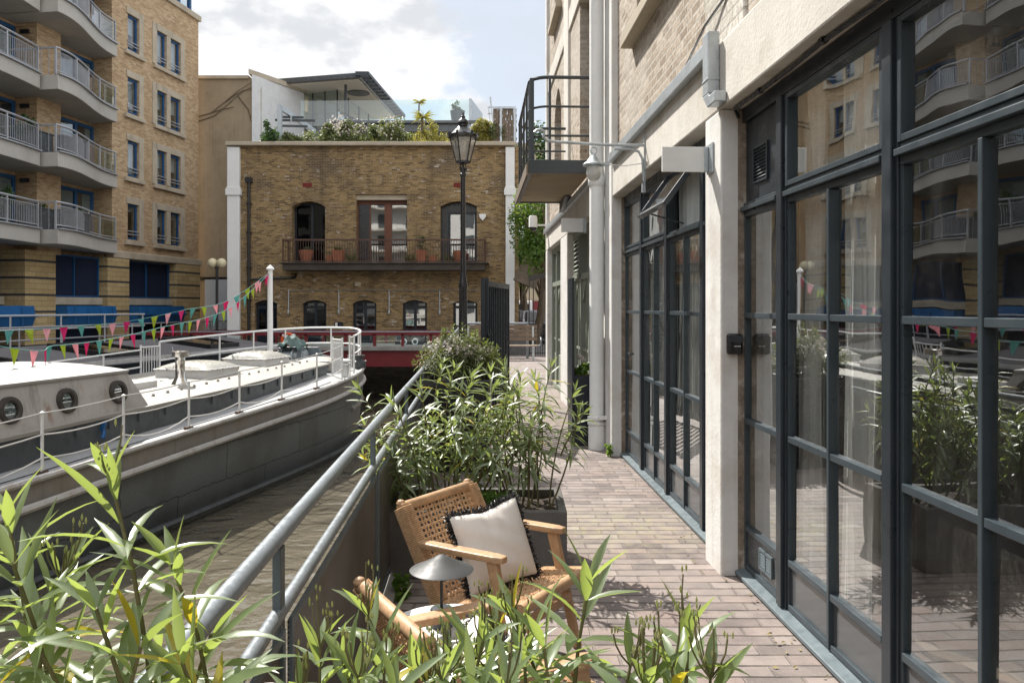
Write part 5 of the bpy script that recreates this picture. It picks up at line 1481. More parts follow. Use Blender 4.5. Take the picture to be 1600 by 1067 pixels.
# bench and cross rail at the end of the walkway
bn = thing('bench', 'weathered timber bench with grey metal arms at the end of the walkway', 'bench', (px(782, 0, 25).x, 25.0, 0))
m = MB(); w = 1.15
for i in range(4): m.box(-w, w, .14 + i * .025, .17 + i * .025, .60 + i * .125, .60 + i * .125 + .11)
part(m, 'backrest', M['timber'], bn, bevel=.006)
m = MB()
for i in range(4): m.box(-w, w, -.36 + i * .12, -.26 + i * .12, .44, .48)
part(m, 'seat', pmat('pale_worn_timber', (.36, .29, .22), .8, var=.2, scale=4, bump=.3), bn, bevel=.006)
for s2 in (-1, 1):
    m = MB(); m.bar((s2 * 1.02, -.30, 0), (s2 * 1.02, -.30, .44), .06, .06, (0, 1, 0)); m.bar((s2 * 1.02, .12, 0), (s2 * 1.02, .2, 1.05), .06, .05, (0, 1, 0)); m.box(s2 * 1.02 - .03, s2 * 1.02 + .03, -.36, .12, .38, .438); part(m, 'leg', M['galv'], bn)
    m = MB(); m.tube([(s2 * (w + .1), .15, .70), (s2 * (w + .1), -.28, .70), (s2 * (w + .1), -.36, .64), (s2 * (w + .1), -.36, .5), (s2 * (w + .02), -.33, .46)], .022, 7); part(m, 'armrest', M['rail'], bn, smooth=True)
cr_ = thing('end_rail', 'horizontal galvanised rail behind the bench at the dock corner', 'railing', (px(730, 0, 26).x, 26.0, 0))
x1_ = px(824, 0, 26).x - px(730, 0, 26).x
m = MB(); m.tube([(0, 0, 1.12), (x1_, 0, 1.12)], .04, 8); part(m, 'rail', M['rail'], cr_, smooth=True)
m = MB()
for t in (0.02, .33, .66, 1): m.bar((x1_ * t, 0, 0), (x1_ * t, 0, 1.1), .09, .03, (0, 1, 0))
part(m, 'posts', M['rail'], cr_)
m = MB(); m.box(.05, x1_, -.01, .01, .08, .85); part(m, 'mesh_panel', M['panel'], cr_)
# distant iron gate, parked cars, trees and buildings down the street
ig = thing('iron_gate', 'black iron railings and gate closing off the street beyond the bench', 'gate', (px(826, 0, 27).x, 27.0, 0))
m = MB(); wd_ = (852 - 823) * 27 / F
for i in range(9): m.bar((i * wd_ / 8, 0, 0), (i * wd_ / 8, 0, .92), .02, .02, (0, 1, 0))
m.bar((0, 0, .92), (wd_, 0, .92), .03, .03); m.bar((0, 0, .1), (wd_, 0, .1), .03, .03); part(m, 'low_railing', M['black'], ig)
m = MB()
for x in (.02, .16): m.bar((x, 0, 0), (x, 0, 2.75), .035, .035, (0, 1, 0))
m.bar((.02, 0, 2.6), (wd_, 0, 2.75), .05, .16); m.bar((wd_ * .72, 0, .9), (wd_ * .72, 0, 2.7), .03, .03, (0, 1, 0)); part(m, 'arch_frame', M['black'], ig)
def car(u, Y, rz, col, label):
    p = px(u, 480, Y); c_ = thing('parked_car', label, 'car', (p.x, Y, 0), rz, 'cars parked along the street')
    paint = pmat('car_paint_' + label.split()[0], col, .3, .3, var=.05, bump=0, coat=.6)
    pr = [(-2.1, .32), (2.05, .32), (2.12, .6), (2.0, .82), (1.05, .95), (.35, 1.42), (-1.2, 1.44), (-1.85, 1.0), (-2.1, .9)]
    m = MB(); m.prism(pr, -.84, .84, 'yz'); part(m, 'body', paint, c_, bevel=.09)
    m = MB(); m.prism([(.95, .97), (.34, 1.36), (-1.15, 1.38), (-1.68, 1.0)], -.85, .85, 'yz'); part(m, 'side_window', M['black'], c_)
    m = MB(); m.prism([(1.12, .96), (.42, 1.40), (.36, 1.38), (1.05, .94)], -.70, .70, 'yz'); m.prism([(-1.25, 1.42), (-1.86, 1.02), (-1.82, .98), (-1.2, 1.38)], -.7, .7, 'yz'); part(m, 'windscreen', M['black'], c_)
    for x in (-.78, .78):
        for y in (-1.3, 1.32):
            m = MB(Matrix.Translation((x, y, .32)) @ Matrix.Rotation(R(90), 4, 'Y')); m.lathe([(0, -.1), (.30, -.1), (.32, -.07), (.32, .07), (.30, .1), (0, .1)], n=16); w_ = part(m, 'wheel', M['black'], c_, smooth=True)
            m = MB(Matrix.Translation((x, y, .32)) @ Matrix.Rotation(R(90), 4, 'Y')); m.lathe([(0, -.105), (.19, -.105), (.19, .105), (0, .105)], n=12); part(m, 'rim', M['galv'], w_)
        m = MB(); m.box(x * .82 - .16, x * .82 + .16, -2.12, -2.08, .66, .8); part(m, 'tail_light', M['red'], c_)
car(850, 38, R(-3), (.02, .022, .025), 'black parked car nearest the iron gate at the right kerb')
car(841, 44, R(-3), (.35, .37, .40), 'silver parked car second from the iron gate')
car(833, 50, R(-3), (.03, .035, .05), 'dark blue parked car third from the iron gate')
car(826, 57, R(-3), (.06, .06, .065), 'charcoal parked car farthest along the kerb')
p = px(812, 480, 64); vn = thing('parked_van', 'white van parked far down the street beneath the trees', 'van', (p.x, 64, 0))
m = MB(); m.prism([(-2.4, .4), (2.4, .4), (2.5, 1.1), (1.7, 1.35), (1.1, 2.1), (-2.4, 2.15)], -.95, .95, 'yz'); part(m, 'body', M['white'], vn, bevel=.08)
m = MB(); m.box(-.75, .75, -2.44, -2.41, 1.3, 1.9); part(m, 'rear_window', M['black'], vn)
for x in (-.86, .86):
    for y in (-1.5, 1.5):
        m = MB(Matrix.Translation((x, y, .36)) @ Matrix.Rotation(R(90), 4, 'Y')); m.lathe([(0, -.11), (.36, -.11), (.36, .11), (0, .11)], n=14); part(m, 'wheel', M['black'], vn)
sb = thing('street_building', 'pale tan building with a red ground storey far down the street behind the trees', 'building', (px(806, 0, 70).x, 70, 0))
m = MB(); m.box(-1.5, 14, 0, 12, 2.2, 16); part(m, 'wall', pmat('pale_tan_brick', (.40, .33, .23), .9, var=.15, scale=1), sb)
m = MB(); m.box(-1.5, 14, -.05, 12, 0, 2.198); part(m, 'shopfront', M['red'], sb)
for r in range(4):
    for c_ in range(4):
        m = MB(); m.box(.2 + c_ * 3.2, 1.4 + c_ * 3.2, -.06, -.005, 4 + r * 3, 5.8 + r * 3); w_ = part(m, 'window', M['white'], sb)
        m = MB(); m.box(.3 + c_ * 3.2, 1.3 + c_ * 3.2, -.075, -.062, 4.1 + r * 3, 5.7 + r * 3); part(m, 'pane', M['glass_far'], w_)
TG = 'street trees beyond the walkway'
def tree(u, Y, zc, rad, n, size, mat, seed, label, dx=0):
    b_ = px(u, 480, Y); shrub('street_tree', label, 'tree', (b_.x + dx, Y, 0), (b_.x, Y, zc), rad, n, size, mat, seed, .22, TG, .75, 12)
tree(838, 30.5, 4.6, (1.25, 1.3, 2.0), 5200, .115, M['leaf_mid'], 31, 'bright green leafy tree nearest the end of the warehouse', 1.0)
tree(836, 36, 8.2, (1.9, 2.0, 2.6), 4200, .15, M['leaf_dark'], 32, 'dark tall tree rising behind the bright leafy one')
tree(815, 52, 4.6, (1.9, 2.2, 2.3), 3200, .17, M['leaf_mid'], 33, 'light green tree with hanging branches farther down the street')
tree(834, 42, 4.3, (1.3, 1.6, 1.1), 1800, .15, M['leaf_dark'], 34, 'low dark tree between the bright tree and the parked cars', .9)
tree(845, 75, 6.0, (3.5, 3, 4.5), 1200, .35, M['leaf_mid'], 35, 'hazy green tree closing the street far away')
lr = thing('street_canopy', 'sloping dark canopy roof projecting over the street beside the warehouse end', 'canopy', (px(840, 0, 31.5).x, 31.5, 0))
m = MB(Matrix.Identity(4)); m.bar((-.55, 0, 2.55), (.2, .4, 4.1), .9, .10, (0, -1, .3)); m.bar((.2, .4, 4.1), (.9, .5, 4.2), .9, .1); part(m, 'roof', M['timber'], lr)
m = MB(); m.bar((.7, .3, 0), (.7, .3, 4.1), .08, .08, (0, 1, 0)); part(m, 'post', M['dkgrey'], lr)
# ---------------------------------------------------------------- Dutch barge moored alongside
BO = Frame2((-5.6, 9.6), math.atan2(-.2133, .977))
bt = thing('barge', 'dark grey steel barge with low wheelhouse, dome hatches and white bow rail', 'boat', (-5.6, 9.6, 0), BO.th)
M['hull'] = brickmat('dark_hull_plate', [(.15, .172, .182), (.162, .184, .193), (.175, .197, .205)], (.06, .067, .07), bw=2.6, rh=.62, mort=.012, stain=(.085, .085, .08), stain_amt=.5, bump=.12, rough=.35, var=.12, streak=.18, wscale=.6)
M['hull_lt'] = pmat('grey_bulwark_paint', (.26, .245, .225), .5, var=.10, scale=2, bump=.1, tint=(.22, .17, .12), tintamt=.45, tscale=2.2, streak=.4, rust=.9)
M['rub'] = pmat('white_rubbing_strake', (.50, .49, .47), .5, var=.12, scale=3, bump=.15, tint=(.28, .21, .15), tintamt=.5, tscale=4, rust=.5)
M['deckp'] = pmat('cream_deck_paint', (.285, .27, .24), .62, var=.10, scale=1.5, bump=.15, tint=(.25, .23, .20), tintamt=.6, tscale=1.8, rust=.35)
M['sdeck'] = pmat('pale_side_deck', (.34, .345, .35), .5, var=.1, scale=2, bump=.12, tint=(.3, .28, .26), tintamt=.4, tscale=2.5)
M['coam'] = pmat('dark_coaming', (.075, .085, .09), .42, var=.15, scale=2, bump=.12, tint=(.03, .03, .03), tintamt=.5, tscale=3, streak=.5, rust=.4)
M['cabin'] = pmat('grey_cabin_paint', (.42, .40, .375), .55, var=.07, scale=1, bump=.15, tint=(.28, .25, .21), tintamt=.5, tscale=1.4, streak=.5, rust=.8)
M['ctop'] = pmat('pale_cabin_roof', (.31, .30, .28), .6, var=.12, scale=1.2, bump=.15, tint=(.36, .34, .31), tintamt=.55, tscale=1.5)
YB, YE = 6.3, 12.7
def half(y, off=0.):
    hb = 2.2 - off
    if y <= YB: return hb * (1 if y > -6 else max(.02, 1 - ((-6 - y) / 4.2) ** 2.4) ** .5)
    t = (y - YB) / (YE - off - YB)
    return hb * max(0, 1 - min(1, t) ** 2.25) ** (1 / 2.25)
zd = lambda y: -.385 + .038 * max(y, -3) + .0010 * max(0, y - 5) ** 2 + (.03 * (-3 - y) if y < -3 else 0)
ys = [-10.1, -9.6, -9, -8, -6.5, -5, -3, -1, 1, 3, 5, 6.3, 7.2, 8.2, 9.2, 10, 10.7, 11.3, 11.8, 12.2, 12.45, 12.6, 12.68]
def outline(off, dz, n=None):
    R_ = [(-2.2 + half(y, off), y, zd(y) + dz) for y in ys]
    L_ = [(-2.2 - half(y, off), y, zd(y) + dz) for y in reversed(ys)]
    return R_ + [(-2.2, YE - off, zd(YE) + dz)] + L_
def skirt(mb, rings):
    n = len(rings[0]); vs = [p for r in rings for p in r]
    fs = [(i * n + j, i * n + (j + 1) % n, (i + 1) * n + (j + 1) % n, (i + 1) * n + j) for i in range(len(rings) - 1) for j in range(n)]
    mb.add(vs, fs)
def to_water(ring, z): return [(x, y, z) for x, y, _ in ring]
m = MB(); skirt(m, [outline(.0, -.30), outline(.02, -.62), outline(.06, -.95), to_water(outline(.16, 0), -1.62), to_water(outline(.35, 0), -2.2)])
part(m, 'hull', M['hull'], bt, smooth=50)
m = MB(); skirt(m, [outline(.0, .0), outline(-.01, -.10), outline(.0, -.302)]); part(m, 'bulwark', M['hull_lt'], bt, smooth=50)
m = MB(); m.tube(outline(-.035, -.30), .052, 8, True); m.tube(outline(-.02, .012), .045, 8, True); part(m, 'rubbing_strake', M['rub'], bt, smooth=True)
m = MB(); m.tube([p for p in to_water(outline(-.0, 0), -1.58)], .05, 6, True); part(m, 'boot_rail', M['coam'], bt, smooth=True)
m = MB(); m.tube([(-2.2 + half(y, .06) + .02, y, zd(y) - .78) for y in (9.6, 10.3, 10.9, 11.4, 11.9)], .06, 8); part(m, 'bow_fender', M['hull_lt'], bt, smooth=True)
m = MB()
ra, rb = outline(.02, .02), outline(.75, .07)
skirt(m, [ra, rb]); n = len(rb); m.add(rb, [tuple(range(n))]); part(m, 'side_deck', M['sdeck'], bt)
# trunk coaming and its cambered cream top
def cx(y): return -.5 - (0 if y < 5 else (y - 5) * .075)
def tz(y): return .085 + .0245 * y
cy = [-7, -5, -3, -1, 1, 3, 5, 7, 8.5, 9.45]
m = MB()
ring = [(cx(y), y, zd(y)) for y in cy] + [(-4.4 - cx(y), y, zd(y)) for y in reversed(cy)]
top = [(cx(y), y, tz(y) - .03) for y in cy] + [(-4.4 - cx(y), y, tz(y) - .03) for y in reversed(cy)]
skirt(m, [ring, top]); part(m, 'coaming', M['coam'], bt)
for i in range(22):
    y = -4.6 + i * .63
    if y > 9.3: break
    m = MB(); m.box(cx(y) - .005, cx(y) + .028, y - .02, y + .02, tz(y) - .20, tz(y) - .08); part(m, 'hatch_cleat', M['coam'], bt)

m = MB()
def topfn(a, b):
    y = -7 + 16.5 * b
    h = cx(y) + .03; w = -4.4 - 2 * h
    x = h + w * a
    return (x, y, tz(y) + .075 * (1 - (2 * a - 1) ** 2))
m.grid(topfn, 10, 26)
m2 = [topfn(0, b / 26) for b in range(27)]
for i in range(26):
    p, q = Vector(m2[i]), Vector(m2[i + 1]); m.add([p, q, q - Vector((0, 0, .045)), p - Vector((0, 0, .045))], [(0, 1, 2, 3)])
p0 = [topfn(a / 10, 1) for a in range(11)]
for i in range(10):
    p, q = Vector(p0[i]), Vector(p0[i + 1]); m.add([p, q, q - Vector((0, 0, .12)), p - Vector((0, 0, .12))], [(0, 1, 2, 3)])
part(m, 'hatch_deck', M['deckp'], bt, smooth=30)
for i in range(17):
    y = 2.9 + i * .40; x = -.95 - .02 * i
    z = topfn((x - cx(y)) / (-4.4 - 2 * cx(y)), (y + 7) / 16.5)[2]
    m = MB(); m.prism([(y - .045, z - .01), (y + .045, z - .01), (y + .012, z + .04), (y - .012, z + .04)], x - .012, x + .012, 'yz'); part(m, 'deck_lug', M['deckp'], bt)
# low wheelhouse with portholes
m = MB()
cy2 = [-6.5, -4, -1.5, 1, 2.25]
def cab(x, y):  return (x, y)
B_, T_ = [], []
for y in cy2: B_.append((cx(y) - .03, y if y < 2 else 2.62, tz(min(y, 2.62)) - .02)); T_.append((cx(y) - .16, y, .70 + .004 * y))
Bl = [(-4.4 - x, y, z) for x, y, z in reversed(B_)]; Tl = [(-4.4 - x, y, z) for x, y, z in reversed(T_)]
skirt(m, [B_ + Bl, T_ + Tl]); part(m, 'cabin', M['cabin'], bt)
m = MB()
def roof(a, b):
    y = -6.55 + 8.83 * b; h = cx(y) - .13; w = -4.4 - 2 * h
    return (h + w * a, y, .705 + .004 * y + .10 * (1 - (2 * a - 1) ** 2))
m.grid(roof, 10, 12)
rim = [roof(a / 10, 1) for a in range(11)] + [roof(1, 1 - b / 12) for b in range(1, 13)] + [roof(1 - a / 10, 0) for a in range(1, 11)] + [roof(0, b / 12) for b in range(1, 12)]
skirt(m, [rim, [(x, y, z - .035) for x, y, z in rim]]); part(m, 'cabin_roof', M['ctop'], bt, smooth=30)
def cab_face(y, t):
    i = max(0, min(3, sum(1 for c in cy2 if c <= y) - 1)); f = (y - cy2[i]) / (cy2[i + 1] - cy2[i])
    b = Vector(B_[i]).lerp(Vector(B_[i + 1]), f); q = Vector(T_[i]).lerp(Vector(T_[i + 1]), f)
    p = b.lerp(q, t); p.y = y
    return p
M['wire'] = pmat('white_rope', (.66, .65, .62), .7, var=.1, bump=.3, bscale=200)
M['rubber'] = pmat('dark_porthole_ring', (.045, .038, .033), .5, var=.2, scale=8, bump=.2)
for u, v, k in ((16, 652, 0), (105, 633, 1), (185, 617, 2), (-110, 676, 3), (-300, 700, 4)):
    y = BO.along(u, -.58)
    p = cab_face(max(-5.5, y), .50)
    T = Matrix.Translation(p) @ Matrix.Rotation(R(83), 4, 'Y')
    m = MB(T); m.lathe([(.105, -.03), (.105, .035), (.125, .05), (.165, .045), (.172, .02), (.172, -.03)], n=24); w_ = part(m, 'porthole', M['rubber'], bt, smooth=40)
    m = MB(T); m.lathe([(.0, .011), (.106, .012)], n=24); part(m, 'pane', M['glass'] if k != 2 else M['glass_far'], w_)
    m = MB(T); m.lathe([(.0, -.01), (.106, -.009)], n=24); part(m, 'dark_interior', M['room'] if k != 2 else M['blind'], w_)
# dome hatches, vent box, chimney
def hatch(x0, x1, y0, y1, h, dome):
    xm, ym = (x0 + x1) / 2, (y0 + y1) / 2
    z = tz(ym) + .055
    m = MB(); m.box(x0, x1, y0, y1, z - .06, z + h - .03); m.box(x0 - .03, x1 + .03, y0 - .03, y1 + .03, z + h - .029, z + h); o = part(m, 'roof_hatch', M['white_d'], bt, bevel=.008)
    m = MB()
    m.grid(lambda a, b: (x0 + (x1 - x0) * a, y0 + (y1 - y0) * b, z + h + .002 + dome * (max(0, (1 - abs(2 * a - 1) ** 3) * (1 - abs(2 * b - 1) ** 3))) ** .6), 16, 16)
    part(m, 'dome', pmat('milky_dome', (.38, .37, .33), .25, var=.08, tint=(.5, .45, .33), tintamt=.4, tscale=3, bump=0), o, smooth=60)
    m = MB()
    for i in range(6):
        t = (i + .5) / 6
        for p in ((x0 + (x1 - x0) * t, y0 - .032), (x1 + .032, y0 + (y1 - y0) * t)): m.lathe([(.014, 0), (.014, .014), (0, .018)], (p[0], p[1], z + h - .02), 6)
    part(m, 'bolt', M['dkgrey'], o)
hatch(-2.55, -1.41, 5.49, 6.6, .17, .13)
hatch(-2.62, -1.6, 7.94, 9.05, .16, .14)
hatch(-2.2, -1.25, 9.75, 10.5, .13, .08) if False else None
m = MB(); z = tz(4.0) + .05; m.box(-2.3, -1.62, 3.7, 4.3, z - .05, z + .13); part(m, 'vent_box', M['white_d'], bt, bevel=.015)
m = MB(); z = tz(4.7) + .05; m.lathe([(.16, 0), (.10, .11), (.085, .14), (.085, .42), (.088, .43), (.088, .46), (.085, .47), (.085, .50), (.15, .505), (.15, .60), (.12, .61), (0, .60)], (-1.45, 4.7, z), 20); m.bar((-1.60, 4.7, z + .6), (-1.62, 4.7, z + .68), .012, .012, (0, 1, 0)); part(m, 'chimney', M['chrome'], bt, smooth=40)
m = MB(); z = zd(10.1) + .07; m.box(-1.75, -.9, 9.75, 10.5, z, z + .24)
m.grid(lambda a, b: (-1.78 + .91 * a, 9.72 + .81 * b, z + .242 + .10 * math.sin(math.pi * a) ** .6 * math.sin(math.pi * b) ** .6), 10, 10); part(m, 'fore_hatch', M['deckp'], bt, bevel=.01)
m = MB(); m.bar((cx(1.6) + .01, 1.55, tz(1.5) - .2), (cx(1.6) + .05, 1.55, tz(1.5) - .08), .05, .05, (0, 1, 0)); m.tube([(cx(1.6) + .05, 1.55, tz(1.5) - .2), (cx(1.6) + .06, 1.5, tz(1.5) - .3)], .03, 8); part(m, 'power_socket', M['blue'], bt)
# mast, windlass with tarpaulin
mx, my = -2.95, 10.6
m = MB(); z = zd(my); m.lathe([(.085, 0), (.075, .1), (.06, 2.55), (.055, 2.56)], (mx, my, z), 14); m.lathe([(.10, 2.56), (.10, 2.6), (0, 2.70)], (mx, my, z), 14); m.tube([(mx - .1, my, z + .15), (mx + .1, my, z + .15)], .03); part(m, 'mast', M['white'], bt, smooth=40)
wx, wy = -2.62, 11.2; z = zd(wy) + .05
m = MB()
m.prism([(wx - .95, z), (wx + .95, z), (wx + .95, z + .22), (wx + .70, z + .26), (wx + .58, z + .46), (wx - .52, z + .46), (wx - .62, z + .26), (wx - .95, z + .20)], wy + .28, wy + .33, 'xz')
m.prism([(wx - .42, z), (wx - .22, z), (wx - .27, z + .45), (wx - .37, z + .45)], wy - .12, wy + .26, 'xz'); m.prism([(wx + .12, z), (wx + .32, z), (wx + .27, z + .45), (wx + .17, z + .45)], wy - .12, wy + .26, 'xz')
wl = part(m, 'windlass', pmat('slate_blue_paint', (.13, .155, .17), .45, var=.15, scale=4, bump=.15), bt, bevel=.012)
m = MB(Matrix.Translation((wx - .3, wy, z + .25)) @ Matrix.Rotation(R(90), 4, 'Y')); m.lathe([(.0, -.36), (.13, -.36), (.15, -.34), (.10, -.30), (.09, -.10), (.16, -.08), (.16, -.05), (.11, -.03), (.11, .30), (.19, .32), (.19, .36), (.12, .38), (.12, .62), (.16, .66), (.0, .67)], n=18); part(m, 'drum', M['galv'], wl, smooth=40)
m = MB(); rng = random.Random(6)
def tarp(a, b):
    x = wx - .34 + .62 * a; y = wy - .26 + .52 * b
    e = max(abs(2 * a - 1), abs(2 * b - 1))
    return (x + .03 * math.sin(b * 9), y, z + .72 - .26 * e ** 2.2 + .035 * math.sin(a * 17 + b * 6) + .03 * math.sin(b * 21 + a * 4) + .05 * math.sin(a * 3.2))
m.grid(tarp, 18, 14); o = part(m, 'tarpaulin', pmat('green_tarpaulin', (.10, .155, .145), .7, var=.2, scale=5, bump=.2), wl, smooth=60)
so = o.modifiers.new('thick', 'SOLIDIFY'); so.thickness = .01
m = MB(); m.tube([(wx - .32, wy - .2, z + .4), (wx - .35, wy - .24, z + .15), (wx - .3, wy - .26, z)], .02, 6); part(m, 'rope', M['rub'], wl)
for (qx, qy, qr) in ((-1.15, 11.7, .24), (-3.3, 9.6, .26)):
    c_ = thing('rope_coil', 'pale rope coiled on the barge deck ' + ('beside the windlass' if qx > -2 else 'behind the dome hatch'), 'rope', tuple(BO.M() @ Vector((qx, qy, zd(qy) + .075))), 0)
    m = MB(); m.tube([((qr - .0022 * a / 10) * math.cos(R(a)), (qr - .0022 * a / 10) * math.sin(R(a)), .022 + .03 * (a // 360 % 3) + .008 * math.sin(a)) for a in range(0, 360 * 6, 24)], .019, 6); part(m, 'coil', M['wire'], c_, smooth=True)
    m = MB(); m.tube([(qr * .9, 0, .02), (qr * 1.2, .15, .02), (qr * 1.1, .4, .02)], .019, 6); part(m, 'rope_tail', M['wire'], c_, smooth=True)
m = MB(); m.lathe([(.16, 0), (.16, .16), (.09, .2), (.09, .26), (.14, .28), (.14, .32), (0, .33)], (-.62, 10.9, zd(10.9) + .05), 12); m.lathe([(.10, 0), (.10, .22), (.13, .24), (.13, .28), (0, .29)], (-.95, 11.2, zd(11.2) + .05), 12); part(m, 'bollard', M['coam'], bt, smooth=40)
# stanchions and wires
st = [BO.along(u, -.06) for u in (67, 194, 296, 375, 441, 497)]
st = [st[0] - 1.75 * j for j in (3, 2, 1)] + st
M['shackle'] = pmat('rusty_shackle', (.10, .06, .04), .8, var=.4, scale=20, bump=.4)
for y in st:
    m, mf = MB(), MB()
    x = -2.2 + half(y) - .07
    m.tube([(x, y, zd(y) + .02), (x, y, zd(y) + .76)], .019, 8); m.lathe([(.0, .025), (.03, .0), (0, -.025)], (x, y, zd(y) + .765), 8)
    mf.box(x - .06, x + .05, y - .05, y + .05, zd(y) + .02, zd(y) + .06); mf.tube([(x + .04, y - .04, zd(y) + .05), (x + .02, y + .05, zd(y) + .06)], .018, 6)
    sn = part(m, 'stanchion', M['white'], bt, smooth=True)
    part(mf, 'stanchion_foot', M['shackle'], sn)
m = MB(); rng = random.Random(5)
gx, gy = -2.2 + half(8.9) - .06, 8.9
pts = [(-2.2 + half(y) - .07, y, zd(y)) for y in st] + [(gx, gy, zd(gy) + .05)]
for h, sag in ((.76, .015), (.50, .05), (.22, .09)):
    for i in range(len(pts) - 1):
        a, b = Vector(pts[i]), Vector(pts[i + 1]); s_ = sag * rng.uniform(.5, 1.4)
        m.tube([a.lerp(b, t / 6) + Vector((0, 0, h - s_ * 4 * (t / 6) * (1 - t / 6))) for t in range(7)], .0095 if h > .6 else .0115, 5)
part(m, 'guard_wire', M['wire'], bt)
m = MB(); m.tube([(-2.2 + half(y) - .16, y, zd(y) + .035) for y in [-6 + .8 * i for i in range(19)]], .008, 5); part(m, 'deck_cable', M['dkgrey'], bt)
# bow rail and boarding gates
rl = MB()
def rr(y, s): return -2.2 + s * (half(y) - .07)
path = [(rr(y, 1), y) for y in (10.0, 10.6, 11.1, 11.6, 12.0, 12.3, 12.5)] + [(-2.2, 12.6)] + [(rr(y, -1), y) for y in (12.5, 12.3, 12.0, 11.6, 11.1, 10.6, 10.0, 9.3, 8.6, 8.0)]
def bz_(y): return zd(y)
for h, r in ((.93, .026), (.50, .020)): rl.tube([(x, y, bz_(y) + h) for x, y in path], r, 8)
for i in (0, 2, 4, 7, 10, 12, 14, 17):
    x, y = path[i]; rl.tube([(x, y, bz_(y)), (x, y, bz_(y) + .93)], .022, 8)
bo = part(rl, 'bow_rail', M['white'], bt, smooth=True)
def ladder(p, q, z0, h, n):
    g = MB()
    p, q = Vector(p), Vector(q)
    for zz in (.12, h): g.tube([p + Vector((0, 0, z0 + zz)), q + Vector((0, 0, z0 + zz))], .018, 6)
    for i in range(n + 1):
        s_ = p.lerp(q, i / n); g.tube([s_ + Vector((0, 0, z0 + .1)), s_ + Vector((0, 0, z0 + h))], .011 if 0 < i < n else .02, 6)
    for e in (p, q): g.tube([e + Vector((0, 0, z0)), e + Vector((0, 0, z0 + h + .05))], .024, 8)
    part(g, 'boarding_gate', M['white'], bt, smooth=True)
ladder((gx, gy, 0), (gx - .45, gy + .45, 0), zd(gy) + .03, .90, 8)
ladder((rr(9.55, 1), 9.55, 0), (rr(10, 1), 10.0, 0), zd(9.8), .92, 2)
ladder((rr(7.4, -1), 7.4, 0), (rr(8.0, -1), 8.0, 0), zd(7.8), .84, 7)
m = MB(); m.box(gx - .2, gx - .06, 9.3, 9.42, zd(9.3), zd(9.3) + .3); m.box(gx - .24, gx - .02, 9.26, 9.46, zd(9.3) + .3, zd(9.3) + .35); m.box(gx - .24, gx - .02, 9.26, 9.46, zd(9.3) + .38, zd(9.3) + .42); m.box(gx - .18, gx - .08, 9.32, 9.40, zd(9.3) + .35, zd(9.3) + .38); part(m, 'fairlead', M['white'], bt, bevel=.006)
m = MB()
far = [-6 + 1.75 * i for i in range(8)]
for y in far:
    x = rr(y, -1); m.tube([(x, y, zd(y)), (x, y, zd(y) + .80)], .022, 6)
for h in (.80, .42): m.tube([(rr(y, -1), y, zd(y) + h) for y in far + [7.4]], .02, 6)
part(m, 'far_rail', M['white'], bt, smooth=True)
m = MB(); m.lathe([(.07, 0), (.06, .1), (.05, 1.7), (0, 1.75)], (-2.2, -4.6, .6), 10); part(m, 'aft_post', M['white'], bt, smooth=True)
# ---------------------------------------------------------------- bunting
mt = BO.M() @ Vector((mx, my, zd(my) + 2.5)); af = BO.M() @ Vector((-2.2, -4.6, 2.25))
FL = [pmat('bunting_' + n_, c, .85, var=.06, bump=.2) for n_, c in (('pale_pink', (.72, .36, .38)), ('magenta', (.60, .035, .17)), ('teal', (.12, .36, .34)), ('lime', (.40, .50, .055)))]
FL = []
for n_, c in (('pale_pink', (.82, .42, .47)), ('lime', (.42, .52, .05)), ('teal', (.13, .40, .37)), ('magenta', (.66, .035, .18))):
    t = NT('bunting_' + n_); b1 = t.bsdf(c, .85, 0, None, .2); tl = t.n('ShaderNodeBsdfTranslucent'); tl.inputs['Color'].default_value = c + (1,)
    mxs = t.n('ShaderNodeMixShader'); mxs.inputs[0].default_value = .35; t.t.links.new(b1, mxs.inputs[1]); t.t.links.new(tl.outputs[0], mxs.inputs[2]); FL.append(t.done(mxs.outputs[0]))
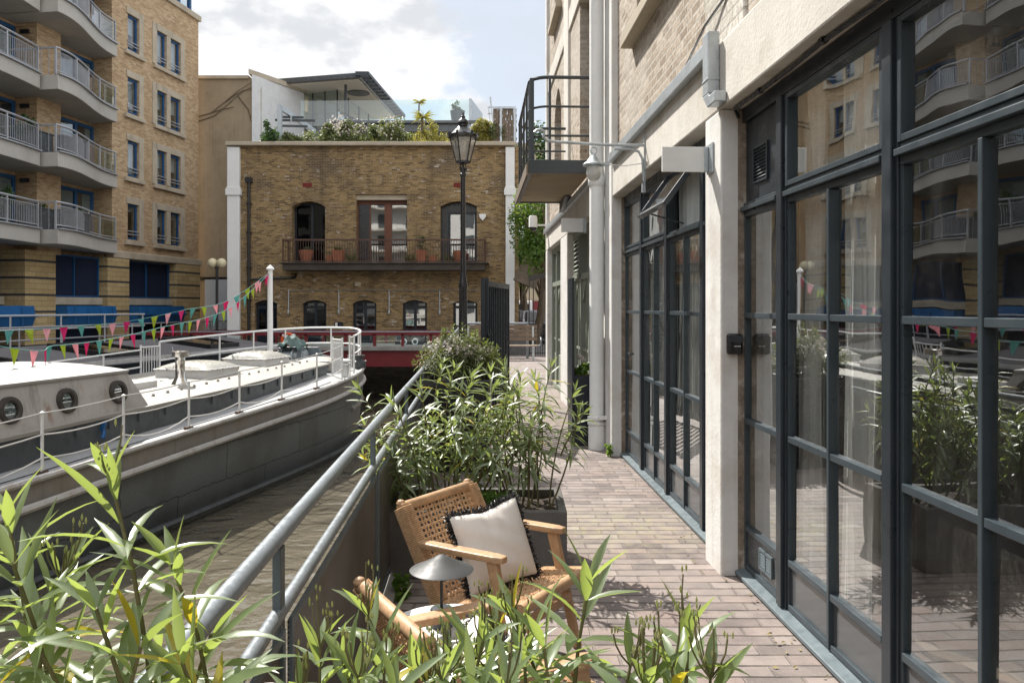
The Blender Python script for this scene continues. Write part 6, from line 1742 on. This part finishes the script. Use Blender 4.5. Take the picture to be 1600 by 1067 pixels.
def bunting(label, path, order, n_extra, size, start, seed):
    """path = sight points (u, v, distance) through which the cord sags"""
    rng = random.Random(seed)
    P = [px(*p) if len(p) == 3 and not isinstance(p, Vector) else Vector(p) for p in path]
    fine = []
    for i in range(len(P) - 1):                              # Catmull-Rom
        p0, p1, p2, p3 = P[max(0, i - 1)], P[i], P[i + 1], P[min(len(P) - 1, i + 2)]
        for j in range(12):
            t = j / 12
            fine.append(.5 * ((2 * p1) + (p2 - p0) * t + (2 * p0 - 5 * p1 + 4 * p2 - p3) * t * t + (3 * p1 - p0 - 3 * p2 + p3) * t ** 3))
    fine.append(P[-1])
    root = thing('bunting', label, 'bunting', tuple(P[0]), 0)
    Mi = inv(root)
    m = MB(Mi); m.tube(fine, .006, 5); part(m, 'cord', pmat('teal_cord', (.12, .3, .28), .8), root)
    L = 0; nxt = start; k = 0; size0 = size
    for i in range(len(fine) - 1):
        a, b = fine[i], fine[i + 1]; d = (b - a).length
        while nxt < L + d:
            f = (nxt - L) / d; c = a.lerp(b, f); tdir = (b - a).normalized()
            lean = rng.uniform(-.45, .45); sw = rng.uniform(-.07, .07); size = size0 * rng.uniform(.9, 1.1)
            tip = c + Vector((0, 0, -size * 1.5)) + tdir * sw + Vector((.05, -.05, 0)) * (lean * 2)
            nrm = tdir.cross(Vector((0, 0, -1))).normalized() * .0015
            e0, e1 = c - tdir * size * .5, c + tdir * size * .5
            mid = (e0 + e1 + tip) / 3 + nrm * rng.uniform(-26, 26)
            m = MB(Mi); m.add([e0 + nrm, e1 + nrm, tip + nrm, mid + nrm, e0 - nrm, e1 - nrm, tip - nrm, mid - nrm], [(0, 1, 3), (1, 2, 3), (2, 0, 3), (5, 4, 7), (6, 5, 7), (4, 6, 7), (0, 4, 5, 1), (1, 5, 6, 2), (2, 6, 4, 0)])
            part(m, 'pennant', FL[order[k % len(order)]], root)
            k += 1; nxt += .365 * rng.uniform(.92, 1.07)
        L += d
bunting('longer upper string of pink, lime and teal triangular bunting running from the mast towards the flats', [(tuple(mt)), ], [0], 0, .2, .3, 1) if False else None
up_path = [mt, px(356, 470, 19.6), px(290, 484, 18.4), px(200, 502, 17.0), px(100, 511, 15.6), px(0, 517.5, 14.4), px(-140, 524, 13)]
lo_path = [mt - Vector((0, 0, .02)), px(352, 485, 18.6), px(250, 512, 15.8), px(170, 530, 14.0), px(85, 540, 12.4), px(0, 541, 11.0), af]
bunting('upper of two strings of triangular bunting, its flags against the blue canopies', up_path, [3, 0, 1, 2], 0, .172, .10, 1)
bunting('lower of two strings of triangular bunting, sagging over the barge cabin roof', lo_path, [3, 0, 1, 2], 0, .168, .18, 2)
# ---------------------------------------------------------------- houseboat behind
hb = thing('houseboat', 'long low houseboat with a flat dark grey roof and three glazed skylights', 'boat', (-5.6, 9.6, 0), BO.th)
M['rooffelt'] = pmat('dark_grey_roof_felt', (.105, .10, .105), .8, var=.16, scale=1, bump=.3, tint=(.16, .155, .155), tintamt=.5, tscale=1.2)
HX0, HX1, HZ = -10.2, -5.35, .42
m = MB(); m.prism([(HX1, HZ - .02), (HX1, HZ), (-7.8, HZ + .30), (HX0, HZ), (HX0, HZ - .02)], -8, 15.6, 'xz'); part(m, 'roof', M['rooffelt'], hb)
m = MB(); m.box(HX0 + .15, HX1 - .15, -7.8, 15.4, -.6, HZ - .021); part(m, 'cabin', pmat('blue_black_cabin', (.03, .04, .055), .5, var=.2), hb)
m = MB(); m.prism([(-10.5, -.6), (-5.1, -.6), (-5.0, -1.2), (-5.3, -1.9), (-10.3, -1.9), (-10.6, -1.2)], -9, 17.5, 'xz'); part(m, 'hull', M['coam'], hb, bevel=.05)
m = MB(); m.box(HX1 - .02, HX1 + .05, -8, 15.6, HZ - .10, HZ + .02); m.box(HX0 - .05, HX0 + .02, -8, 15.6, HZ - .1, HZ + .02); part(m, 'fascia', M['rub'], hb)
for y in (-3.2, .4, 4.0, 8.1, 12.2):
    zs = lambda x: HZ + .30 * (HX1 - x) / (HX1 + 7.8) + .03
    T = lambda x, yy, dz: (x, yy, zs(x) + dz)
    m = MB()
    for (xa, ya, xb_, yb) in ((-5.75, y, -7.35, y), (-5.75, y + 1.5, -7.35, y + 1.5), (-5.75, y, -5.75, y + 1.5), (-7.35, y, -7.35, y + 1.5)): m.bar(T(xa, ya, .03), T(xb_, yb, .03), .09, .12)
    s_ = part(m, 'skylight', M['black'], hb)
    m = MB(); m.add([T(-5.8, y + .05, .05), T(-7.3, y + .05, .05), T(-7.3, y + 1.45, .05), T(-5.8, y + 1.45, .05)], [(0, 1, 2, 3)]); part(m, 'pane', M['glass_far'], s_)
m = MB()
for z in (.62, 1.0): m.tube([(HX0 + .1, -8, HZ + z), (HX0 + .1, 15.2, HZ + z)], .03, 6)
for i in range(14): m.tube([(HX0 + .1, -7.9 + 1.77 * i, HZ), (HX0 + .1, -7.9 + 1.77 * i, HZ + 1.0)], .025, 6)
part(m, 'roof_rail', M['railg'], hb, smooth=True)
m = MB()
for i in range(8): m.tube([(HX1 + .3, -2 + 2.1 * i, -.6), (HX1 + .3, -2 + 2.1 * i, .35)], .022, 6)
m.tube([(HX1 + .3, -2, .35), (HX1 + .3, 12.7, .35)], .022, 6); part(m, 'side_rail', M['dkgrey'], hb)
# ---------------------------------------------------------------- quay-edge railing
def fw(d, s, z): return FAC.M() @ Vector((d, s, z))
RD = -.55
M['mesh_panel'] = NT('perforated_steel')
t = M['mesh_panel']
sep = t.n('ShaderNodeSeparateXYZ'); t.t.links.new(t.tc.outputs['Object'], sep.inputs[0])
cmb = t.n('ShaderNodeCombineXYZ'); t.set(cmb.inputs[0], sep.outputs['Y']); t.set(cmb.inputs[1], sep.outputs['Z'])
vo = t.n('ShaderNodeTexVoronoi', feature='F1'); vo.inputs['Scale'].default_value = 95; vo.inputs['Randomness'].default_value = 0
rt = t.n('ShaderNodeMapping'); rt.inputs['Rotation'].default_value = (0, 0, R(45)); t.t.links.new(cmb.outputs[0], rt.inputs['Vector']); t.t.links.new(rt.outputs[0], vo.inputs['Vector'])
hole = t.ramp(vo.outputs['Distance'], .26, .34)
pc = t.mix(t.ramp(t.noise(2, 6, .6), .35, .65), (.15, .135, .115), (.22, .20, .18))
M['mesh_panel'] = t.done(t.bsdf(t.mix(hole, (.022, .02, .018), pc), .48, .25, t.bump(hole, .5, .004), .4))
rg = thing('quay_handrail', 'galvanised round handrail above dark perforated steel panels along the water edge', 'railing', (0, 0, 0), FAC.th)
PS = [.26 + 2.02 * i for i in range(14)]
m = MB(); m.tube([(RD, -1.2, 1.015), (RD, 27.3, 1.015)], .0245, 14); part(m, 'handrail', M['rail'], rg, smooth=True)
m = MB(); m.tube([(RD, -1.2, .80), (RD, 27.3, .80)], .021, 12); part(m, 'lower_rail', M['rail'], rg, smooth=True)
for s in PS:
    m = MB(); m.box(RD - .012, RD + .012, s - .055, s - .005, -.0, .985); m.box(RD - .012, RD + .012, s + .008, s + .055, .0, .985) if False else None
    m.box(RD - .035, RD + .035, s - .06, s, -.25, 0.02)
    part(m, 'post', M['steel_lt'], rg, bevel=.003)
for i, s in enumerate(PS[:-1]):
    a, b = s + .012, PS[i + 1] - .065
    m = MB(); m.box(RD + .014, RD + .019, a, b, .06, .765); p_ = part(m, 'panel', M['mesh_panel'], rg)
    m = MB().frame(a, b, .05, .772, .028, RD + .0195, RD + .028); part(m, 'panel_frame', M['steel_lt'], p_)
# kerb of pale stone under the railing
m = MB(FAC.M()); m.box(-.70, -.46, -3, 27.5, -.004, .035)
structure(m, 'edge_kerb', M['conc'])
# ---------------------------------------------------------------- planters
GP = 'planters along the quay railing'
def planter(name, label, x0, x1, y0, y1, h, mat, rim=.05, lip=0):
    c = Vector(((x0 + x1) / 2, (y0 + y1) / 2, 0)); t_ = thing(name, label, 'planter', c, 0, GP)
    hx, hy = (x1 - x0) / 2, (y1 - y0) / 2
    m = MB()
    O = [(-hx, -hy), (hx, -hy), (hx, hy), (-hx, hy)]; I = [(x * (1 - rim / hx), y * (1 - rim / hy)) for x, y in O]
    vs = [(x, y, 0) for x, y in O] + [(x, y, h) for x, y in O] + [(x, y, h) for x, y in I] + [(x, y, h - .08) for x, y in I]
    fs = [(3, 2, 1, 0)] + [(i, (i + 1) % 4, 4 + (i + 1) % 4, 4 + i) for i in range(4)] + [(4 + i, 4 + (i + 1) % 4, 8 + (i + 1) % 4, 8 + i) for i in range(4)] + [(8 + i, 8 + (i + 1) % 4, 12 + (i + 1) % 4, 12 + i) for i in range(4)]
    m.add(vs, fs); part(m, 'box', mat, t_, bevel=.006)
    m = MB(); m.grid(lambda a, b: (-hx + rim + (2 * hx - 2 * rim) * a, -hy + rim + (2 * hy - 2 * rim) * b, h - .05 + .012 * math.sin(a * 23) * math.sin(b * 19)), 14, 14); part(m, 'soil', M['soil'], t_)
    return t_
M['planter'] = pmat('dark_fibre_concrete', (.115, .108, .10), .85, var=.22, scale=5, bump=.5, bscale=70, tint=(.19, .175, .155), tintamt=.5, tscale=3)
planter('concrete_planter', 'low wide dark concrete planter behind the woven chair', -.755, .335, 4.86, 5.50, .41, M['planter'])
planter('black_planter', 'tall black box planter with a dense pale bush, in front of the open gate', -.90, -.22, 8.0, 8.7, .92, M['black'])
planter('foreground_planter', 'long dark concrete planter holding the oleanders that screen the chairs', -.57, .62, .75, 1.55, .42, M['planter'])
# tall planter with a screen board beside the white pipe
tp_ = thing('tall_planter', 'tall narrow dark planter with a full height back board next to the white rainwater pipe', 'planter', fw(1.16, 9.55, 0), FAC.th, GP)
m = MB(); m.box(-.0, .28, -.08, .30, .0, .83); m.box(-.03, -.002, -.10, .34, .0, 2.0); part(m, 'box', M['navy'], tp_, bevel=.004)
m = MB(); m.box(.02, .26, -.06, .28, .831, .836); part(m, 'soil', M['soil'], tp_)
c = fw(1.30, 9.6, .83)
bp = thing('bedding_plant', 'low flowering plant with a white bloom in the tall narrow planter', 'plant', c)
m = MB(); leaf_cloud(m, (0, 0, .09), (.15, .15, .12), 260, .055, random.Random(3), .5, .8, 6); m.k = 1; leaf_cloud(m, (-.04, -.06, .22), (.06, .06, .05), 120, .03, random.Random(5), .6, .9, 4); part(m, 'foliage', [M['leaf_mid'], M['petal']], bp)
m = MB(); m.tube([(0, 0, 0), (-.04, -.06, .2)], .005, 5); part(m, 'stem', M['stem'], bp)
# bush in the black planter
rng = random.Random(21)
hbp = thing('hebe_bush', 'dense pale green bush in the tall black planter in front of the gate', 'shrub', (-.56, 8.35, .86))
m, ms, mbud = MB(), MB(), MB()
for i in range(110):
    a = rng.uniform(0, 6.28); r_ = rng.random() ** .5
    tip = Vector((math.cos(a) * r_ * .48, math.sin(a) * r_ * .36, .18 + .34 * (1 - r_ ** 2) + rng.uniform(-.06, .1)))
    shoot(ms, m, mbud, (tip.x * .4, tip.y * .4, 0), tip, rng, .6, .03, .075, .018, .003, 3)
part(ms, 'stems', M['stem'], hbp); hebe_leaf = m
mfl = MB(); leaf_cloud(mfl, (.05, -.05, .38), (.40, .30, .16), 420, .035, rng, .6, .9, 9); hebe_fl = mfl
o = len(hebe_leaf.v); hebe_leaf.v += mfl.v; hebe_leaf.f += [tuple(i + o for i in f) for f in mfl.f]; hebe_leaf.mi += [1] * len(mfl.f)
part(hebe_leaf, 'foliage', [M['leaf_shrub'], M['petal']], hbp)
# oleanders in the concrete planter
def oleander(name, label, loc, shoots, seed, leafmat, L, w, n, step, group, flower=.2, r=.006, leafed=(.45, .7), sparse=.05):
    rng = random.Random(seed); t_ = thing(name, label, 'oleander', loc, 0, group)
    Mi = inv(t_); s_, l_, b_ = MB(Mi), MB(Mi), MB(Mi)
    for base, tip in shoots:
        shoot(s_, l_, b_, base, tip, rng, rng.uniform(*leafed), step, L, w, r, n, rng.choice((4, 6, 8)) if rng.random() < flower else 0, sparse)
    if b_.v:
        o = len(s_.v); s_.v += b_.v; s_.f += [tuple(i + o for i in f) for f in b_.f]; s_.mi += [1] * len(b_.f)
    part(s_, 'stems', [M['stem'], M['bud']], t_, smooth=60)
    part(l_, 'leaves', leafmat, t_, smooth=180)
    return t_
GO = 'oleanders in planters'
def clump(cx_, cy_, rx, ry, n, z0, hts, spread, seed):
    rng = random.Random(seed); out_ = []
    for i in range(n):
        a = rng.uniform(0, 6.28); r_ = rng.random() ** .5
        b = Vector((cx_ + math.cos(a) * rx * .55 * r_, cy_ + math.sin(a) * ry * .55 * r_, z0))
        h = rng.uniform(*hts) * (1 - .35 * r_ * rng.random())
        t = Vector((cx_ + math.cos(a) * rx * spread * r_, cy_ + math.sin(a) * ry * spread * r_, z0 + h))
        out_.append((b, t))
        if rng.random() < .75:                              # side branch
            f = rng.uniform(.35, .65); q = b.lerp(t, f); an = rng.uniform(0, 6.28)
            out_.append((q, q + Vector((math.cos(an) * .17, math.sin(an) * .15, rng.uniform(.14, .30)))))
    return out_
oleander('oleander', 'wide bushy oleander at the railing end of the low concrete planter', (-.45, 5.2, .36), clump(-.45, 5.16, .50, .36, 26, .36, (.35, 1.0), 1.25, 3), 7, M['leaf_ole2'], .145, .023, 4, .044, GO, .12, .0055, (.42, .78))
oleander('oleander', 'upright oleander at the walkway end of the low concrete planter', (.18, 5.2, .36), clump(.10, 5.18, .28, .30, 15, .36, (.35, 1.04), 1.2, 11), 8, M['leaf_ole2'], .145, .023, 4, .044, GO, .12, .0055, (.38, .65))
m_ = MB(); leaf_cloud(m_, (0, 0, .06), (.16, .12, .10), 130, .06, random.Random(8), .4, .7, 4)
solo(m_, 'creeping_plant', M['leaf_mid'], 'bright green trailing plant at the planter rim beside the chair back', 'plant', (-.16, 4.95, .39))
# weeds at the foot of the wall
for i, (d, s, lab) in enumerate(((1.46, 8.85, 'small green weed growing at the foot of the pillar beside the white pipe'), (-.42, 4.55, 'bright green weeds growing between the railing and the concrete planter'))):
    m_ = MB(); leaf_cloud(m_, (0, 0, .07), (.07, .12, .09), 90, .05, random.Random(30 + i), .3, .6, 4); solo(m_, 'weed', M['leaf_mid'], lab, 'weed', fw(d, s, .0))
m_ = MB(FAC.M()); rng = random.Random(77)
for i in range(160):
    s = rng.uniform(3, 14); d = rng.choice((rng.uniform(1.45, 1.57), rng.uniform(-.3, 1.4)))
    if 4.8 < s < 5.3: d = min(d, 1.4)
    c = Vector((d, s, .006)); a = rng.uniform(0, 6.28); q = rng.uniform(.006, .016)
    m_.add([c + Vector((math.cos(a) * q, math.sin(a) * q, .002)), c + Vector((-math.sin(a) * q * .5, math.cos(a) * q * .5, .006)), c - Vector((math.cos(a) * q, math.sin(a) * q, 0)), c + Vector((math.sin(a) * q * .5, -math.cos(a) * q * .5, .001))], [(0, 1, 2, 3)])
solo(m_, 'leaf_litter', pmat('dry_leaf', (.30, .24, .10), .9, var=.4, scale=30), 'scattered dry leaf bits and grit lying on the brick walkway', 'litter', kind='stuff')
# ---------------------------------------------------------------- woven lounge chairs
def cord_mat():
    t = NT('woven_rope_cord')
    c = t.mix(t.ramp(t.noise(40, 4), .3, .7), (.50, .31, .165), (.64, .42, .24))
    h = t.noise(400, 2)
    return t.done(t.bsdf(c, .55, 0, t.bump(h, .3, .002), .35))
M['cord'] = cord_mat()
def make_chair(loc, rz, label):
    """local x = sitter's lateral axis, y = forward"""
    c = thing('woven_chair', label, 'armchair', loc, rz, 'woven lounge chairs by the railing')
    hw = .27
    top, knee = Vector((0, -.235, .715)), Vector((0, -.015, .305))
    X = lambda s, p: Vector((s * hw, p.y, p.z))
    for s in (-1, 1):
        m = MB(); foot = Vector((0, .16, 0)); m.bar(X(s, top + (top - knee) * .03), X(s, knee), .042, .046, (0, 1, .5)); m.bar(X(s, knee), X(s, foot), .042, .046, (0, 1, .5), .75)
        m.lathe([(.0, -.002), (.021, 0), (.023, .012), (.016, .026), (0, .03)], X(s, top + (top - knee) * .03) + Vector((0, -.004, -.008)), 10); part(m, 'back_leg', M['wood'], c, bevel=.006)
        m = MB(); m.bar(Vector((s * hw, .27, .545)), Vector((s * (hw + .012), .40, 0)), .036, .052, (0, 1, .2), .8); part(m, 'front_leg', M['wood'], c, bevel=.006)
        m = MB(); m.bar(Vector((s * hw, knee.y - .02, knee.z - .02)), Vector((s * hw, .43, .365)), .034, .052); part(m, 'side_rail', M['wood'], c, bevel=.006)
        m = MB()
        # flat armrest with a softly rounded, widened front
        ya, za = -.135, .53
        prof = [(-.030, ya), (.030, ya), (.036, .1), (.034, .29), (.02, .335), (-.02, .335), (-.034, .29), (-.036, .1)]
        m.prism([(s * hw + x, y) for x, y in prof], .545, .575); part(m, 'armrest', M['wood'], c, bevel=.008)
    m = MB(); m.tube([(-hw, top.y, top.z), (hw, top.y, top.z)], .024, 12); part(m, 'top_rail', M['wood'], c, smooth=True)
    m = MB(); m.tube([(-hw - .03, .43, .372), (hw + .03, .43, .372)], .026, 12); m.bar((-hw, .36, .25), (hw, .36, .25), .03, .04); m.bar((-hw, knee.y, knee.z), (hw, knee.y, knee.z), .03, .04); part(m, 'front_rail', M['wood'], c, smooth=40)
    def weave(P, nu, nv, name):
        """doubled cords one way, single cords the other, over and under, wound round the side rails"""
        m = MB()
        for j in range(nv):
            v = (j + .5) / nv
            for o in (-.0033, .0033):
                pts = []
                for i in range(nu * 2 + 1):
                    u = i / (nu * 2); p, n_ = P(u, v + o / .45)
                    pts.append(p + n_ * (.0035 * (1 if (i // 1 + j) % 2 else -1) if 0 < i < nu * 2 else 0))
                m.tube(pts, .0024, 5)
        for i in range(nu):
            u = (i + .5) / nu
            for o in (-.0033, .0033):
                pts = []
                for j in range(nv * 2 + 1):
                    v = j / (nv * 2); p, n_ = P(u + o / .5, v)
                    pts.append(p - n_ * (.0035 * (1 if (j + i) % 2 else -1) if 0 < j < nv * 2 else 0))
                m.tube(pts, .0024, 5)
        return m
    def back(u, v):
        p = Vector((-hw + 2 * hw * u, 0, 0)); q = knee.lerp(top, v)
        n_ = Vector((0, .41, .22)).normalized()
        return Vector((p.x, q.y - .012 * math.sin(math.pi * v) * math.sin(math.pi * u), q.z)) + n_ * .002, n_
    def seat(u, v):
        q = Vector((0, knee.y - .01, knee.z + .012)).lerp(Vector((0, .43, .392)), v)
        return Vector((-hw + 2 * hw * u, q.y, q.z - .018 * math.sin(math.pi * v) * math.sin(math.pi * u))), Vector((0, -.17, 1)).normalized()
    part(weave(back, 20, 17, 'b'), 'woven_back', M['cord'], c)
    part(weave(seat, 20, 17, 's'), 'woven_seat', M['cord'], c)
    for s in (-1, 1):                                        # cord wound along the back rails and seat rails
        m = MB()
        for (a, b, n_) in ((knee, top, 52), (Vector((0, knee.y, knee.z - .02)), Vector((0, .42, .362)), 44)):
            for i in range(n_):
                p = a.lerp(b, (i + .5) / n_); d = (b - a).normalized(); e = Vector((0, -d.z, d.y))
                h, w = .030, .028
                m.tube([Vector((s * hw, 0, 0)) + Vector((0, p.y, p.z)) + Vector((q * w, 0, 0)) + e * (r_ * h) for q, r_ in ((-1, -1), (1, -1), (1, 1), (-1, 1))], .0036, 5, True)
        part(m, 'cord_binding', M['cord'], c)
    return c
f1 = Vector((.85, -.53)).normalized(); f2 = Vector((.87, .49)).normalized()
ch1 = make_chair((-.17, 3.854, 0), math.atan2(-f1.x, f1.y), 'woven rope and timber lounge chair with the white cushion, against the concrete planter')
ch2 = make_chair((-.163, 2.563, 0), math.atan2(-f2.x, f2.y), 'woven rope and timber lounge chair half hidden behind the oleander leaves')
def cushion(T, label, sx=.225, seed=1):
    rng = random.Random(seed)
    o = thing('cushion', label, 'cushion', T.to_translation(), 0, 'white cushions with black fringe')
    Mi = inv(o) @ T
    def f(sg):
        def g(a, b):
            x, y = 2 * a - 1, 2 * b - 1
            e = max(0, (1 - x * x) * (1 - y * y))
            pinch = 1 - .07 * (1 - abs(x) ** 2) * abs(y) ** 3
            px_ = x * sx * (1 - .06 * (1 - y * y) * abs(x) ** 3); py_ = y * sx * pinch
            cr = .012 * math.exp(-((x - .05) ** 2 * 9)) * max(0, y - .2) * math.sin(x * 14)
            dent = .022 * math.exp(-(x * x * 5)) * max(0, y - .25)
            return (px_, py_ - .8 * dent * (1 if y > .3 else .3), sg * (.075 * e ** .42 - dent * .7 * e + cr + .004 * math.sin(x * 7 + y * 11) * e))
        return g
    m = MB(Mi); m.grid(f(1), 30, 30); m.grid(f(-1), 30, 30); part(m, 'cover', pmat('cream_linen', (.74, .685, .625), .9, var=.04, scale=4, bump=.25, bscale=350), o, smooth=180)
    m = MB(Mi)
    for side in range(4):
        for i in range(150):
            t = (i + rng.random()) / 150 * 2 - 1
            x, y = [(t, 1), (t, -1), (1, t), (-1, t)][side]
            p = Vector(f(1)((x + 1) / 2, (y + 1) / 2)) * .5 + Vector(f(-1)((x + 1) / 2, (y + 1) / 2)) * .5
            d = Vector([(0, 1, 0), (0, -1, 0), (1, 0, 0), (-1, 0, 0)][side]) + Vector((rng.uniform(-.6, .6), rng.uniform(-.6, .6), rng.uniform(-.7, .7)))
            d.normalize(); L = rng.uniform(.018, .036); q = p + d * L * .6; r_ = q + (d + Vector((rng.uniform(-.8, .8), rng.uniform(-.8, .8), rng.uniform(-.8, .8)))).normalized() * L * .5
            m.tube([p - d * .008, q, r_], [.0035, .0028, .0015], 4)
    part(m, 'fringe', M['black'], o)
    return o
zc = lambda loc, rz: Matrix.Translation(loc) @ Matrix.Rotation(rz, 4, 'Z')
T1 = Matrix.Translation((-.085, 3.76, .53)) @ Matrix.Rotation(R(30), 4, 'Z') @ Matrix.Rotation(R(70), 4, 'X') @ Matrix.Rotation(R(8), 4, 'Z')
cushion(T1, 'square cream cushion with black fringe propped upright on the chair by the planter', .188)
T2 = zc((-.163, 2.563, 0), math.atan2(-f2.x, f2.y)) @ Matrix.Translation((.03, .04, .455)) @ Matrix.Rotation(R(4), 4, 'Y') @ Matrix.Rotation(R(60), 4, 'X')
cushion(T2, 'square cream cushion with black fringe on the nearest chair, mostly hidden by leaves', .165, 4)
# ---------------------------------------------------------------- side table and lamp
tc_ = Vector((-.235, 2.99, 0))
st_ = thing('side_table', 'round white drum side table between the two woven chairs', 'side table', tc_)
m = MB(); m.lathe([(.0, .425), (.245, .425), (.252, .43), (.252, .446), (.245, .452), (0, .452)], n=40); part(m, 'tabletop', M['white'], st_, smooth=40)
m = MB(); m.lathe([(.21, 0), (.20, .02), (.17, .38), (.18, .424)], n=32); part(m, 'pedestal', M['white'], st_, smooth=40)
M['lampg'] = pmat('graphite_lamp_metal', (.05, .052, .053), .5, .0, var=.04, bump=.02)
tl = thing('table_lamp', 'small dark grey table lamp with a shallow cone shade on the round side table', 'lamp', (tc_.x - .03, tc_.y + .02, .4525))
m = MB(); m.lathe([(.0, .0), (.042, .0), (.043, .004), (.043, .064), (.040, .068), (0, .069)], n=28); part(m, 'base', M['dkgrey'], tl, smooth=35)
m = MB(); m.tube([(0, 0, .068), (0, 0, .235)], .0055, 10); part(m, 'stem', M['dkgrey'], tl, smooth=True)
m = MB(); m.lathe([(.0, .268), (.012, .2665), (.03, .256), (.08, .229), (.116, .2145), (.1205, .2115), (.119, .2095), (.114, .2115), (.078, .226), (.03, .252), (0, .262)], n=48); part(m, 'shade', M['lampg'], tl, smooth=60)
# ---------------------------------------------------------------- foreground oleanders
GF = 'foreground oleanders'
def sight(u, v, Y): return px(u, v, Y)
def fore(label, base, tips, seed, flower=.4, L=.14, w=.020, leafed=(.5, .75)):
    sh = []
    for (u, v, Y) in tips:
        t = sight(u, v, Y); b = Vector(base) + Vector(((t.x - base[0]) * .25, (t.y - base[1]) * .3, 0))
        b = b.lerp(t, .30)
        sh.append((b, t))
    rng = random.Random(seed)
    main = [(Vector(base), q[0]) for q in sh]
    o = oleander('oleander', label, Vector(base), sh, seed, M['leaf_ole'], L, w, 5, .030, GF, flower, .0048, leafed, .08)
    m = MB(inv(o))
    for a, b in main: m.tube(bez(a, b, (rng.uniform(-.02, .02), rng.uniform(-.02, .02), 0), 4), .0062, 6)
    part(m, 'lower_stems', M['stem'], o, smooth=True)
    return o
fore('tallest oleander of the front planter, leaning over the handrail towards the barge', (-.50, 1.12, .37), [(172, 745, 1.10), (20, 880, 1.05), (95, 905, 1.18), (268, 880, 1.12), (150, 950, .98), (60, 1010, 1.0), (220, 1010, .95), (-40, 960, 1.0), (330, 990, 1.15), (10, 800, 1.2), (285, 1035, .95)], 41)
fore('low oleander of the front planter screening the half hidden woven chair', (-.12, 1.28, .37), [(500, 1010, 1.35), (575, 960, 1.40), (650, 1050, 1.3), (560, 1060, 1.15), (620, 1080, 1.1), (705, 1030, 1.38), (690, 1060, 1.2), (470, 1090, 1.2), (755, 1000, 1.25), (740, 1075, 1.1), (820, 1040, 1.2), (790, 1075, 1.1), (600, 1050, 1.2), (535, 1030, 1.3), (670, 1070, 1.25), (735, 1035, 1.35), (775, 985, 1.4), (760, 1045, 1.3), (815, 1000, 1.35), (710, 1060, 1.4)], 42, .55, .118, .0195)
fore('single tall oleander shoot of the front planter standing against sunlit pavers', (.16, 1.30, .37), [(922, 905, 1.28), (800, 960, 1.36), (850, 1010, 1.2), (985, 1040, 1.2)], 43, .6, .14, .022, (.55, .7))
fore('small oleander of the front planter with broad upright leaves, on the walkway side', (.40, 1.22, .37), [(1075, 985, 1.2), (1050, 1045, 1.1), (1110, 1060, 1.15), (1010, 1075, 1.1)], 44, .6, .115, .025, (.4, .6))
# ---------------------------------------------------------------- pale flats across the dock behind the viewpoint (seen only in reflections)
rb_ = thing('pale_apartment_building', 'pale rendered flats with balconies behind the viewpoint, mirrored in the far windows', 'building', (-12, -46, 0))
m = MB(); m.box(-20, 16, -10, 0, -2, 19); part(m, 'wall', pmat('pale_render', (.60, .60, .58), .85, var=.06, scale=.6), rb_)
m, g = MB(), MB()
for r in range(6):
    for c_ in range(9):
        x, z = -18.6 + c_ * 3.9, .8 + r * 3.0
        m.frame(x, x + 1.9, z, z + 1.9, .12, .002, .06, 'xz'); g.add([(x + .1, .02, z + .1), (x + 1.8, .02, z + .1), (x + 1.8, .02, z + 1.8), (x + .1, .02, z + 1.8)], [(0, 1, 2, 3)])
w_ = part(m, 'window_frames', M['dkgrey'], rb_); part(g, 'panes', M['panel'], w_)
m = MB()
for r in range(6): m.box(-14, 2, .07, 1.5, .35 + r * 3.0, .6 + r * 3.0)
part(m, 'balcony', M['slab'], rb_)
# ---------------------------------------------------------------- things on the flats' balconies
GBT = 'planters on the flats balconies'
for (u, p, k, w, lab) in ((112, .8, 0, 1.5, 'grey trough planter on the lowest curved balcony of the flats'), (110, .8, 1, 1.2, 'grey trough planter on the curved balcony one floor above the lowest'), (60, .45, 0, 1.6, 'grey trough planter on the lowest shallow balcony beside the pier'), (55, .45, 1, 1.3, 'pale covered box on the shallow balcony one floor above the lowest')):
    t_ = on_balcony('balcony_trough', lab, 'planter', u, p, BZ[k] + .57, trough(w, .72)); t_['group'] = GBT
for (u, p, k, w, h, lab) in ((66, .35, 0, .38, .8, 'leafy pot plant on the lowest shallow balcony in front of the brick pier'), (126, .5, 0, .3, .7, 'leafy pot plant in front of the blue doors on the lowest curved balcony'), (36, .5, 1, .42, .9, 'tall dark pot plant on the shallow balcony one floor above the lowest'), (4, .7, 0, .4, 1.0, 'dark bushy pot plant half cut off on the lowest shallow balcony')):
    t_ = on_balcony('balcony_plant', lab, 'plant', u, p, BZ[k] + .57, bush(w, h)); t_['group'] = 'pot plants on the flats balconies'
